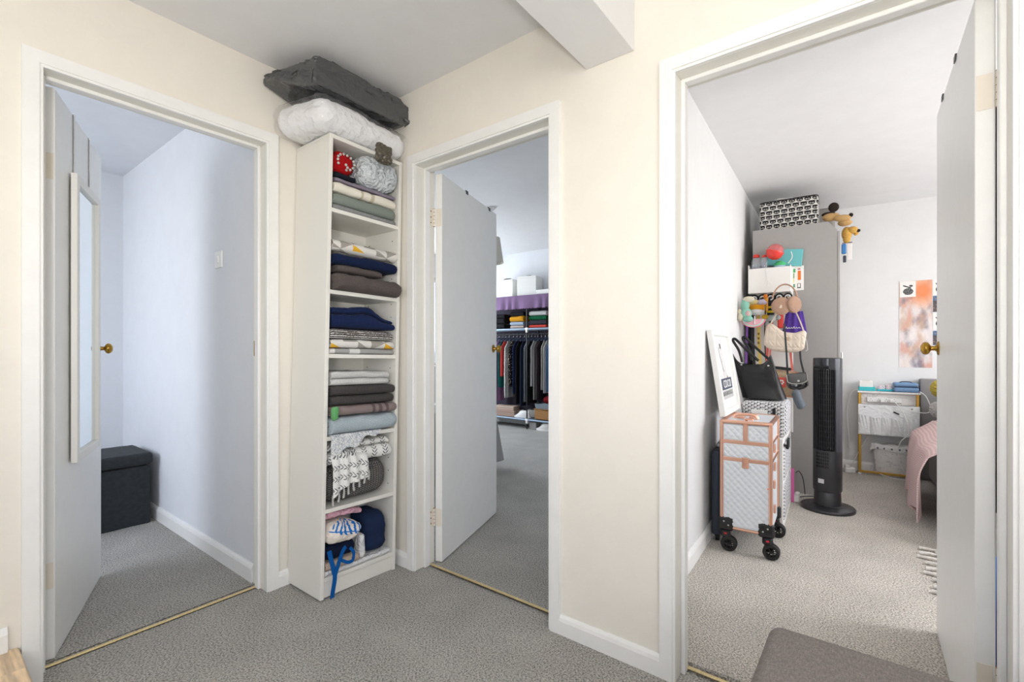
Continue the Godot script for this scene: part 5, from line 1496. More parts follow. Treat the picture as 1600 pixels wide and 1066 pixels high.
func wardrobe_and_top():
	var V := func(x, y, z): return Vector3(x, y, z)
	var gm := pm("grey_board", Color8(164, 161, 158), 0.65)
	gm.albedo_texture = T.wall; tri(gm, 3.0)
	var w := thing3("wardrobe", "tall plain grey wardrobe with its end panel towards the door", "wardrobe", V.call(0, 0.004, 0))
	var prof := PackedVector2Array([Vector2(0.045, 0.0), Vector2(0.596, 0.0), Vector2(0.596, 1.958), Vector2(0.54, 2.024), Vector2(0.045, 2.024)])
	var b := MB.new(); b.xf = Transform3D(Basis(), V.call(0, 0, -3.5)); b.extrude(prof, 1.055)
	part("body", b, gm, w)
	for k in 2:
		var dr := boxed(V.call(0.605, 0.985, -2.72 - k * 0.525), V.call(0.016, 1.93, 0.518), 0.002)
		var d := part("door", dr, gm, w)
		var h := MB.new(); h.tube([V.call(0.63, 0.9, -2.95 - k * 0.06), V.call(0.63, 1.06, -2.95 - k * 0.06)], 0.006, 8)
		part("handle", h, M.steel, d)
	# patterned box
	var bx := thing3("storage_box", "black and white storage box printed with rows of small bandit faces", "box", V.call(0.285, 2.0285, -2.64))
	var fm := printed("faces", T.faces, Vector2(0.205, 0.108), 0.85)
	var bb := MB.new(); bb.soft(V.call(0, 0.11, 0), V.call(0.392, 0.22, 0.33), 0.022, 16)
	part("box_body", bb, fm, bx)
	var rim := MB.new()
	var rr := round_rect(0.386, 0.324, 0.03, 5)
	var path := []
	for p in rr: path.append(V.call(p.x, 0.219, p.y))
	rim.tube(path, 0.004, 6, 1.0, true)
	part("rim", rim, pm("rim_dark", Color8(50, 48, 50), 0.8), bx)
	var ti := MB.new(); ti.soft(V.call(-0.03, 0.222, 0.08), V.call(0.13, 0.03, 0.1), 0.014, 16, crumple(0.009, 20.0, 6.0))
	part("tissue_paper", ti, creased("tissue", Color8(240, 239, 236), 9.0, 1.0), bx, "white crumpled paper showing at the top")
	var gb := thing3("storage_box", "plain grey cloth box standing behind the printed box on the wardrobe", "box", V.call(0.42, 2.0285, -3.12))
	var g2 := MB.new(); g2.soft(V.call(0, 0.115, 0), V.call(0.33, 0.23, 0.36), 0.03, 14)
	part("box_body", g2, cloth("grey_felt", Color8(168, 164, 160), "weave", 12.0), gb)
	# soft toys on the chamfer
	var tan := cloth("tan_plush", Color8(216, 176, 120), "terry", 26.0, 0.1, 0.5)
	var dark := cloth("dark_plush", Color8(54, 46, 42), "terry", 26.0, 0.1, 0.5)
	var t1 := thing3("soft_toy", "tan soft toy with dark round pad lying on the wardrobe's top corner", "soft toy", V.call(0.583, 2.0, -2.52))
	var m := MB.new()
	for q in [[V.call(-0.03, 0.075, 0.0), V.call(0.05, 0.03, 0.035)], [V.call(0.045, 0.052, 0.02), V.call(0.055, 0.024, 0.03)], [V.call(0.06, 0.022, -0.01), V.call(0.045, 0.024, 0.04)], [V.call(0.0, 0.08, -0.03), V.call(0.035, 0.026, 0.05)]]:
		m.ball(q[0], q[1], 9)
	part("body", m, tan, t1)
	m = MB.new(); m.ball(V.call(-0.008, 0.145, 0.0), V.call(0.034, 0.036, 0.016), 10); m.ball(V.call(-0.04, 0.098, 0.0), V.call(0.045, 0.018, 0.02), 8); m.ball(V.call(0.096, 0.066, 0.025), V.call(0.014, 0.015, 0.014), 8)
	part("pad", m, dark, t1, "dark brown pads")
	T.spots = picture(96, 96, func(u, v):
		return Color(0.42, 0.26, 0.12) if nz.get_noise_2d(u * 16.0 + 70.0, v * 16.0) > 0.22 else Color(0.85, 0.68, 0.36))
	var t2 := thing3("soft_toy", "yellow brown spotted soft toy hung on the wardrobe's front edge", "soft toy", V.call(0.655, 1.945, -2.56))
	m = MB.new()
	for q in [[V.call(0.0, 0.0, 0), V.call(0.032, 0.052, 0.03)], [V.call(0.035, 0.022, 0.01), V.call(0.034, 0.026, 0.026)], [V.call(0.0, -0.045, 0.01), V.call(0.024, 0.024, 0.022)], [V.call(0.055, -0.002, 0.0), V.call(0.016, 0.018, 0.014)]]:
		m.ball(q[0], q[1], 9)
	part("body", m, printed("spots", T.spots, Vector2(0.5, 0.5)), t2)
	m = MB.new(); m.ball(V.call(0.07, 0.012, 0.012), V.call(0.012, 0.012, 0.012), 7)
	part("paw", m, dark, t2)
	var t3 := thing3("key_toy", "small blue and white hanging figure below the spotted soft toy", "toy", V.call(0.638, 1.80, -2.56))
	part("body", boxed(V.call(0, 0.035, 0), V.call(0.03, 0.075, 0.022), 0.006), pm("toy_blue", Color8(64, 128, 190), 0.5), t3)
	part("tag", boxed(V.call(0.034, 0.01, 0.004), V.call(0.028, 0.12, 0.006), 0.002), pm("toy_white", Color8(232, 226, 224), 0.5), t3)
	part("base", boxed(V.call(0.004, -0.04, 0), V.call(0.02, 0.05, 0.02), 0.004), pm("toy_dark", Color8(52, 56, 72), 0.5), t3)
	part("loop", boxed(V.call(0.02, 0.079, 0), V.call(0.06, 0.005, 0.008), 0.001), M.black_matt, t3)

func organiser():
	var V := func(x, y, z): return Vector3(x, y, z)
	var zw := -2.4405
	var o := thing3("hanging_organiser", "white organiser board with open pocket fixed to the wardrobe's end panel", "organiser", V.call(0, 0, 0))
	var wm := pm("organiser_white", Color8(236, 234, 230), 0.6)
	part("board", boxed(V.call(0.19, 1.09, zw + 0.006), V.call(0.262, 1.26, 0.012), 0.003), wm, o)
	part("pocket_front", boxed(V.call(0.17, 1.615, zw + 0.106), V.call(0.285, 0.19, 0.006), 0.002), wm, o)
	part("pocket_side", boxed(V.call(0.03, 1.63, zw + 0.06), V.call(0.006, 0.22, 0.092), 0.002), wm, o)
	part("pocket_side", boxed(V.call(0.31, 1.62, zw + 0.06), V.call(0.006, 0.2, 0.092), 0.002), wm, o)
	part("pocket_base", boxed(V.call(0.17, 1.525, zw + 0.06), V.call(0.285, 0.006, 0.1), 0.001), wm, o)
	var cords := MB.new()
	for k in 3: cords.tube(curve([V.call(0.15, 1.715, zw + 0.112), V.call(0.155 + k * 0.004, 1.63, zw + 0.114), V.call(0.15 + k * 0.02, 1.585, zw + 0.118), V.call(0.13 + k * 0.035, 1.57, zw + 0.12)], 6), 0.0014, 6)
	part("cord", cords, M.white_plastic, o)
	# what the pocket holds
	var zp := zw + 0.055
	var clear := pm("clear_plastic", Color(0.85, 0.9, 0.95, 0.16), 0.06)
	clear.transparency = BaseMaterial3D.TRANSPARENCY_ALPHA
	var red := pm("red_plastic", Color8(226, 66, 58), 0.3)
	var jar := func(lab: String, at: Vector3, r: float, h: float):
		var j := thing3("plastic_jar", lab, "jar", at)
		var b := MB.new(); b.lathe([Vector2(0, h * 0.86), Vector2(r * 0.6, h * 0.84), Vector2(r * 0.95, h * 0.7), Vector2(r, h * 0.55), Vector2(r, 0.004), Vector2(r * 0.9, 0), Vector2(0, 0)], 24)
		part("jar_body", b, clear, j)
		var l := MB.new(); l.lathe([Vector2(0, h), Vector2(r * 0.5, h * 0.995), Vector2(r * 0.62, h * 0.97), Vector2(r * 0.66, h * 0.86), Vector2(0, h * 0.855)], 24)
		part("lid", l, red, j, "red lid")
		var c := MB.new()
		for k in 5: c.tube([V.call((k - 2) * r * 0.3, 0.006, 0), V.call((k - 2) * r * 0.33, h * 0.5 + 0.01 * (k % 2), 0.01)], r * 0.12, 8)
		part("pencil_stub", c, pm("pencil_mix", Color8(150, 152, 170), 0.5), j)
	jar.call("larger clear plastic jar with red lid at the left of the organiser pocket", V.call(0.078, 1.652, zp), 0.036, 0.175)
	jar.call("smaller clear plastic jar with red lid beside the red dome", V.call(0.134, 1.70, zp + 0.012), 0.024, 0.115)
	var dm := thing3("toy_capsule", "big red and clear round capsule sticking out of the organiser pocket", "toy", V.call(0.208, 1.828, zp + 0.036), 0.0)
	dm.rotation.z = -0.3
	var sph := MB.new(); sph.lathe([Vector2(0, 0.062), Vector2(0.032, 0.053), Vector2(0.053, 0.031), Vector2(0.0605, 0.001)], 28)
	part("clear_half", sph, pm("red_clear", Color(0.93, 0.45, 0.45, 0.5), 0.1), dm)
	(M.red_clear as StandardMaterial3D).transparency = BaseMaterial3D.TRANSPARENCY_ALPHA
	sph = MB.new(); sph.lathe([Vector2(0.062, 0.004), Vector2(0.062, -0.004), Vector2(0.0605, -0.004), Vector2(0.053, -0.031), Vector2(0.032, -0.053), Vector2(0, -0.062)], 28)
	part("red_half", sph, red, dm)
	var gn := thing3("lidded_tub", "clear blue tub with green domed lid at the right of the organiser pocket", "tub", V.call(0.238, 1.688, zp + 0.002))
	var tb := MB.new(); tb.lathe([Vector2(0.042, 0.036), Vector2(0.039, 0), Vector2(0, 0)], 24)
	part("tub_body", tb, pm("tub_blue", Color8(150, 186, 206), 0.2), gn)
	tb = MB.new(); tb.lathe([Vector2(0, 0.072), Vector2(0.020, 0.069), Vector2(0.036, 0.056), Vector2(0.044, 0.036), Vector2(0, 0.036)], 24)
	part("lid", tb, pm("lid_green", Color8(70, 190, 118), 0.3), gn, "green domed lid")
	var cp := MB.new(); cp.soft(V.call(0, 0.02, 0), V.call(0.05, 0.05, 0.03), 0.008, 8)
	one3("sweet_packet", "small orange packet in the organiser pocket between the jars and tub", "packet", cp, pm("packet_orange", Color8(216, 116, 74), 0.5), V.call(0.152, 1.652, zp + 0.026))
	# gift bag and child's drawing behind
	var gf := thing3("gift_bag", "teal paper gift bag with white ribbon handle behind the organiser pocket", "bag", V.call(0.265, 1.79, zw + 0.0145))
	gf.rotation.z = -0.10
	part("paper_body", boxed(V.call(0, 0, 0), V.call(0.235, 0.125, 0.024), 0.002), pm("teal_paper", Color8(108, 190, 194), 0.6), gf)
	part("handle", strap([V.call(0.04, 0.045, 0.0145), V.call(0.052, 0.0, 0.016), V.call(0.03, -0.045, 0.0145)], 0.006, 0.001), M.white_plastic, gf)
	var dw := thing3("child_drawing", "child's drawing in green and orange pinned right of the organiser", "drawing", V.call(0.343, 1.628, zw + 0.001))
	part("paper", boxed(V.call(0, 0, 0), V.call(0.095, 0.185, 0.0014), 0.0), pm("paper_white", Color8(238, 236, 232), 0.8), dw)
	var k := 0
	for q in [[V.call(-0.022, 0.058, 0), V.call(0.03, 0.028, 0), Color8(78, 170, 104)], [V.call(-0.022, 0.02, 0), V.call(0.016, 0.04, 0), Color8(120, 160, 110)], [V.call(-0.024, -0.018, 0), V.call(0.016, 0.032, 0), Color8(226, 206, 130)], [V.call(-0.02, -0.056, 0), V.call(0.02, 0.026, 0), Color8(84, 150, 120)], [V.call(0.018, 0.02, 0), V.call(0.020, 0.07, 0), Color8(232, 120, 44)], [V.call(0.016, 0.068, 0), V.call(0.018, 0.008, 0), Color8(180, 50, 44)], [V.call(0.016, -0.058, 0), V.call(0.022, 0.036, 0), Color8(50, 50, 54)], [V.call(0.016, -0.056, 0.0004), V.call(0.014, 0.026, 0), Color8(238, 236, 232)]]:
		part("mark", boxed(q[0] + V.call(0, 0, 0.0011), V.call(q[1].x, q[1].y, 0.0008), 0.0), pm("mark_%d" % k, q[2], 0.8), dw)
		k += 1
	# black scalloped rail with ring hooks
	var hr := thing3("hook_rail", "black scalloped hook rail across the white organiser board", "hook rail", V.call(0, 1.484, zw + 0.0135))
	part("rail", boxed(V.call(0.175, -0.012, 0.003), V.call(0.27, 0.036, 0.006), 0.002), M.black_matt, hr)
	for i in 5:
		var x := 0.06 + i * 0.057
		var rg := MB.new(); rg.xf = Transform3D(Basis(Vector3.RIGHT, PI / 2), V.call(x, 0.004, 0.0075))
		rg.lathe([Vector2(0, 0.008), Vector2(0.012, 0.008), Vector2(0.018, 0.011), Vector2(0.030, 0.009), Vector2(0.032, 0.0), Vector2(0, 0)], 24)
		part("ring", rg, M.black_matt, hr)
		var wr := MB.new(); wr.xf = Transform3D(Basis(Vector3.RIGHT, PI / 2), V.call(x, 0.004, 0.0166))
		wr.lathe([Vector2(0.0105, 0.003), Vector2(0.019, 0.003), Vector2(0.021, 0.0), Vector2(0.0085, 0.0), Vector2(0.0105, 0.003)], 24)
		part("ring_face", wr, M.white_plastic, hr)
		var hk := MB.new(); hk.tube(curve([V.call(x, 0.01, 0.016), V.call(x, 0.0, 0.05), V.call(x, -0.02, 0.105), V.call(x, -0.005, 0.125)], 5), 0.005, 8)
		part("hook", hk, M.black_plastic, hr)

func hung_on_hooks():
	var V := func(x, y, z): return Vector3(x, y, z)
	var plush := func(key: String, c: Color): return cloth(key, c, "terry", 24.0, 0.12, 0.4)
	var blob := func(o: Node3D, nm: String, list: Array, mat: Material):
		var m := MB.new()
		for q in list: m.ball(q[0], q[1], 10)
		return part(nm, m, mat, o)
	# straps and lanyards, furthest back
	var zb := -2.385
	var st := [
		["lanyard", "purple lanyard hanging at the left end of the hook rail", [V.call(0.02, 1.45, zb), V.call(0.012, 1.2, zb + 0.01), V.call(0.006, 0.98, zb)], 0.016, Color8(140, 90, 178)],
		["bag_strap", "broad black strap hanging left of the yellow lanyard", [V.call(0.06, 1.45, zb), V.call(0.052, 1.2, zb + 0.012), V.call(0.065, 0.93, zb)], 0.022, Color8(30, 30, 32)],
		["lanyard", "yellow lanyard with small brown pictures hanging from the hook rail", [V.call(0.088, 1.45, zb), V.call(0.096, 1.2, zb + 0.01), V.call(0.106, 0.93, zb)], 0.024, Color8(226, 198, 110)],
		["bag_strap", "thin black strap hanging left of the coral straps", [V.call(0.142, 1.45, zb), V.call(0.137, 1.2, zb + 0.012), V.call(0.146, 0.94, zb)], 0.008, Color8(40, 34, 34)],
		["bag_strap", "left coral red strap of the floral bag", [V.call(0.175, 1.45, zb), V.call(0.162, 1.2, zb + 0.02), V.call(0.152, 0.93, zb + 0.05)], 0.017, Color8(232, 112, 100)],
		["bag_strap", "second coral red strap beside the left one", [V.call(0.195, 1.45, zb), V.call(0.182, 1.2, zb + 0.02), V.call(0.171, 0.93, zb + 0.05)], 0.012, Color8(238, 128, 112)],
		["bag_strap", "right coral red strap below the quilted bag", [V.call(0.29, 1.45, zb), V.call(0.304, 1.12, zb + 0.01), V.call(0.322, 0.93, zb + 0.04)], 0.015, Color8(236, 120, 106)],
		["cord", "thin white cord hanging right of the quilted bag", [V.call(0.385, 1.25, zb + 0.1), V.call(0.412, 1.16, zb + 0.1), V.call(0.42, 1.09, zb + 0.1), V.call(0.408, 1.08, zb + 0.1)], 0.004, Color8(232, 232, 232)]]
	for s in st:
		one3(s[0], s[1], "strap" if s[0] != "cord" else "cord", strap(s[2], s[3]), pm("strap_" + s[4].to_html(false), s[4], 0.7), V.call(0, 0, 0))
	for kk in 3:
		var pic := boxed(V.call(0.0945, 1.21 - kk * 0.035, zb + 0.0145), V.call(0.012, 0.017, 0.001), 0.0)
		var nodes := get_children().filter(func(n): return String(n.name).begins_with("lanyard_001"))
		part("picture", pic, pm("lanyard_pic", Color8(130, 96, 44), 0.8), nodes[0])
	# purple pouch and red pouch behind the quilted bag
	var pu := MB.new(); pu.grid(func(u, v):
		var a: float = -TAU * u
		return V.call(cos(a) * (0.05 + 0.025 * v + 0.006 * sin(a * 9.0)), 0.16 * (0.5 - v), sin(a) * (0.012 + 0.012 * v + 0.004 * sin(a * 9.0))), 60, 12, true)
	var pp := thing3("drawstring_pouch", "purple pleated pouch with white script hanging behind the quilted bag", "pouch", V.call(0.335, 1.29, -2.345))
	part("pouch_body", pu, cloth("purple_satin", Color8(98, 72, 164), "soft", 10.0, 0.02, 0.5), pp)
	var sc := MB.new()
	var cur := Vector3(-0.055, -0.046, 0.03)
	for i in 6: sc.tube(curve([cur + V.call(i * 0.016, 0, 0), cur + V.call(i * 0.016 + 0.006, 0.014 if i in [0, 3] else 0.008, 0), cur + V.call(i * 0.016 + 0.01, 0, 0), cur + V.call(i * 0.016 + 0.016, 0.003, 0)], 4), 0.0016, 5)
	part("script", sc, M.white_plastic, pp, "white looping script")
	var rp := MB.new(); rp.soft(V.call(0, 0, 0), V.call(0.034, 0.10, 0.02), 0.009, 10, crumple(0.004, 30.0, 1.0))
	one3("key_pouch", "small red pouch with white dots beside the purple pouch", "pouch", rp, pm("red_pouch", Color8(210, 62, 52), 0.6), V.call(0.246, 1.30, -2.335))
	# quilted handbag
	var hb := thing3("handbag", "beige quilted shoulder bag hanging on the hook rail", "handbag", V.call(0.275, 1.155, -2.275))
	hb.rotation.z = -0.13
	var outline := func(x: float) -> Vector2:
		# lower and upper edge of the bag at x
		var top: float = 0.062 + 0.055 * smoothstep(0.0, -0.11, x) + 0.03 * smoothstep(0.05, 0.125, x) - 0.5 * pow(maxf(0.0, absf(x) - 0.118), 1.0)
		var bot: float = -0.085 + 0.03 * pow(absf(x) / 0.13, 3.0)
		return Vector2(bot, top)
	var hm := MB.new()
	hm.grid(func(u, v):
		var a: float = -TAU * u
		var x: float = 0.132 * (2.0 * v - 1.0)
		var o: Vector2 = outline.call(x)
		var e: float = sqrt(maxf(0.0, 1.0 - pow(absf(2.0 * v - 1.0), 6.0)))
		var mid: float = (o.x + o.y) * 0.5
		var hh: float = (o.y - o.x) * 0.5 * (0.75 + 0.25 * e)
		var y: float = mid + hh * signf(sin(a)) * pow(absf(sin(a)), 0.6)
		var q: float = minf(absf(sin((x + y * 0.1) * PI / 0.052)), absf(sin((y - x * 0.1) * PI / 0.052)))
		var d2: float = absf(sin((x + y) * PI / 0.052))
		var puff: float = 0.006 * sqrt(minf(q, d2 * 1.4))
		var z: float = signf(cos(a)) * pow(absf(cos(a)), 0.7) * (0.026 + puff) * (0.35 + 0.65 * e)
		return V.call(x, y, -z), 96, 72, true)
	var beige := pm("beige_leather", Color8(224, 208, 190), 0.5)
	part("bag_body", hm, beige, hb)
	part("label_patch", boxed(V.call(0.018, 0.014, 0.033), V.call(0.03, 0.026, 0.003), 0.001), pm("patch_tan", Color8(196, 174, 148), 0.6), hb)
	part("shoulder_strap", strap([V.call(0.118, 0.07, 0.0), V.call(0.075, 0.16, -0.015), V.call(0.018, 0.26, -0.033), V.call(-0.029, 0.326, -0.052), V.call(-0.058, 0.24, -0.03), V.call(-0.105, 0.11, 0.0)], 0.009, 0.003, V.call(0, 0, 1)), beige, hb)
	# earmuffs
	var em := thing3("earmuffs", "fluffy tan earmuffs with curved headband on the right hooks", "earmuffs", V.call(0.285, 1.42, -2.215))
	var band := []
	for i in 13:
		var a := PI * (0.05 + 0.9 * i / 12.0)
		band.append(V.call(-0.005 + cos(a) * 0.078, 0.03 + sin(a) * 0.115, -0.015 - 0.02 * sin(a)))
	var bm := MB.new(); bm.tube(band, 0.0075, 10, 0.7)
	part("headband", bm, cloth("tan_velvet", Color8(196, 158, 136), "soft", 20.0), em)
	var fur := cloth("tan_fur", Color8(206, 168, 144), "terry", 30.0, 0.5, 0.6)
	for q in [[V.call(-0.022, -0.018, 0.03), 0.064, 0.25], [V.call(0.058, -0.008, 0.0), 0.060, 0.9]]:
		for side in 2:
			var mm := MB.new()
			mm.xf = Transform3D(Basis(Vector3.UP, q[2]), q[0] + Basis(Vector3.UP, q[2]) * V.call(0, 0, -0.022 * side))
			mm.ball(Vector3.ZERO, V.call(q[1] * (1.0 - 0.04 * side), q[1] * (1.0 - 0.04 * side), 0.021), 20, func(p, d): return d * 0.0035 * ns(p, 90.0))
			part("muff", mm, fur, em)
	part("tag", boxed(V.call(-0.03, -0.022, 0.0525), V.call(0.028, 0.022, 0.001), 0.0), pm("tag_cream", Color8(226, 208, 192), 0.8), em)
	# soft toys
	var c1 := thing3("soft_toy", "pastel mint and cream soft toy at the left end of the hook rail", "soft toy", V.call(0.03, 1.375, -2.165))
	var mint: Material = plush.call("mint_plush", Color8(160, 220, 200))
	var cream: Material = plush.call("cream_plush", Color8(238, 232, 206))
	blob.call(c1, "body", [[V.call(0.005, -0.02, 0), V.call(0.04, 0.045, 0.035)], [V.call(0.02, -0.06, 0.01), V.call(0.034, 0.024, 0.03)], [V.call(0.0, 0.045, 0.0), V.call(0.03, 0.045, 0.028)]], mint)
	blob.call(c1, "limb", [[V.call(-0.038, -0.005, 0.01), V.call(0.02, 0.022, 0.02)], [V.call(-0.03, -0.045, 0.015), V.call(0.022, 0.03, 0.022)], [V.call(0.025, 0.085, 0.005), V.call(0.04, 0.024, 0.022)]], cream)
	blob.call(c1, "tummy", [[V.call(0.022, -0.02, 0.026), V.call(0.018, 0.02, 0.013)]], plush.call("pink_plush", Color8(240, 200, 198)))
	var c2 := thing3("soft_toy", "long yellow and lilac pastel soft toy on the second hook", "soft toy", V.call(0.095, 1.442, -2.262))
	blob.call(c2, "body", [[V.call(-0.02, 0, 0), V.call(0.05, 0.024, 0.024)]], plush.call("lemon_plush", Color8(244, 226, 160)))
	blob.call(c2, "end", [[V.call(0.035, -0.002, 0.004), V.call(0.035, 0.025, 0.026)]], plush.call("lilac_plush", Color8(216, 206, 226)))
	var c3 := thing3("soft_toy", "small orange and white round faced soft toy below the pastel ones", "soft toy", V.call(0.095, 1.385, -2.24))
	blob.call(c3, "back", [[V.call(0, 0.012, 0), V.call(0.056, 0.03, 0.036)], [V.call(-0.044, 0.028, 0), V.call(0.014, 0.014, 0.012)], [V.call(0.044, 0.028, 0), V.call(0.014, 0.014, 0.012)]], plush.call("orange_plush", Color8(240, 164, 40)))
	blob.call(c3, "face", [[V.call(0, -0.014, 0.008), V.call(0.05, 0.027, 0.036)]], plush.call("white_plush", Color8(238, 236, 234)))
	var c4 := thing3("soft_toy", "narrow orange soft toy hanging left of the bee", "soft toy", V.call(0.158, 1.435, -2.262))
	blob.call(c4, "body", [[V.call(0, 0.02, 0), V.call(0.014, 0.03, 0.014)], [V.call(0.004, -0.03, 0), V.call(0.011, 0.036, 0.012)]], plush.call("amber_plush", Color8(244, 176, 78)))
	blob.call(c4, "head", [[V.call(-0.004, 0.05, 0.006), V.call(0.015, 0.018, 0.014)]], plush.call("orange2_plush", Color8(238, 132, 52)))
	var c5 := thing3("soft_toy", "black and yellow striped bee soft toy beside the earmuffs", "soft toy", V.call(0.182, 1.39, -2.325))
	var bee_k: Material = M.black_matt
	var bee_y: Material = plush.call("bee_yellow", Color8(246, 222, 60))
	for i in 5:
		var y := 0.032 - i * 0.016
		var r := 0.034 * sqrt(maxf(0.1, 1.0 - pow(y / 0.046, 2.0)))
		var bmm := MB.new(); bmm.tube([V.call(0, y + 0.0085, 0), V.call(0, y - 0.0085, 0)], r, 18)
		part("stripe", bmm, bee_y if i % 2 else bee_k, c5)
	blob.call(c5, "head", [[V.call(0, 0.046, 0), V.call(0.018, 0.016, 0.018)]], bee_k)
	var c6 := thing3("soft_toy", "pale grey soft toy with black nose beside the quilted bag", "soft toy", V.call(0.186, 1.325, -2.33))
	c6.scale = V.call(1, 1, 0.6)
	blob.call(c6, "head", [[V.call(0, 0, 0), V.call(0.036, 0.032, 0.03)], [V.call(-0.022, -0.045, 0), V.call(0.02, 0.034, 0.02)], [V.call(0.045, 0.004, 0), V.call(0.022, 0.02, 0.02)]], plush.call("grey_plush", Color8(196, 206, 202)))
	blob.call(c6, "nose", [[V.call(-0.006, -0.03, 0.026), V.call(0.008, 0.008, 0.006)]], M.black_plastic)
	blob.call(c6, "patch", [[V.call(-0.04, 0.012, 0.014), V.call(0.026, 0.018, 0.014)]], plush.call("yellow_plush", Color8(250, 206, 74)))
	blob.call(c6, "heart", [[V.call(-0.008, -0.06, 0.018), V.call(0.008, 0.009, 0.005)]], pm("heart_red", Color8(226, 70, 66), 0.7))
	var wm := thing3("coin_purse", "half round pink and mint slice shaped purse hanging from the rail", "purse", V.call(0.075, 1.318, -2.235))
	var mk := func(r: float, d: float, nm: String, mat: Material):
		var b := MB.new(); b.xf = Transform3D(Basis(Vector3.BACK, -0.05), V.call(0, 0, -d / 2))
		var poly := arc2(Vector2(0, 0), Vector2(r, r * 0.78), PI, TAU, 24)
		b.extrude(poly, d, true)
		part(nm, b, mat, wm)
	mk.call(0.082, 0.022, "rind", pm("rind_pink", Color8(236, 130, 156), 0.6))
	mk.call(0.074, 0.026, "rind_inner", pm("rind_mint", Color8(186, 226, 208), 0.6))
	mk.call(0.062, 0.03, "flesh", pm("flesh_pink", Color8(240, 178, 190), 0.6))
	var zc := MB.new(); zc.tube([V.call(0.01, 0.02, 0.017), V.call(0.012, -0.04, 0.018)], 0.004, 7)
	part("zip_pull", zc, M.white_plastic, wm)
	# floral bag and small black pouch, lower down
	var fl := thing3("crossbody_bag", "khaki floral crossbody bag with coral patch behind the black tote", "handbag", V.call(0.25, 0.835, -2.345))
	fl.rotation.z = -0.10
	var fm := MB.new(); fm.soft(V.call(0, 0, 0), V.call(0.20, 0.19, 0.06), 0.028, 18, func(p, d): return d * 0.005 * ns(p, 12.0) + V.call(0, 0, 0.01 * (1.0 - pow(p.y / 0.1, 2.0)) * signf(p.z)))
	part("bag_body", fm, printed("flowers", T.flowers, Vector2(0.08, 0.08)), fl)
	part("patch", boxed(V.call(0.0, 0.01, 0.044), V.call(0.066, 0.072, 0.004), 0.0015), pm("coral_patch", Color8(226, 92, 80), 0.8), fl, "coral fabric patch with a white sprig")
	var sp := MB.new()
	for i in 6: sp.ball(V.call(0.004 + 0.012 * cos(i * 1.05), 0.012 + 0.013 * sin(i * 1.05), 0.0465), V.call(0.006, 0.006, 0.002), 6)
	part("sprig", sp, M.white_plastic, fl)
	part("zip_band", boxed(V.call(-0.02, 0.112, 0.0), V.call(0.15, 0.022, 0.036), 0.006), M.black_plastic, fl)
	var tr := MB.new(); tr.tube([V.call(-0.095, 0.092, 0.0), V.call(0.095, 0.092, 0.0)], 0.006, 8); tr.tube([V.call(-0.09, -0.088, 0.02), V.call(0.095, -0.088, 0.02)], 0.006, 8)
	part("piping", tr, pm("coral_piping", Color8(214, 124, 96), 0.7), fl)
	var pc := thing3("belt_pouch", "small black patent pouch with pale piped flap hanging on a long strap", "handbag", V.call(0.358, 0.86, -2.225))
	pc.rotation.z = 0.14
	var pm1 := MB.new(); pm1.soft(V.call(0, 0, 0), V.call(0.135, 0.125, 0.06), 0.03, 16, func(p, d): return d * 0.004 * ns(p, 16.0) + V.call(0, -0.02 * pow(p.x / 0.07, 2.0) * -1.0 * clampf(-p.y / 0.06, 0, 1), 0))
	var patent := pm("patent_black", Color8(46, 46, 48), 0.18); patent.metallic_specular = 0.7
	part("pouch_body", pm1, patent, pc)
	var fp := MB.new(); fp.soft(V.call(0.006, 0.022, 0.026), V.call(0.125, 0.075, 0.024), 0.011, 12)
	part("flap", fp, pm("patent_grey", Color8(96, 95, 94), 0.25), pc)
	var pt := []
	for i in 25:
		var a := PI + PI * i / 24.0
		pt.append(V.call(0.006 + cos(a) * 0.062, 0.01 + sin(a) * 0.026, 0.038))
	var pr := MB.new(); pr.tube([V.call(-0.056, 0.055, 0.036)] + pt + [V.call(0.068, 0.055, 0.036)], 0.003, 8)
	part("piping", pr, pm("piping_pale", Color8(206, 202, 196), 0.6), pc)
	var sn := MB.new(); sn.xf = Transform3D(Basis(Vector3.RIGHT, PI / 2), V.call(0.012, 0.004, 0.039)); sn.lathe([Vector2(0, 0.004), Vector2(0.006, 0.003), Vector2(0.008, 0.0), Vector2(0, 0)], 16)
	part("snap", sn, M.white_plastic, pc)
	for s in [[[V.call(-0.052, 0.05, 0.0), V.call(-0.03, 0.25, 0.045), V.call(-0.018, 0.42, 0.052)], 0.012], [[V.call(0.05, 0.055, 0), V.call(0.04, 0.14, -0.07), V.call(0.042, 0.2, -0.1), V.call(0.05, 0.3, -0.105)], 0.012]]:
		part("long_strap", strap(s[0], s[1]), pm("strap_black", Color8(52, 56, 60), 0.6), pc)

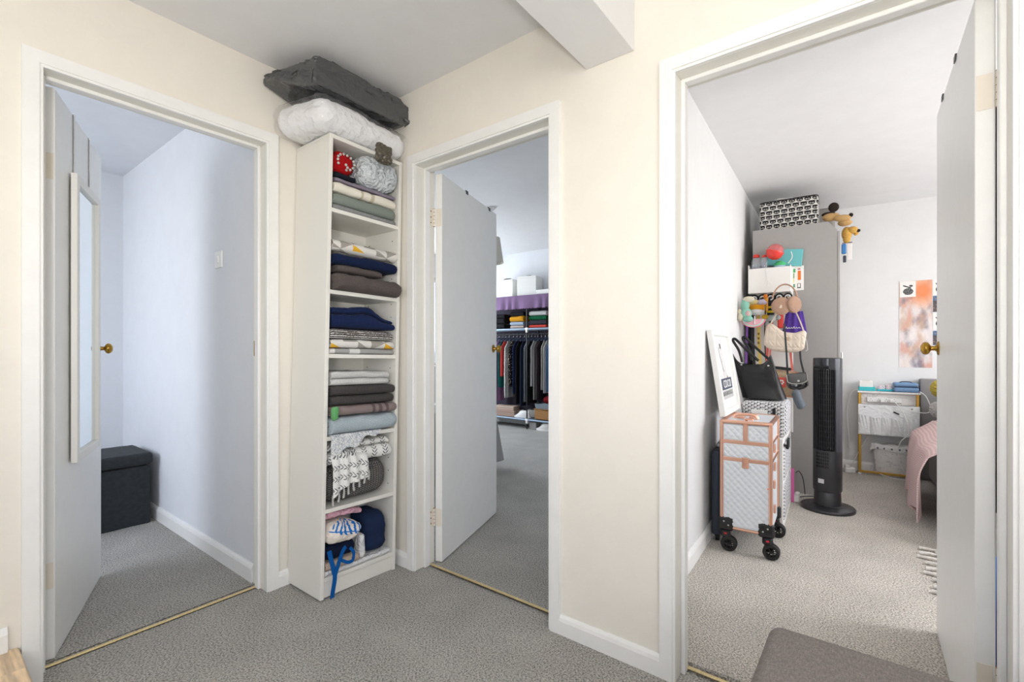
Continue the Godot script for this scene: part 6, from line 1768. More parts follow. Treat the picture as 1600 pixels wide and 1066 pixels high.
func shelf_unit_and_bags():
	var V := func(x, y, z): return Vector3(x, y, z)
	var u := thing3("shelf_unit", "low white open cube shelf unit behind the trolley case", "shelf unit", V.call(0.0, 0.004, 0.0))
	var wm := pm("unit_white", Color8(238, 237, 234), 0.5)
	var z0 := -1.50
	var z1 := -2.16
	for q in [[V.call(0.16, 0.275, z0 - 0.019), V.call(0.33, 0.55, 0.038)], [V.call(0.16, 0.275, z1 + 0.019), V.call(0.33, 0.55, 0.038)], [V.call(0.16, 0.531, (z0 + z1) / 2), V.call(0.33, 0.038, z0 - z1 - 0.076)], [V.call(0.16, 0.27, (z0 + z1) / 2), V.call(0.33, 0.018, z0 - z1 - 0.076)], [V.call(0.16, 0.019, (z0 + z1) / 2), V.call(0.33, 0.038, z0 - z1 - 0.076)]]:
		part("panel", boxed(q[0], q[1], 0.0015), wm, u)
	var gm := printed("geo", T.geo, Vector2(0.11, 0.11), 0.9)
	for q in [["drawer_box", "grey patterned cloth box in the lower cubby of the shelf unit", V.call(0.19, 0.045, -1.83), V.call(0.28, 0.20, 0.5)], ["drawer_box", "grey patterned cloth box in the upper cubby of the shelf unit", V.call(0.19, 0.2855, -1.83), V.call(0.28, 0.2, 0.5)]]:
		var m := MB.new(); m.soft(V.call(0, q[3].y / 2, 0), q[3], 0.015, 10)
		one3(q[0], q[1], "box", m, gm, q[2])
	var bl := MB.new(); bl.soft(V.call(0, 0.03, 0), V.call(0.012, 0.06, 0.10), 0.005, 10)
	one3("scarf", "black cloth hanging out of the front of the shelf unit", "scarf", bl, M.black_matt, V.call(0.339, 0.47, -1.70))
	one3("folder", "pink folder standing on edge at the far end of the shelf unit", "folder", boxed(V.call(0, 0.13, 0), V.call(0.05, 0.24, 0.012), 0.001), pm("folder_pink", Color8(240, 120, 190), 0.5), V.call(0.318, -0.005, -2.175))
	# patterned box and the black tote on the unit
	var pb := thing3("storage_box", "grey and white patterned cloth box on the shelf unit under the tote", "box", V.call(0.215, 0.5555, -1.72))
	var m := MB.new(); m.soft(V.call(0, 0.105, 0), V.call(0.25, 0.21, 0.34), 0.03, 16, func(p, d): return d * 0.01 * ns(p, 6.0) * clampf(p.y / 0.03, 0.1, 1.0))
	part("box_body", m, gm, pb)
	part("label_holder", boxed(V.call(-0.02, 0.14, 0.178), V.call(0.09, 0.045, 0.003), 0.001), M.white_plastic, pb)
	part("side_handle", boxed(V.call(0.06, 0.15, 0.178), V.call(0.018, 0.05, 0.004), 0.001), M.black_matt, pb)
	var tt := thing3("tote_bag", "black leather tote bag with upright handles on the patterned box", "handbag", V.call(0.175, 0.771, -1.715))
	var leather := pm("black_leather", Color8(13, 13, 15), 0.36); leather.metallic_specular = 0.45
	leather.heightmap_enabled = true; leather.heightmap_texture = T.soft; leather.heightmap_scale = 0.3; tri(leather, 4.0)
	var tb := MB.new()
	tb.grid(func(a0, v):
		var a: float = -TAU * a0
		var c := cos(a)
		var s := sin(a)
		var cc := signf(c) * pow(absf(c), 0.45)
		var ss := signf(s) * pow(absf(s), 0.55)
		var y: float = 0.005 + 0.25 * v
		var hw: float = lerpf(0.125, 0.112, v)
		var th: float = lerpf(0.075, 0.028, smoothstep(0.0, 1.0, v))
		var shift: float = lerpf(0.03, -0.045, v)
		var dip: float = v * 0.035 * (pow(c, 2.0) - 0.5) * 2.0
		var fold: float = 0.008 * ns(Vector3(c * 2.0, v * 2.0, s + 3.0), 1.4) * (0.3 + v)
		return V.call(cc * hw + shift, y + dip * (1.0 if v > 0.3 else 0.0) * smoothstep(0.3, 1.0, v), ss * (th + fold)), 60, 26, true)
	var base := []
	for k in 24:
		var a := TAU * k / 24
		base.append(V.call(signf(cos(a)) * pow(absf(cos(a)), 0.45) * 0.125 + 0.03, 0.005, signf(sin(a)) * pow(absf(sin(a)), 0.55) * 0.075))
	tb.face(base)
	part("bag_body", tb, leather, tt)
	for sgn in [1.0, -1.0]:
		var hp := curve([V.call(-0.095, 0.235, 0.03 * sgn), V.call(-0.115, 0.31, 0.032 * sgn), V.call(-0.150, 0.375, 0.03 * sgn), V.call(-0.135, 0.385, 0.03 * sgn), V.call(-0.075, 0.32, 0.032 * sgn), V.call(0.0, 0.245, 0.03 * sgn)], 7)
		if sgn < 0:
			for i in hp.size(): hp[i] += V.call(0.05, 0.012, 0.0)
		var h := MB.new(); h.tube(hp, 0.0085, 10)
		part("handle", h, leather, tt)
	for x in [-0.10, -0.005, 0.055]:
		var rv := MB.new(); rv.xf = Transform3D(Basis(Vector3.RIGHT, PI / 2), V.call(x, 0.235 - 0.02 * absf(x + 0.03) / 0.08, 0.034)); rv.lathe([Vector2(0, 0.005), Vector2(0.005, 0.0035), Vector2(0.007, 0.0), Vector2(0, 0)], 14)
		part("rivet", rv, M.steel, tt)
	var gs := MB.new(); gs.soft(V.call(0, 0.06, 0), V.call(0.045, 0.12, 0.16), 0.02, 12, crumple(0.006, 9.0, 4.0))
	one3("cloth_bag", "grey cloth bag slumped at the right of the black tote", "bag", gs, cloth("slate_bag", Color8(122, 130, 138), "weave", 12.0), V.call(0.40, 0.70, -1.96), Basis(Vector3.BACK, 0.35))

func trolley_case():
	var V := func(x, y, z): return Vector3(x, y, z)
	# a rolling make-up case: its own front faces +z
	var o := thing3("trolley_case", "tall white quilted make-up trolley case with rose gold edges on black wheels", "trolley case", V.call(0.19, 0.004, -1.03), 0.0)
	var W := 0.245
	var D := 0.36
	var y0 := 0.125
	var y1 := 0.70
	var rose: Material = M.rose_gold
	var white := pm("case_white", Color8(226, 231, 236), 0.32)
	part("core", boxed(V.call(0, (y0 + y1) / 2, -D / 2), V.call(W - 0.012, y1 - y0 - 0.008, D - 0.012), 0.002), white, o)
	# quilted front panels: each cell a small low pyramid
	var quilt := func(x0: float, x1: float, ya: float, yb: float, cell: float):
		# low cushions between two crossing sets of seams
		var b := MB.new()
		var nx := int(ceil((x1 - x0) / cell * 6.0))
		var ny := int(ceil((yb - ya) / cell * 6.0))
		b.grid(func(u, v):
			var x: float = lerpf(x0, x1, u)
			var y: float = lerpf(ya, yb, v)
			var e: float = minf(minf(x - x0, x1 - x), minf(y - ya, yb - y))
			var q: float = minf(absf(sin((x + y) * PI / cell)), absf(sin((x - y) * PI / cell)))
			return V.call(x, y, 0.0065 * pow(q, 0.7) * clampf(e / 0.004, 0.0, 1.0)), nx, ny)
		part("quilted_panel", b, white, o)
	var hx := W / 2 - 0.014
	quilt.call(-hx, -0.011, 0.60, y1 - 0.018, 0.034)
	quilt.call(0.011, hx, 0.60, y1 - 0.018, 0.034)
	quilt.call(-hx, hx, 0.508, 0.582, 0.034)
	quilt.call(-hx, hx, y0 + 0.012, 0.49, 0.034)
	# rose gold edging
	var bar := func(a: Vector3, b: Vector3, r: float, nm := "edge_bar"):
		var m := MB.new(); m.tube([a, b], r, 10)
		part(nm, m, rose, o)
	for x in [-W / 2 + 0.006, W / 2 - 0.006]:
		for z in [-0.004, -D + 0.004]:
			bar.call(V.call(x, y0, z), V.call(x, y1, z), 0.0105)
		bar.call(V.call(x, y1 - 0.003, -0.004), V.call(x, y1 - 0.003, -D + 0.004), 0.0105)
	for z in [-0.004, -D + 0.004]:
		bar.call(V.call(-W / 2 + 0.006, y1 - 0.003, z), V.call(W / 2 - 0.006, y1 - 0.003, z), 0.0105)
		bar.call(V.call(-W / 2 + 0.006, y0 + 0.004, z), V.call(W / 2 - 0.006, y0 + 0.004, z), 0.008)
	for y in [0.592, 0.499]:
		part("front_rail", boxed(V.call(0, y, 0.0), V.call(W - 0.02, 0.019, 0.012), 0.003), rose, o)
		part("side_rail", boxed(V.call(W / 2 - 0.004, y, -D / 2), V.call(0.01, 0.014, D - 0.02), 0.003), rose, o)
	part("front_rail", boxed(V.call(0, 0.643, 0.0), V.call(0.022, 0.095, 0.012), 0.003), rose, o)
	var lt := boxed(V.call(0, 0.486, 0.008), V.call(0.032, 0.058, 0.008), 0.0035)
	var lk := part("latch", lt, rose, o)
	var lb := MB.new(); lb.xf = Transform3D(Basis(), V.call(0, 0.486, 0.013))
	lb.tube([V.call(-0.008, 0.016, 0), V.call(0.008, 0.016, 0), V.call(0.008, -0.018, 0), V.call(-0.008, -0.018, 0)], 0.0022, 6, 1.0, true)
	lb.box(V.call(0, 0, 0), V.call(0.008, 0.014, 0.004), 0.001)
	part("latch_bow", lb, rose, lk)
	for q in [[0.56, -0.1], [0.46, -0.12], [0.37, -0.1], [0.235, -0.12]]:
		part("side_latch", boxed(V.call(W / 2 + 0.003, q[0], q[1]), V.call(0.010, 0.045, 0.028), 0.003), rose, o)
	for x in [-0.105, 0.105]:
		var pn := MB.new(); pn.xf = Transform3D(Basis(Vector3.RIGHT, PI / 2), V.call(x, 0.366, 0.004)); pn.lathe([Vector2(0, 0.005), Vector2(0.004, 0.003), Vector2(0.005, 0), Vector2(0, 0)], 10)
		if x > 0: part("stud", pn, rose, o)
	# carrying handle and top
	part("top_panel", boxed(V.call(0.055, y1 + 0.0035, -D / 2), V.call(0.10, 0.004, D - 0.05), 0.001), white, o)
	var hd := MB.new(); hd.tube(curve([V.call(-0.07, y1 + 0.008, -0.1), V.call(-0.055, y1 + 0.026, -0.1), V.call(0.0, y1 + 0.03, -0.1), V.call(0.035, y1 + 0.026, -0.1), V.call(0.045, y1 + 0.008, -0.1)], 6), 0.009, 10)
	part("carry_handle", hd, rose, o)
	for q in [[-0.045, -0.15], [0.01, -0.06], [0.02, -0.16]]:
		part("top_fitting", boxed(V.call(q[0], y1 + 0.008, q[1]), V.call(0.045, 0.014, 0.03), 0.004), rose, o)
	# corners and castors
	for x in [-1.0, 1.0]:
		for z in [0.0, -1.0]:
			var cx: float = x * (W / 2 - 0.022)
			var cz: float = -0.004 if z == 0.0 else -D + 0.004
			var cn := MB.new()
			cn.box(V.call(cx - x * 0.004, y0 + 0.024, cz), V.call(0.076, 0.074, 0.027), 0.009)
			var leg := part("corner_guard", cn, M.black_plastic, o)
			var fk := MB.new()
			fk.box(V.call(cx + 0.002, y0 - 0.03, cz - 0.004), V.call(0.05, 0.044, 0.03), 0.01)
			for s in [-1.0, 1.0]: fk.box(V.call(cx + 0.012, y0 - 0.062, cz - 0.012 + s * 0.0), V.call(0.036, 0.052, 0.005), 0.002)
			part("fork", fk, M.black_plastic, leg)
			part("brake", boxed(V.call(cx + 0.004, y0 - 0.028, cz + 0.0125), V.call(0.014, 0.009, 0.004), 0.0015), pm("brake_red", Color8(206, 40, 58), 0.4), leg, "red brake tab")
			for s in [-1.0, 1.0]:
				var wh := MB.new()
				wh.xf = Transform3D(Basis(Vector3.RIGHT, PI / 2), V.call(cx + 0.018, 0.041, cz - 0.012 + s * 0.012))
				wh.lathe([Vector2(0.024, 0.0075), Vector2(0.028, 0.008), Vector2(0.037, 0.007), Vector2(0.040, 0.004), Vector2(0.040, -0.004), Vector2(0.037, -0.007), Vector2(0.028, -0.008), Vector2(0.024, -0.0075), Vector2(0.024, 0.0075)], 28)
				part("wheel", wh, pm("tyre", Color8(24, 24, 26), 0.55), leg)
				var sp := MB.new(); sp.xf = wh.xf
				sp.lathe([Vector2(0, 0.007), Vector2(0.006, 0.0065), Vector2(0.008, 0.0), Vector2(0.006, -0.0065), Vector2(0, -0.007)], 12)
				for k in 6:
					var a := TAU * k / 6
					sp.tube([V.call(cos(a) * 0.006, 0.003, sin(a) * 0.006), V.call(cos(a) * 0.026, 0.004, sin(a) * 0.026)], 0.0028, 6)
				part("spokes", sp, M.black_plastic, leg)
			var rv := MB.new()
			for p in [V.call(cx + x * 0.004, y0 + 0.036, cz + 0.013), V.call(cx - x * 0.018, y0 + 0.018, cz + 0.013)]:
				rv.ball(p, V.call(0.0045, 0.0045, 0.003), 8)
			part("rivets", rv, M.steel, leg)
	# dark pull-out handle housing at the back
	var hs := MB.new()
	for x in [-0.06, 0.06]: hs.tube([V.call(x, y0, -D - 0.012), V.call(x, 0.52, -D - 0.012)], 0.008, 8)
	hs.box(V.call(0, 0.16, -D - 0.011), V.call(0.16, 0.06, 0.02), 0.004)
	part("pull_handle", hs, M.black_plastic, o)
	var su := thing3("suitcase", "slim dark navy suitcase wedged between the wall and the trolley case", "suitcase", V.call(0.027, 0.004, -1.27))
	var sm := MB.new(); sm.soft(V.call(0, 0.28, 0), V.call(0.05, 0.48, 0.32), 0.018, 12)
	part("shell", sm, pm("suitcase_navy", Color8(50, 56, 72), 0.5), su)
	for z in [-0.11, 0.11]:
		var wl := MB.new(); wl.xf = Transform3D(Basis(Vector3.BACK, PI / 2), V.call(0.012, 0.021, z)); wl.lathe([Vector2(0, 0.02), Vector2(0.02, 0.02), Vector2(0.021, 0.018), Vector2(0.021, 0.002), Vector2(0.02, 0), Vector2(0, 0)], 18)
		part("wheel", wl, M.black_plastic, su)
		part("wheel_fork", boxed(V.call(0, 0.036, z), V.call(0.026, 0.03, 0.02), 0.004), M.black_plastic, su)
	var sh := MB.new(); sh.tube(curve([V.call(0, 0.515, 0.07), V.call(0, 0.545, 0.06), V.call(0, 0.545, -0.06), V.call(0, 0.515, -0.07)], 5), 0.008, 8)
	part("handle", sh, M.steel, su)
	# framed print that leans on the wall, standing on the case
	var f := thing("picture_frame", "white framed fashion print leaning on the wall on top of the trolley case", "picture")
	var bot := r3(0.072, 0.718, -1.075)
	var top := r3(0.0, 1.19, -1.045)
	var along := (r3(0.076, 0.718, -1.60) - bot).normalized()
	var up := (top - bot).normalized()
	up = (up - along * up.dot(along)).normalized()
	f.transform = Transform3D(Basis(along, up, along.cross(up)), bot)
	var FW := 0.50
	var FH := 0.485
	var fw := 0.03
	var wmf := pm("frame_white", Color8(242, 241, 238), 0.45)
	for q in [[V.call(fw / 2, FH / 2, 0), V.call(fw, FH, 0.03)], [V.call(FW - fw / 2, FH / 2, 0), V.call(fw, FH, 0.03)], [V.call(FW / 2, fw / 2, 0), V.call(FW - 2 * fw, fw, 0.03)], [V.call(FW / 2, FH - fw / 2, 0), V.call(FW - 2 * fw, fw, 0.03)]]:
		part("frame_rail", boxed(q[0], q[1], 0.002), wmf, f)
	part("mount", boxed(V.call(FW / 2, FH / 2, -0.006), V.call(FW - 2 * fw, FH - 2 * fw, 0.006), 0.0), pm("mount_white", Color8(244, 244, 242), 0.7), f)
	var pr := MB.new()
	pr.face([V.call(0.085, 0.125, -0.0025), V.call(FW - 0.085, 0.125, -0.0025), V.call(FW - 0.085, FH - 0.06, -0.0025), V.call(0.085, FH - 0.06, -0.0025)], [Vector2(0, 1), Vector2(1, 1), Vector2(1, 0), Vector2(0, 0)])
	part("print", pr, printed("fashion", T.fashion, Vector2(1, 1), 0.6), f)
	part("title_band", boxed(V.call(FW / 2, 0.170, -0.0018), V.call(FW - 0.17, 0.066, 0.001), 0.0), pm("title_navy", Color8(72, 78, 96), 0.6), f)
	part("lower_band", boxed(V.call(FW / 2, 0.108, -0.0018), V.call(FW - 0.17, 0.05, 0.001), 0.0), pm("band_grey", Color8(192, 192, 190), 0.6), f)
	var txt := func(t: String, at: Vector3, wide: float, tall: float, mat: Material, nm: String):
		var tm := TextMesh.new()
		var sf := SystemFont.new(); sf.font_names = PackedStringArray(["Droid Sans"]); sf.font_weight = 700
		tm.font = sf; tm.text = t; tm.font_size = 32; tm.pixel_size = 0.01; tm.depth = 0.02
		var bb := tm.get_aabb()
		var mi := MeshInstance3D.new(); mi.name = nm; mi.mesh = tm; mi.material_override = mat
		var s := Vector3(wide / maxf(bb.size.x, 0.001), tall / maxf(bb.size.y, 0.001), 0.04)
		mi.transform = Transform3D(Basis.from_scale(s), at - Vector3(bb.get_center().x * s.x, bb.get_center().y * s.y, 0))
		f.add_child(mi, true)
	txt.call("COCO", V.call(FW / 2 + 0.02, 0.170, -0.0008), 0.21, 0.045, M.white_plastic, "lettering")
	txt.call("MADEMOISELLE", V.call(FW / 2, 0.115, -0.0008), 0.28, 0.024, pm("letter_grey", Color8(126, 126, 126), 0.7), "lettering")

func tower_fan():
	var V := func(x, y, z): return Vector3(x, y, z)
	var o := thing3("tower_fan", "black tower fan on a round base in front of the wardrobe", "fan", V.call(0.54, 0.004, -2.15))
	var blk := pm("fan_black", Color8(36, 37, 41), 0.32); blk.metallic_specular = 0.6
	var b := MB.new(); b.lathe([Vector2(0, 0.03), Vector2(0.14, 0.026), Vector2(0.156, 0.02), Vector2(0.16, 0.012), Vector2(0.158, 0.0), Vector2(0, 0)], 48)
	part("base", b, blk, o)
	b = MB.new(); b.lathe([Vector2(0.0, 0.125), Vector2(0.074, 0.125), Vector2(0.0765, 0.12), Vector2(0.08, 0.034), Vector2(0.088, 0.03), Vector2(0.0, 0.028)], 40)
	part("stand", b, blk, o)
	# the column: a round shell that leaves its front open for the grille; front turned towards the left of the door
	var face_a := deg_to_rad(118.0)
	var half := deg_to_rad(56.0)
	var R := 0.084
	var shell_m := MB.new()
	var ring := func(y0: float, y1: float, r0: float, r1: float, a0: float, a1: float, n: int, mm: MB, thk := 0.006):
		mm.grid(func(u, v): return V.call(cos(lerpf(a0, a1, u)) * lerpf(r0, r1, v), lerpf(y0, y1, v), -sin(lerpf(a0, a1, u)) * lerpf(r0, r1, v)), n, 1)
		mm.grid(func(u, v): return V.call(cos(lerpf(a0, a1, u)) * (lerpf(r0, r1, v) - thk), lerpf(y0, y1, v), -sin(lerpf(a0, a1, u)) * (lerpf(r0, r1, v) - thk)), n, 1, false, false, true)
	# angles here run so that -z is at +90 degrees; the front looks to +z and a little to the left
	var fa := deg_to_rad(-112.0)
	ring.call(0.40, 0.955, R, R, fa + half, fa + TAU - half, 48, shell_m)
	part("back_shell", shell_m, pm("fan_shell", Color8(58, 60, 65), 0.3), o)
	var lo := MB.new(); lo.lathe([Vector2(0, 0.405), Vector2(R, 0.405), Vector2(R, 0.135), Vector2(0.0805, 0.127), Vector2(0, 0.127)], 44)
	var low := part("lower_housing", lo, blk, o)
	var sl := MB.new()
	for r in 5:
		for c in 7:
			var a := fa - 0.42 + c * 0.14
			sl.box(V.call(cos(a) * (R + 0.0004), 0.385 - r * 0.022, -sin(a) * (R + 0.0004)), V.call(0.006, 0.014, 0.004), 0.0, Basis(Vector3.UP, a + PI / 2))
	var sm := part("vent_slot", sl, M.black_matt, low); sm.set_meta("kind", "stuff")
	var lb := MB.new(); lb.box(V.call(cos(fa - 0.05) * (R + 0.001), 0.20, -sin(fa - 0.05) * (R + 0.001)), V.call(0.036, 0.028, 0.002), 0.0, Basis(Vector3.UP, fa - 0.05 + PI / 2))
	part("rating_label", lb, pm("label_silver", Color8(212, 212, 212), 0.5), low)
	var tp := MB.new(); tp.lathe([Vector2(0, 1.028), Vector2(0.078, 1.028), Vector2(0.0835, 1.024), Vector2(R, 1.016), Vector2(R, 0.95), Vector2(0, 0.95)], 44)
	part("top_housing", tp, pm("fan_top", Color8(62, 63, 67), 0.22, 0.5), o)
	var hd := MB.new(); hd.box(V.call(cos(fa) * (R + 0.001), 0.965, -sin(fa) * (R + 0.001)), V.call(0.10, 0.02, 0.012), 0.004, Basis(Vector3.UP, fa + PI / 2))
	part("top_recess", hd, M.black_matt, o)
	# inner dark drum and the grille in front of it
	var dr := MB.new(); dr.tube([V.call(0, 0.41, 0), V.call(0, 0.95, 0)], 0.058, 28)
	part("drum", dr, M.black_matt, o)
	for k in 13:
		var a := fa - half + 2.0 * half * (k + 0.5) / 13.0
		var s := MB.new(); s.box(V.call(cos(a) * (R - 0.004), 0.678, -sin(a) * (R - 0.004)), V.call(0.0034, 0.55, 0.010), 0.001, Basis(Vector3.UP, a + PI / 2))
		part("slat", s, blk, o)
	for k in 15:
		var y := 0.425 + k * 0.036
		var pts := []
		for i in 13: pts.append(V.call(cos(fa - half + 2 * half * i / 12.0) * (R - 0.009), y, -sin(fa - half + 2 * half * i / 12.0) * (R - 0.009)))
		var g := MB.new(); g.tube(pts, 0.0022, 6)
		part("grille_ring", g, blk, o)
	# its cable and the sockets on the floor
	var cbl := MB.new(); cbl.tube(curve([V.call(0.53, 0.034, -2.28), V.call(0.46, 0.014, -2.36), V.call(0.40, 0.01, -2.34), V.call(0.36, 0.012, -2.28), V.call(0.345, 0.03, -2.22)], 8), 0.0035, 8)
	one3("power_cable", "black cable running from the tower fan to the floor socket", "cable", cbl, M.black_plastic, V.call(0, 0.004, 0))
	var cb2 := MB.new(); cb2.tube(curve([V.call(0.40, 0.008, -2.40), V.call(0.385, 0.12, -2.42), V.call(0.36, 0.17, -2.42), V.call(0.34, 0.16, -2.40)], 8), 0.003, 8)
	one3("power_cable", "thin black cable looping up beside the shelf unit", "cable", cb2, M.black_plastic, V.call(0, 0.004, 0))
	var ad := thing3("socket_block", "white socket block on the carpet between shelf unit and tower fan", "socket", V.call(0.352, 0.004, -2.20))
	part("block", boxed(V.call(0, 0.025, 0), V.call(0.045, 0.05, 0.06), 0.008), M.white_plastic, ad)
	part("plug", boxed(V.call(0.01, 0.06, 0), V.call(0.03, 0.02, 0.036), 0.006), M.white_plastic, ad)

func bedside():
	var V := func(x, y, z): return Vector3(x, y, z)
	var o := thing3("bedside_table", "narrow bedside table with gold metal frame and marble look top", "table", V.call(0.755, 0.004, -3.385))
	var W := 0.405
	var D := 0.125
	var gold: Material = M.gold
	var r := 0.0095
	for x in [r, W - r]:
		for z in [-r, -D + r]:
			part("leg", boxed(V.call(x, 0.355, z), V.call(0.019, 0.71, 0.019), 0.0015), gold, o)
			part("foot", boxed(V.call(x, 0.008, z), V.call(0.021, 0.016, 0.021), 0.002), M.white_plastic, o)
		part("side_rail", boxed(V.call(x, 0.025, -D / 2), V.call(0.019, 0.019, D - 0.04), 0.0015), gold, o)
	part("front_rail", boxed(V.call(W / 2, 0.025, -r), V.call(W - 0.04, 0.019, 0.019), 0.0015), gold, o)
	var mb := pm("marble", Color.WHITE, 0.25); mb.albedo_texture = T.marble; tri(mb, 2.4)
	part("table_top", boxed(V.call(W / 2, 0.717, -D / 2), V.call(W + 0.016, 0.015, D + 0.016), 0.002), mb, o)
	part("apron", boxed(V.call(W / 2, 0.66, -0.034), V.call(W - 0.04, 0.098, 0.012), 0.001), mb, o)
	# socket strip on the apron
	var ss := thing3("power_strip", "white power strip mounted under the bedside table top", "power strip", V.call(0.755 + 0.175, 0.655, -3.385 - 0.034 + 0.0065))
	part("strip_body", boxed(V.call(0, 0, 0.01), V.call(0.235, 0.042, 0.02), 0.004), M.white_plastic, ss)
	for k in 4:
		var m := MB.new()
		for q in [V.call(0, 0.009, 0), V.call(-0.008, -0.006, 0), V.call(0.008, -0.006, 0)]: m.box(V.call(-0.088 + k * 0.052, 0, 0.0205) + q, V.call(0.0035, 0.005, 0.001), 0.0)
		part("outlet", m, pm("outlet_dark", Color8(60, 60, 62), 0.7), ss)
	for q in [[-0.033, 0.02], [0.03, 0.0]]:
		part("plug", boxed(V.call(q[0] + 0.02, -0.004, 0.032), V.call(0.03, 0.03, 0.022), 0.005), M.white_plastic, ss)
	# white plastic pocket organiser
	var po := thing3("pocket_organiser", "white pocket organiser hung across the front of the bedside table", "organiser", V.call(0.752, 0.355, -3.381))
	var pm_ := creased("white_vinyl", Color8(238, 239, 240), 3.0, 0.35); pm_.roughness = 0.35
	part("backing", boxed(V.call(0.205, 0.13, 0.002), V.call(0.41, 0.26, 0.003), 0.001), pm_, po)
	for q in [[0.004, 0.082, 0.165, 0.012], [0.082, 0.158, 0.15, 0.030], [0.158, 0.225, 0.15, 0.016], [0.225, 0.305, 0.148, 0.034], [0.305, 0.406, 0.16, 0.018]]:
		var b := MB.new()
		b.sheet(func(u, v):
			var x: float = lerpf(q[0], q[1], u)
			var bow: float = pow(sin(u * PI), 0.6) * q[3] * (0.55 + 0.45 * v)
			var wave: float = 0.006 * sin(u * 11.0 + v * 4.0 + q[0] * 40.0) * v
			return V.call(x, 0.006 + q[2] * v + 0.008 * sin(u * PI) * v * -1.0, 0.006 + bow + absf(wave)), 18, 12, 0.002)
		part("pocket", b, pm_, po)
	var ed := MB.new(); ed.tube([V.call(0, 0.003, 0.006), V.call(0.41, 0.003, 0.006)], 0.004, 8)
	part("hem", ed, pm_, po)
	for x in [0.045, 0.36]:
		var ey := MB.new(); ey.xf = Transform3D(Basis(Vector3.RIGHT, PI / 2), V.call(x, 0.238, 0.004)); ey.lathe([Vector2(0, 0.002), Vector2(0.006, 0.002), Vector2(0.008, 0), Vector2(0, 0)], 14)
		part("eyelet", ey, M.steel, po)
	var lg := MB.new(); lg.box(V.call(0.258, 0.198, 0.012), V.call(0.042, 0.011, 0.003), 0.001, Basis(Vector3.BACK, -0.45))
	part("tag", lg, M.black_matt, po, "small black maker's tag")
	# bin with its liner
	var bn := thing3("waste_bin", "white marbled waste bin with plastic liner under the bedside table", "bin", V.call(0.985, 0.004, -3.455))
	bn.scale = V.call(1.0, 1.0, 0.36)
	var b := MB.new()
	b.lathe([Vector2(0.122, 0.235), Vector2(0.126, 0.237), Vector2(0.128, 0.235), Vector2(0.108, 0.035), Vector2(0.102, 0.012), Vector2(0.090, 0.0), Vector2(0, 0)], 40)
	b.lathe([Vector2(0.0, 0.03), Vector2(0.098, 0.03), Vector2(0.122, 0.235)], 40)
	part("bin_body", b, mb, bn)
	var li := MB.new()
	li.grid(func(u, v):
		var a: float = -TAU * u
		var s: float = v * 0.105
		var rr: float = 0.118 + 0.03 * sin(minf(s / 0.04, 1.0) * PI / 2) + 0.012 * v * ns(Vector3(cos(a) * 3, sin(a) * 3, v * 3)) + 0.005 * sin(a * 14.0) * v
		var y: float = 0.262 + 0.012 * sin(a * 3.0) - maxf(0.0, s - 0.03) * (0.75 + 0.35 * sin(a * 2.0 + 1.0))
		return V.call(cos(a) * rr, y, sin(a) * rr), 70, 14, true)
	li.grid(func(u, v):
		var a: float = TAU * u
		return V.call(cos(a) * (0.118 - 0.02 * v), 0.262 + 0.012 * sin(-a * 3.0) - v * 0.12, sin(a) * (0.118 - 0.02 * v)), 60, 6, true)
	var lim := creased("bin_liner", Color8(234, 234, 232), 4.0, 0.35); lim.roughness = 0.4
	part("liner", li, lim, bn, "crumpled white bin liner")
	var dots := MB.new()
	for k in 5:
		var a := 0.9 + k * 0.34
		dots.ball(V.call(cos(a) * 0.151, 0.236, sin(a) * 0.151), V.call(0.008, 0.008, 0.006), 7)
	part("hole", dots, pm("hole_grey", Color8(120, 118, 128), 0.8), bn)
	# on the top
	var yt := 0.7295
	var tx := thing3("tissue_box", "white box with a teal base at the left end of the bedside table", "box", V.call(0.815, yt, -3.445))
	part("lower_box", boxed(V.call(0, 0.016, 0), V.call(0.115, 0.032, 0.1), 0.003), pm("teal_box", Color8(64, 190, 196), 0.5), tx)
	part("upper_box", boxed(V.call(-0.006, 0.058, -0.008), V.call(0.095, 0.052, 0.075), 0.003), pm("box_white", Color8(242, 238, 234), 0.6), tx)
	part("slot", boxed(V.call(-0.006, 0.0845, -0.008), V.call(0.05, 0.002, 0.018), 0.0), pm("slot_grey", Color8(190, 178, 168), 0.8), tx)
	T.dots = picture(64, 64, func(u, v):
		var q := nz.get_noise_2d(u * 9.0 + 20.0, v * 9.0)
		var w := nz.get_noise_2d(u * 9.0, v * 9.0 + 44.0)
		return Color(0.85, 0.25, 0.38) if q > 0.3 else Color(0.25, 0.65, 0.75) if w > 0.3 else Color(0.2, 0.25, 0.4) if w < -0.42 else Color(0.93, 0.92, 0.92))
	var k := 0
	for q in [[V.call(0.915, yt, -3.435), V.call(0.052, 0.05, 0.03), "left small patterned tissue packet between the boxes on the bedside table"], [V.call(0.966, yt, -3.44), V.call(0.048, 0.056, 0.03), "right small patterned tissue packet beside the blue case"]]:
		var t := thing3("tissue_packet", q[2], "packet", q[0], 0.1 * k)
		var m := MB.new(); m.soft(V.call(0, q[1].y / 2, 0), q[1], 0.01, 8)
		part("packet_body", m, printed("dots", T.dots, Vector2(0.08, 0.08), 0.5), t)
		part("packet_base", boxed(V.call(0, 0.009, 0.002), V.call(q[1].x + 0.012, 0.017, q[1].z + 0.01), 0.004), pm("packet_teal", Color8(60, 176, 190), 0.5), t)
		k += 1
	var cs := thing3("zip_case", "blue zip case lying on the right of the bedside table", "case", V.call(1.077, yt, -3.44))
	var blue := pm("case_blue", Color8(112, 146, 184), 0.5)
	var m2 := MB.new(); m2.soft(V.call(0, 0.021, 0), V.call(0.165, 0.042, 0.11), 0.016, 12)
	part("lower_shell", m2, blue, cs)
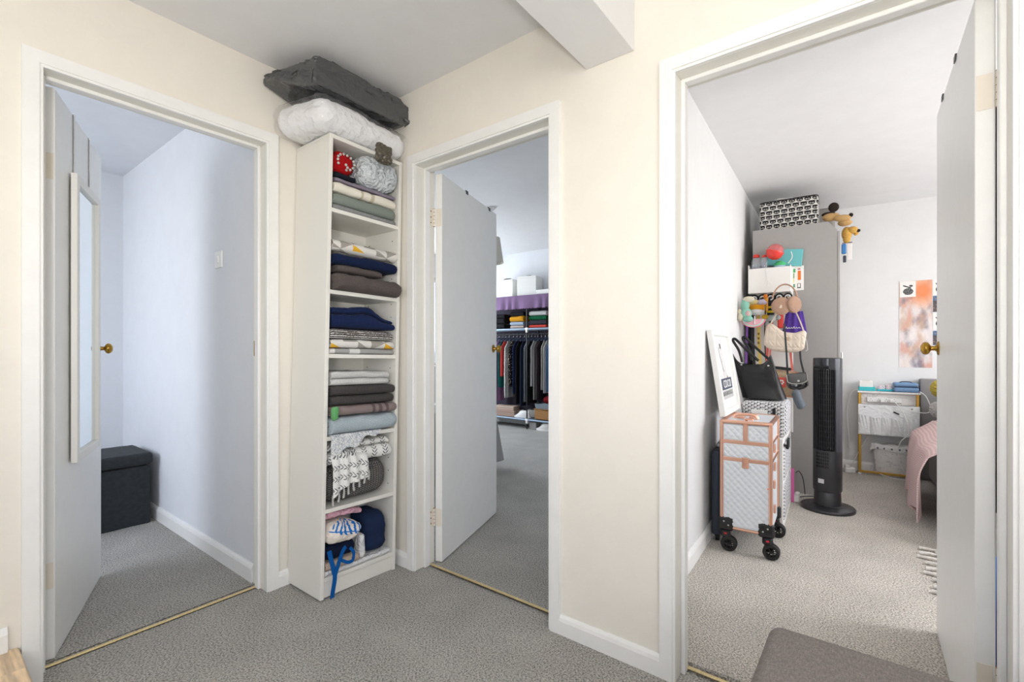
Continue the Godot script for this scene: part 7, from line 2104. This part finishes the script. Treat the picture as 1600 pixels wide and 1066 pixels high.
	m2 = MB.new(); m2.soft(V.call(-0.002, 0.062, 0), V.call(0.162, 0.036, 0.108), 0.017, 12)
	part("upper_shell", m2, blue, cs)
	m2 = MB.new(); m2.box(V.call(0, 0.0435, 0), V.call(0.155, 0.005, 0.1), 0.001)
	part("zip", m2, pm("zip_navy", Color8(48, 62, 88), 0.6), cs)
	m2 = MB.new(); m2.tube(curve([V.call(-0.045, 0.079, 0.01), V.call(-0.02, 0.087, 0.012), V.call(0.02, 0.087, 0.012), V.call(0.045, 0.079, 0.01)], 5), 0.004, 8)
	part("handle", m2, M.zip_navy, cs)
	# white cables
	var cab := [
		["white cable looping from the table top down past the headboard", [V.call(1.163, 0.735, -3.40), V.call(1.20, 0.70, -3.39), V.call(1.225, 0.62, -3.36), V.call(1.215, 0.575, -3.35), V.call(1.17, 0.565, -3.36), V.call(1.10, 0.575, -3.345)]],
		["white cable hanging over the pocket organiser to the floor", [V.call(0.99, 0.65, -3.37), V.call(1.01, 0.63, -3.35), V.call(1.055, 0.55, -3.328), V.call(1.085, 0.40, -3.326), V.call(1.03, 0.31, -3.322), V.call(1.02, 0.2, -3.335), V.call(1.045, 0.10, -3.345), V.call(1.10, 0.02, -3.34), V.call(1.08, 0.006, -3.33), V.call(0.98, 0.008, -3.33), V.call(0.90, 0.03, -3.342)]],
		["white cable hanging from the left end of the bedside table", [V.call(0.745, 0.735, -3.42), V.call(0.70, 0.68, -3.47), V.call(0.675, 0.5, -3.48), V.call(0.69, 0.30, -3.48), V.call(0.692, 0.2, -3.48)]],
		["white cable bundle lying at the foot of the bedside table", [V.call(0.83, 0.33, -3.47), V.call(0.77, 0.2, -3.48), V.call(0.72, 0.08, -3.48), V.call(0.68, 0.03, -3.47), V.call(0.73, 0.012, -3.45), V.call(0.83, 0.02, -3.47), V.call(0.87, 0.07, -3.48), V.call(0.83, 0.11, -3.485), V.call(0.76, 0.08, -3.48)]]]
	for c in cab:
		var t := MB.new(); t.tube(curve(c[1], 8), 0.0032, 8)
		one3("cable", c[0], "cable", t, M.white_plastic, V.call(0, 0.004, 0))
	var ex := thing3("socket_block", "white extension block on the carpet left of the bedside table", "socket", V.call(0.69, 0.004, -3.395), 0.4)
	part("block", boxed(V.call(0, 0.022, 0), V.call(0.085, 0.044, 0.05), 0.008), M.white_plastic, ex)
	part("plug", boxed(V.call(-0.02, 0.054, 0), V.call(0.035, 0.02, 0.04), 0.005), M.white_plastic, ex)

func bed_and_wall():
	var V := func(x, y, z): return Vector3(x, y, z)
	# snapshots on the far wall
	var zw := -3.5288
	var cl := thing3("poster", "tall blurred collage poster in orange, rose and slate on the far wall", "poster", V.call(1.15, 1.305, zw))
	var p := MB.new()
	p.face([V.call(-0.108, -0.37, 0.0009), V.call(0.108, -0.37, 0.0009), V.call(0.108, 0.37, 0.0009), V.call(-0.108, 0.37, 0.0009)], [Vector2(0, 1), Vector2(1, 1), Vector2(1, 0), Vector2(0, 0)])
	p.box(V.call(0, 0, 0), V.call(0.216, 0.74, 0.0014), 0.0)
	for i in range(4, p.uv.size()): p.uv[i] = Vector2(0.3, 0.6)
	part("sheet", p, printed("collage", T.collage, Vector2(1, 1), 0.6), cl)
	var shots := [[V.call(1.10, 1.605, zw + 0.0016), 0.105, 0.135, "snap", "ink drawing print at the top left corner of the collage poster"], [V.call(1.305, 1.61, zw), 0.085, 0.13, "snap", "ink drawing print at the top of the column beside the poster"], [V.call(1.305, 1.47, zw), 0.085, 0.135, "photo", "small dark landscape photo in the column beside the poster"], [V.call(1.305, 1.325, zw), 0.085, 0.13, "snap", "ink drawing print below the dark landscape photo"], [V.call(1.305, 1.185, zw), 0.085, 0.12, "photo", "lowest photo in the column beside the poster"]]
	for s in shots:
		var b := MB.new()
		b.box(V.call(0, 0, 0), V.call(s[1], s[2], 0.0012), 0.0)
		for i in b.uv.size(): b.uv[i] = Vector2(0.02, 0.02)
		b.face([V.call(-s[1] / 2, -s[2] / 2, 0.0008), V.call(s[1] / 2, -s[2] / 2, 0.0008), V.call(s[1] / 2, s[2] / 2, 0.0008), V.call(-s[1] / 2, s[2] / 2, 0.0008)], [Vector2(0, 1), Vector2(1, 1), Vector2(1, 0), Vector2(0, 0)])
		one3("photo_print", s[4], "photo", b, printed(s[3] + "_print", T[s[3]], Vector2(1, 1), 0.5), s[0])
	# bed
	var bed := thing3("bed", "bed with grey headboard and pink waffle throw behind the right door", "bed", V.call(1.19, 0.004, -3.52))
	var gr := cloth("headboard_grey", Color8(168, 165, 164), "weave", 10.0)
	var h := MB.new(); h.soft(V.call(0.5, 0.42, 0.04), V.call(1.04, 0.84, 0.075), 0.012, 10)
	part("headboard", h, gr, bed)
	h = MB.new(); h.soft(V.call(0.51, 0.17, 1.02), V.call(0.96, 0.28, 1.86), 0.02, 8)
	part("base", h, gr, bed)
	h = MB.new(); h.soft(V.call(0.51, 0.41, 1.02), V.call(0.97, 0.2, 1.88), 0.06, 12)
	part("mattress", h, M.sheet_white, bed)
	var th := thing3("bed_throw", "pale pink waffle throw hanging down over the side of the bed", "throw", V.call(1.19, 0.004, -3.52))
	var tw := MB.new()
	tw.sheet(func(u, w):
		var z: float = lerpf(0.52, 1.55, u)
		var s: float = w * 1.1
		var lift: float = 0.03 * sin(u * 9.0) + 0.025 * ns(Vector3(u * 3, w * 3, 4))
		if s < 0.55: return V.call(0.56 - s, 0.555 + lift * 0.5 - 0.01 * (s / 0.55), z)
		var d: float = s - 0.55
		var bulge: float = 0.10 + 0.10 * sin(minf(d / 0.3, 1.0) * PI / 2) * (0.4 + 0.6 * u)
		return V.call(0.002 - bulge * minf(d / 0.10, 1.0) + 0.02 * sin(u * 22.0) * d / 0.5, 0.545 + lift * 0.5 - d * (0.92 + 0.06 * sin(u * 13.0)), z - 0.1 * d), 50, 40, 0.008)
	for i in tw.uv.size(): tw.uv[i] *= Vector2(1.0, 1.1)
	var wf := printed("waffle", T.waffle, Vector2(0.11, 0.11), 0.95); wf.albedo_color = Color8(244, 214, 212)
	wf.heightmap_enabled = true; wf.heightmap_texture = T.waffle; wf.heightmap_scale = 0.12
	part("throw_cloth", tw, wf, th)
	for q in [["pillow", "grey white pillow nearest the headboard on the bed", V.call(1.42, 0.636, -3.215), V.call(0.42, 0.13, 0.24), Color8(206, 202, 200), 0.45], ["pillow", "pale pink pillow in front of the grey white one on the bed", V.call(1.46, 0.67, -2.86), V.call(0.46, 0.13, 0.26), Color8(226, 212, 210), 0.3]]:
		var m := MB.new(); m.soft(Vector3.ZERO, q[3], 0.062, 16, crumple(0.012, 6.0, 3.0 + q[5]))
		one3(q[0], q[1], "pillow", m, creased("pillow_%d" % int(q[5] * 100), q[4], 4.0, 1.0), q[2], Basis(Vector3.BACK, 0.1) * Basis(Vector3.UP, q[5]))
	var yl := MB.new(); yl.ball(Vector3.ZERO, V.call(0.075, 0.07, 0.07), 26, func(pp, d): return d * 0.02 * (0.5 - absf(ns(pp, 34.0)) * 1.6))
	one3("soft_toy", "fluffy yellow soft toy sitting on the pillows by the headboard", "soft toy", yl, cloth("yellow_fluff", Color8(240, 216, 104), "terry", 30.0, 0.4, 0.5), V.call(1.285, 0.78, -3.22))
	# rug with tassels, half behind the door
	var rg := thing3("rug", "cream fringed rug lying behind the right door", "rug", V.call(1.02, 0.005, -1.62))
	part("rug_body", boxed(V.call(0.5, 0.006, 0.27), V.call(1.0, 0.012, 0.62), 0.004), cloth("rug_cream", Color8(244, 240, 234), "soft", 8.0, 0.05), rg)
	for i in 9:
		var z := -0.02 + i * 0.072
		var t := MB.new(); t.tube(curve([V.call(0.005, 0.008, z), V.call(-0.03, 0.012, z + 0.006), V.call(-0.06 - 0.012 * (i % 3), 0.007, z + 0.012 * sin(i * 2.0))], 4), func(x): return 0.004 + 0.006 * x, 8)
		part("tassel", t, M.rug_cream, rg)
	# what hangs and lies behind the right door, seen through the hinge gap
	var lf := leaf_of("door_3")
	var gw := one("dressing_gown", "black dressing gown hanging on the back of the right door", "dressing gown", garment_mesh(1.25, 0.24, 0.05, 3.0, 6.0, 0.1), cloth("gown_black", Color8(26, 26, 30), "weave", 9.0), lf * Transform3D(Basis(), V.call(-0.30, 1.86, -0.085)))
	var bt := MB.new(); bt.soft(V.call(0, 0.2, 0), V.call(0.4, 0.40, 0.09), 0.04, 12, crumple(0.012, 7.0, 9.0))
	one("laundry_bag", "blue laundry bag standing on the carpet behind the right door", "bag", bt, cloth("laundry_blue", Color8(74, 124, 206), "weave", 9.0), lf * Transform3D(Basis(), V.call(-0.36, 0.006, -0.10)))

# ---------------------------------------------------------------- things in the hall
func hall_things():
	var o := thing("linen_ottoman", "grey linen upholstered ottoman in front of the right doorway", "ottoman", Vector3(2.345, 0, 0.54))
	var lm := printed("linen", T.linen, Vector2(0.16, 0.16), 0.95)
	lm.albedo_color = Color8(164, 156, 152); lm.heightmap_enabled = true; lm.heightmap_texture = T.linen; lm.heightmap_scale = 0.12
	var b := MB.new(); b.soft(Vector3(0, 0.165, 0), Vector3(0.74, 0.33, 0.59), 0.03, 14)
	part("body", b, lm, o)
	var c := MB.new(); c.soft(Vector3(0, 0.372, 0), Vector3(0.76, 0.096, 0.61), 0.032, 18, func(p, d): return Vector3(0, 0.004 * (1.0 - pow(maxf(absf(p.x) / 0.38, absf(p.z) / 0.305), 2.0)), 0) if p.y > 0.38 else Vector3.ZERO)
	part("cushion_top", c, lm, o)
	for q in [Vector3(-0.3, 0, -0.22), Vector3(0.3, 0, -0.22), Vector3(-0.3, 0, 0.22), Vector3(0.3, 0, 0.22)]: pass
	# hooks over the tops of the two bedroom doors
	var spots := [["door_2", 0.30, "left metal hook tab over the top of the middle door"], ["door_2", 0.64, "right metal hook tab over the top of the middle door"], ["door_3", -0.30, "metal hook tab over the right door nearest its hinges"], ["door_3", -0.58, "metal hook tab over the right door towards its free edge"]]
	for s in spots:
		var h := thing("door_hook", s[2], "hook")
		h.transform = leaf_of(s[0])
		var top := 1.9875
		var m := MB.new()
		m.box(Vector3(s[1], top + 0.0012, 0.018), Vector3(0.026, 0.0024, 0.047), 0.0)
		m.box(Vector3(s[1], top - 0.008, 0.0405), Vector3(0.026, 0.018, 0.0024), 0.0)
		m.box(Vector3(s[1], top - 0.06, -0.004), Vector3(0.026, 0.12, 0.0024), 0.0)
		part("strap", m, pm("hook_metal", Color8(92, 94, 96), 0.45, 0.7), h)
		var k := MB.new(); k.tube(curve([Vector3(s[1], top - 0.11, -0.005), Vector3(s[1], top - 0.13, -0.03), Vector3(s[1], top - 0.105, -0.042)], 5), 0.004, 8)
		part("hook", k, M.hook_metal, h)
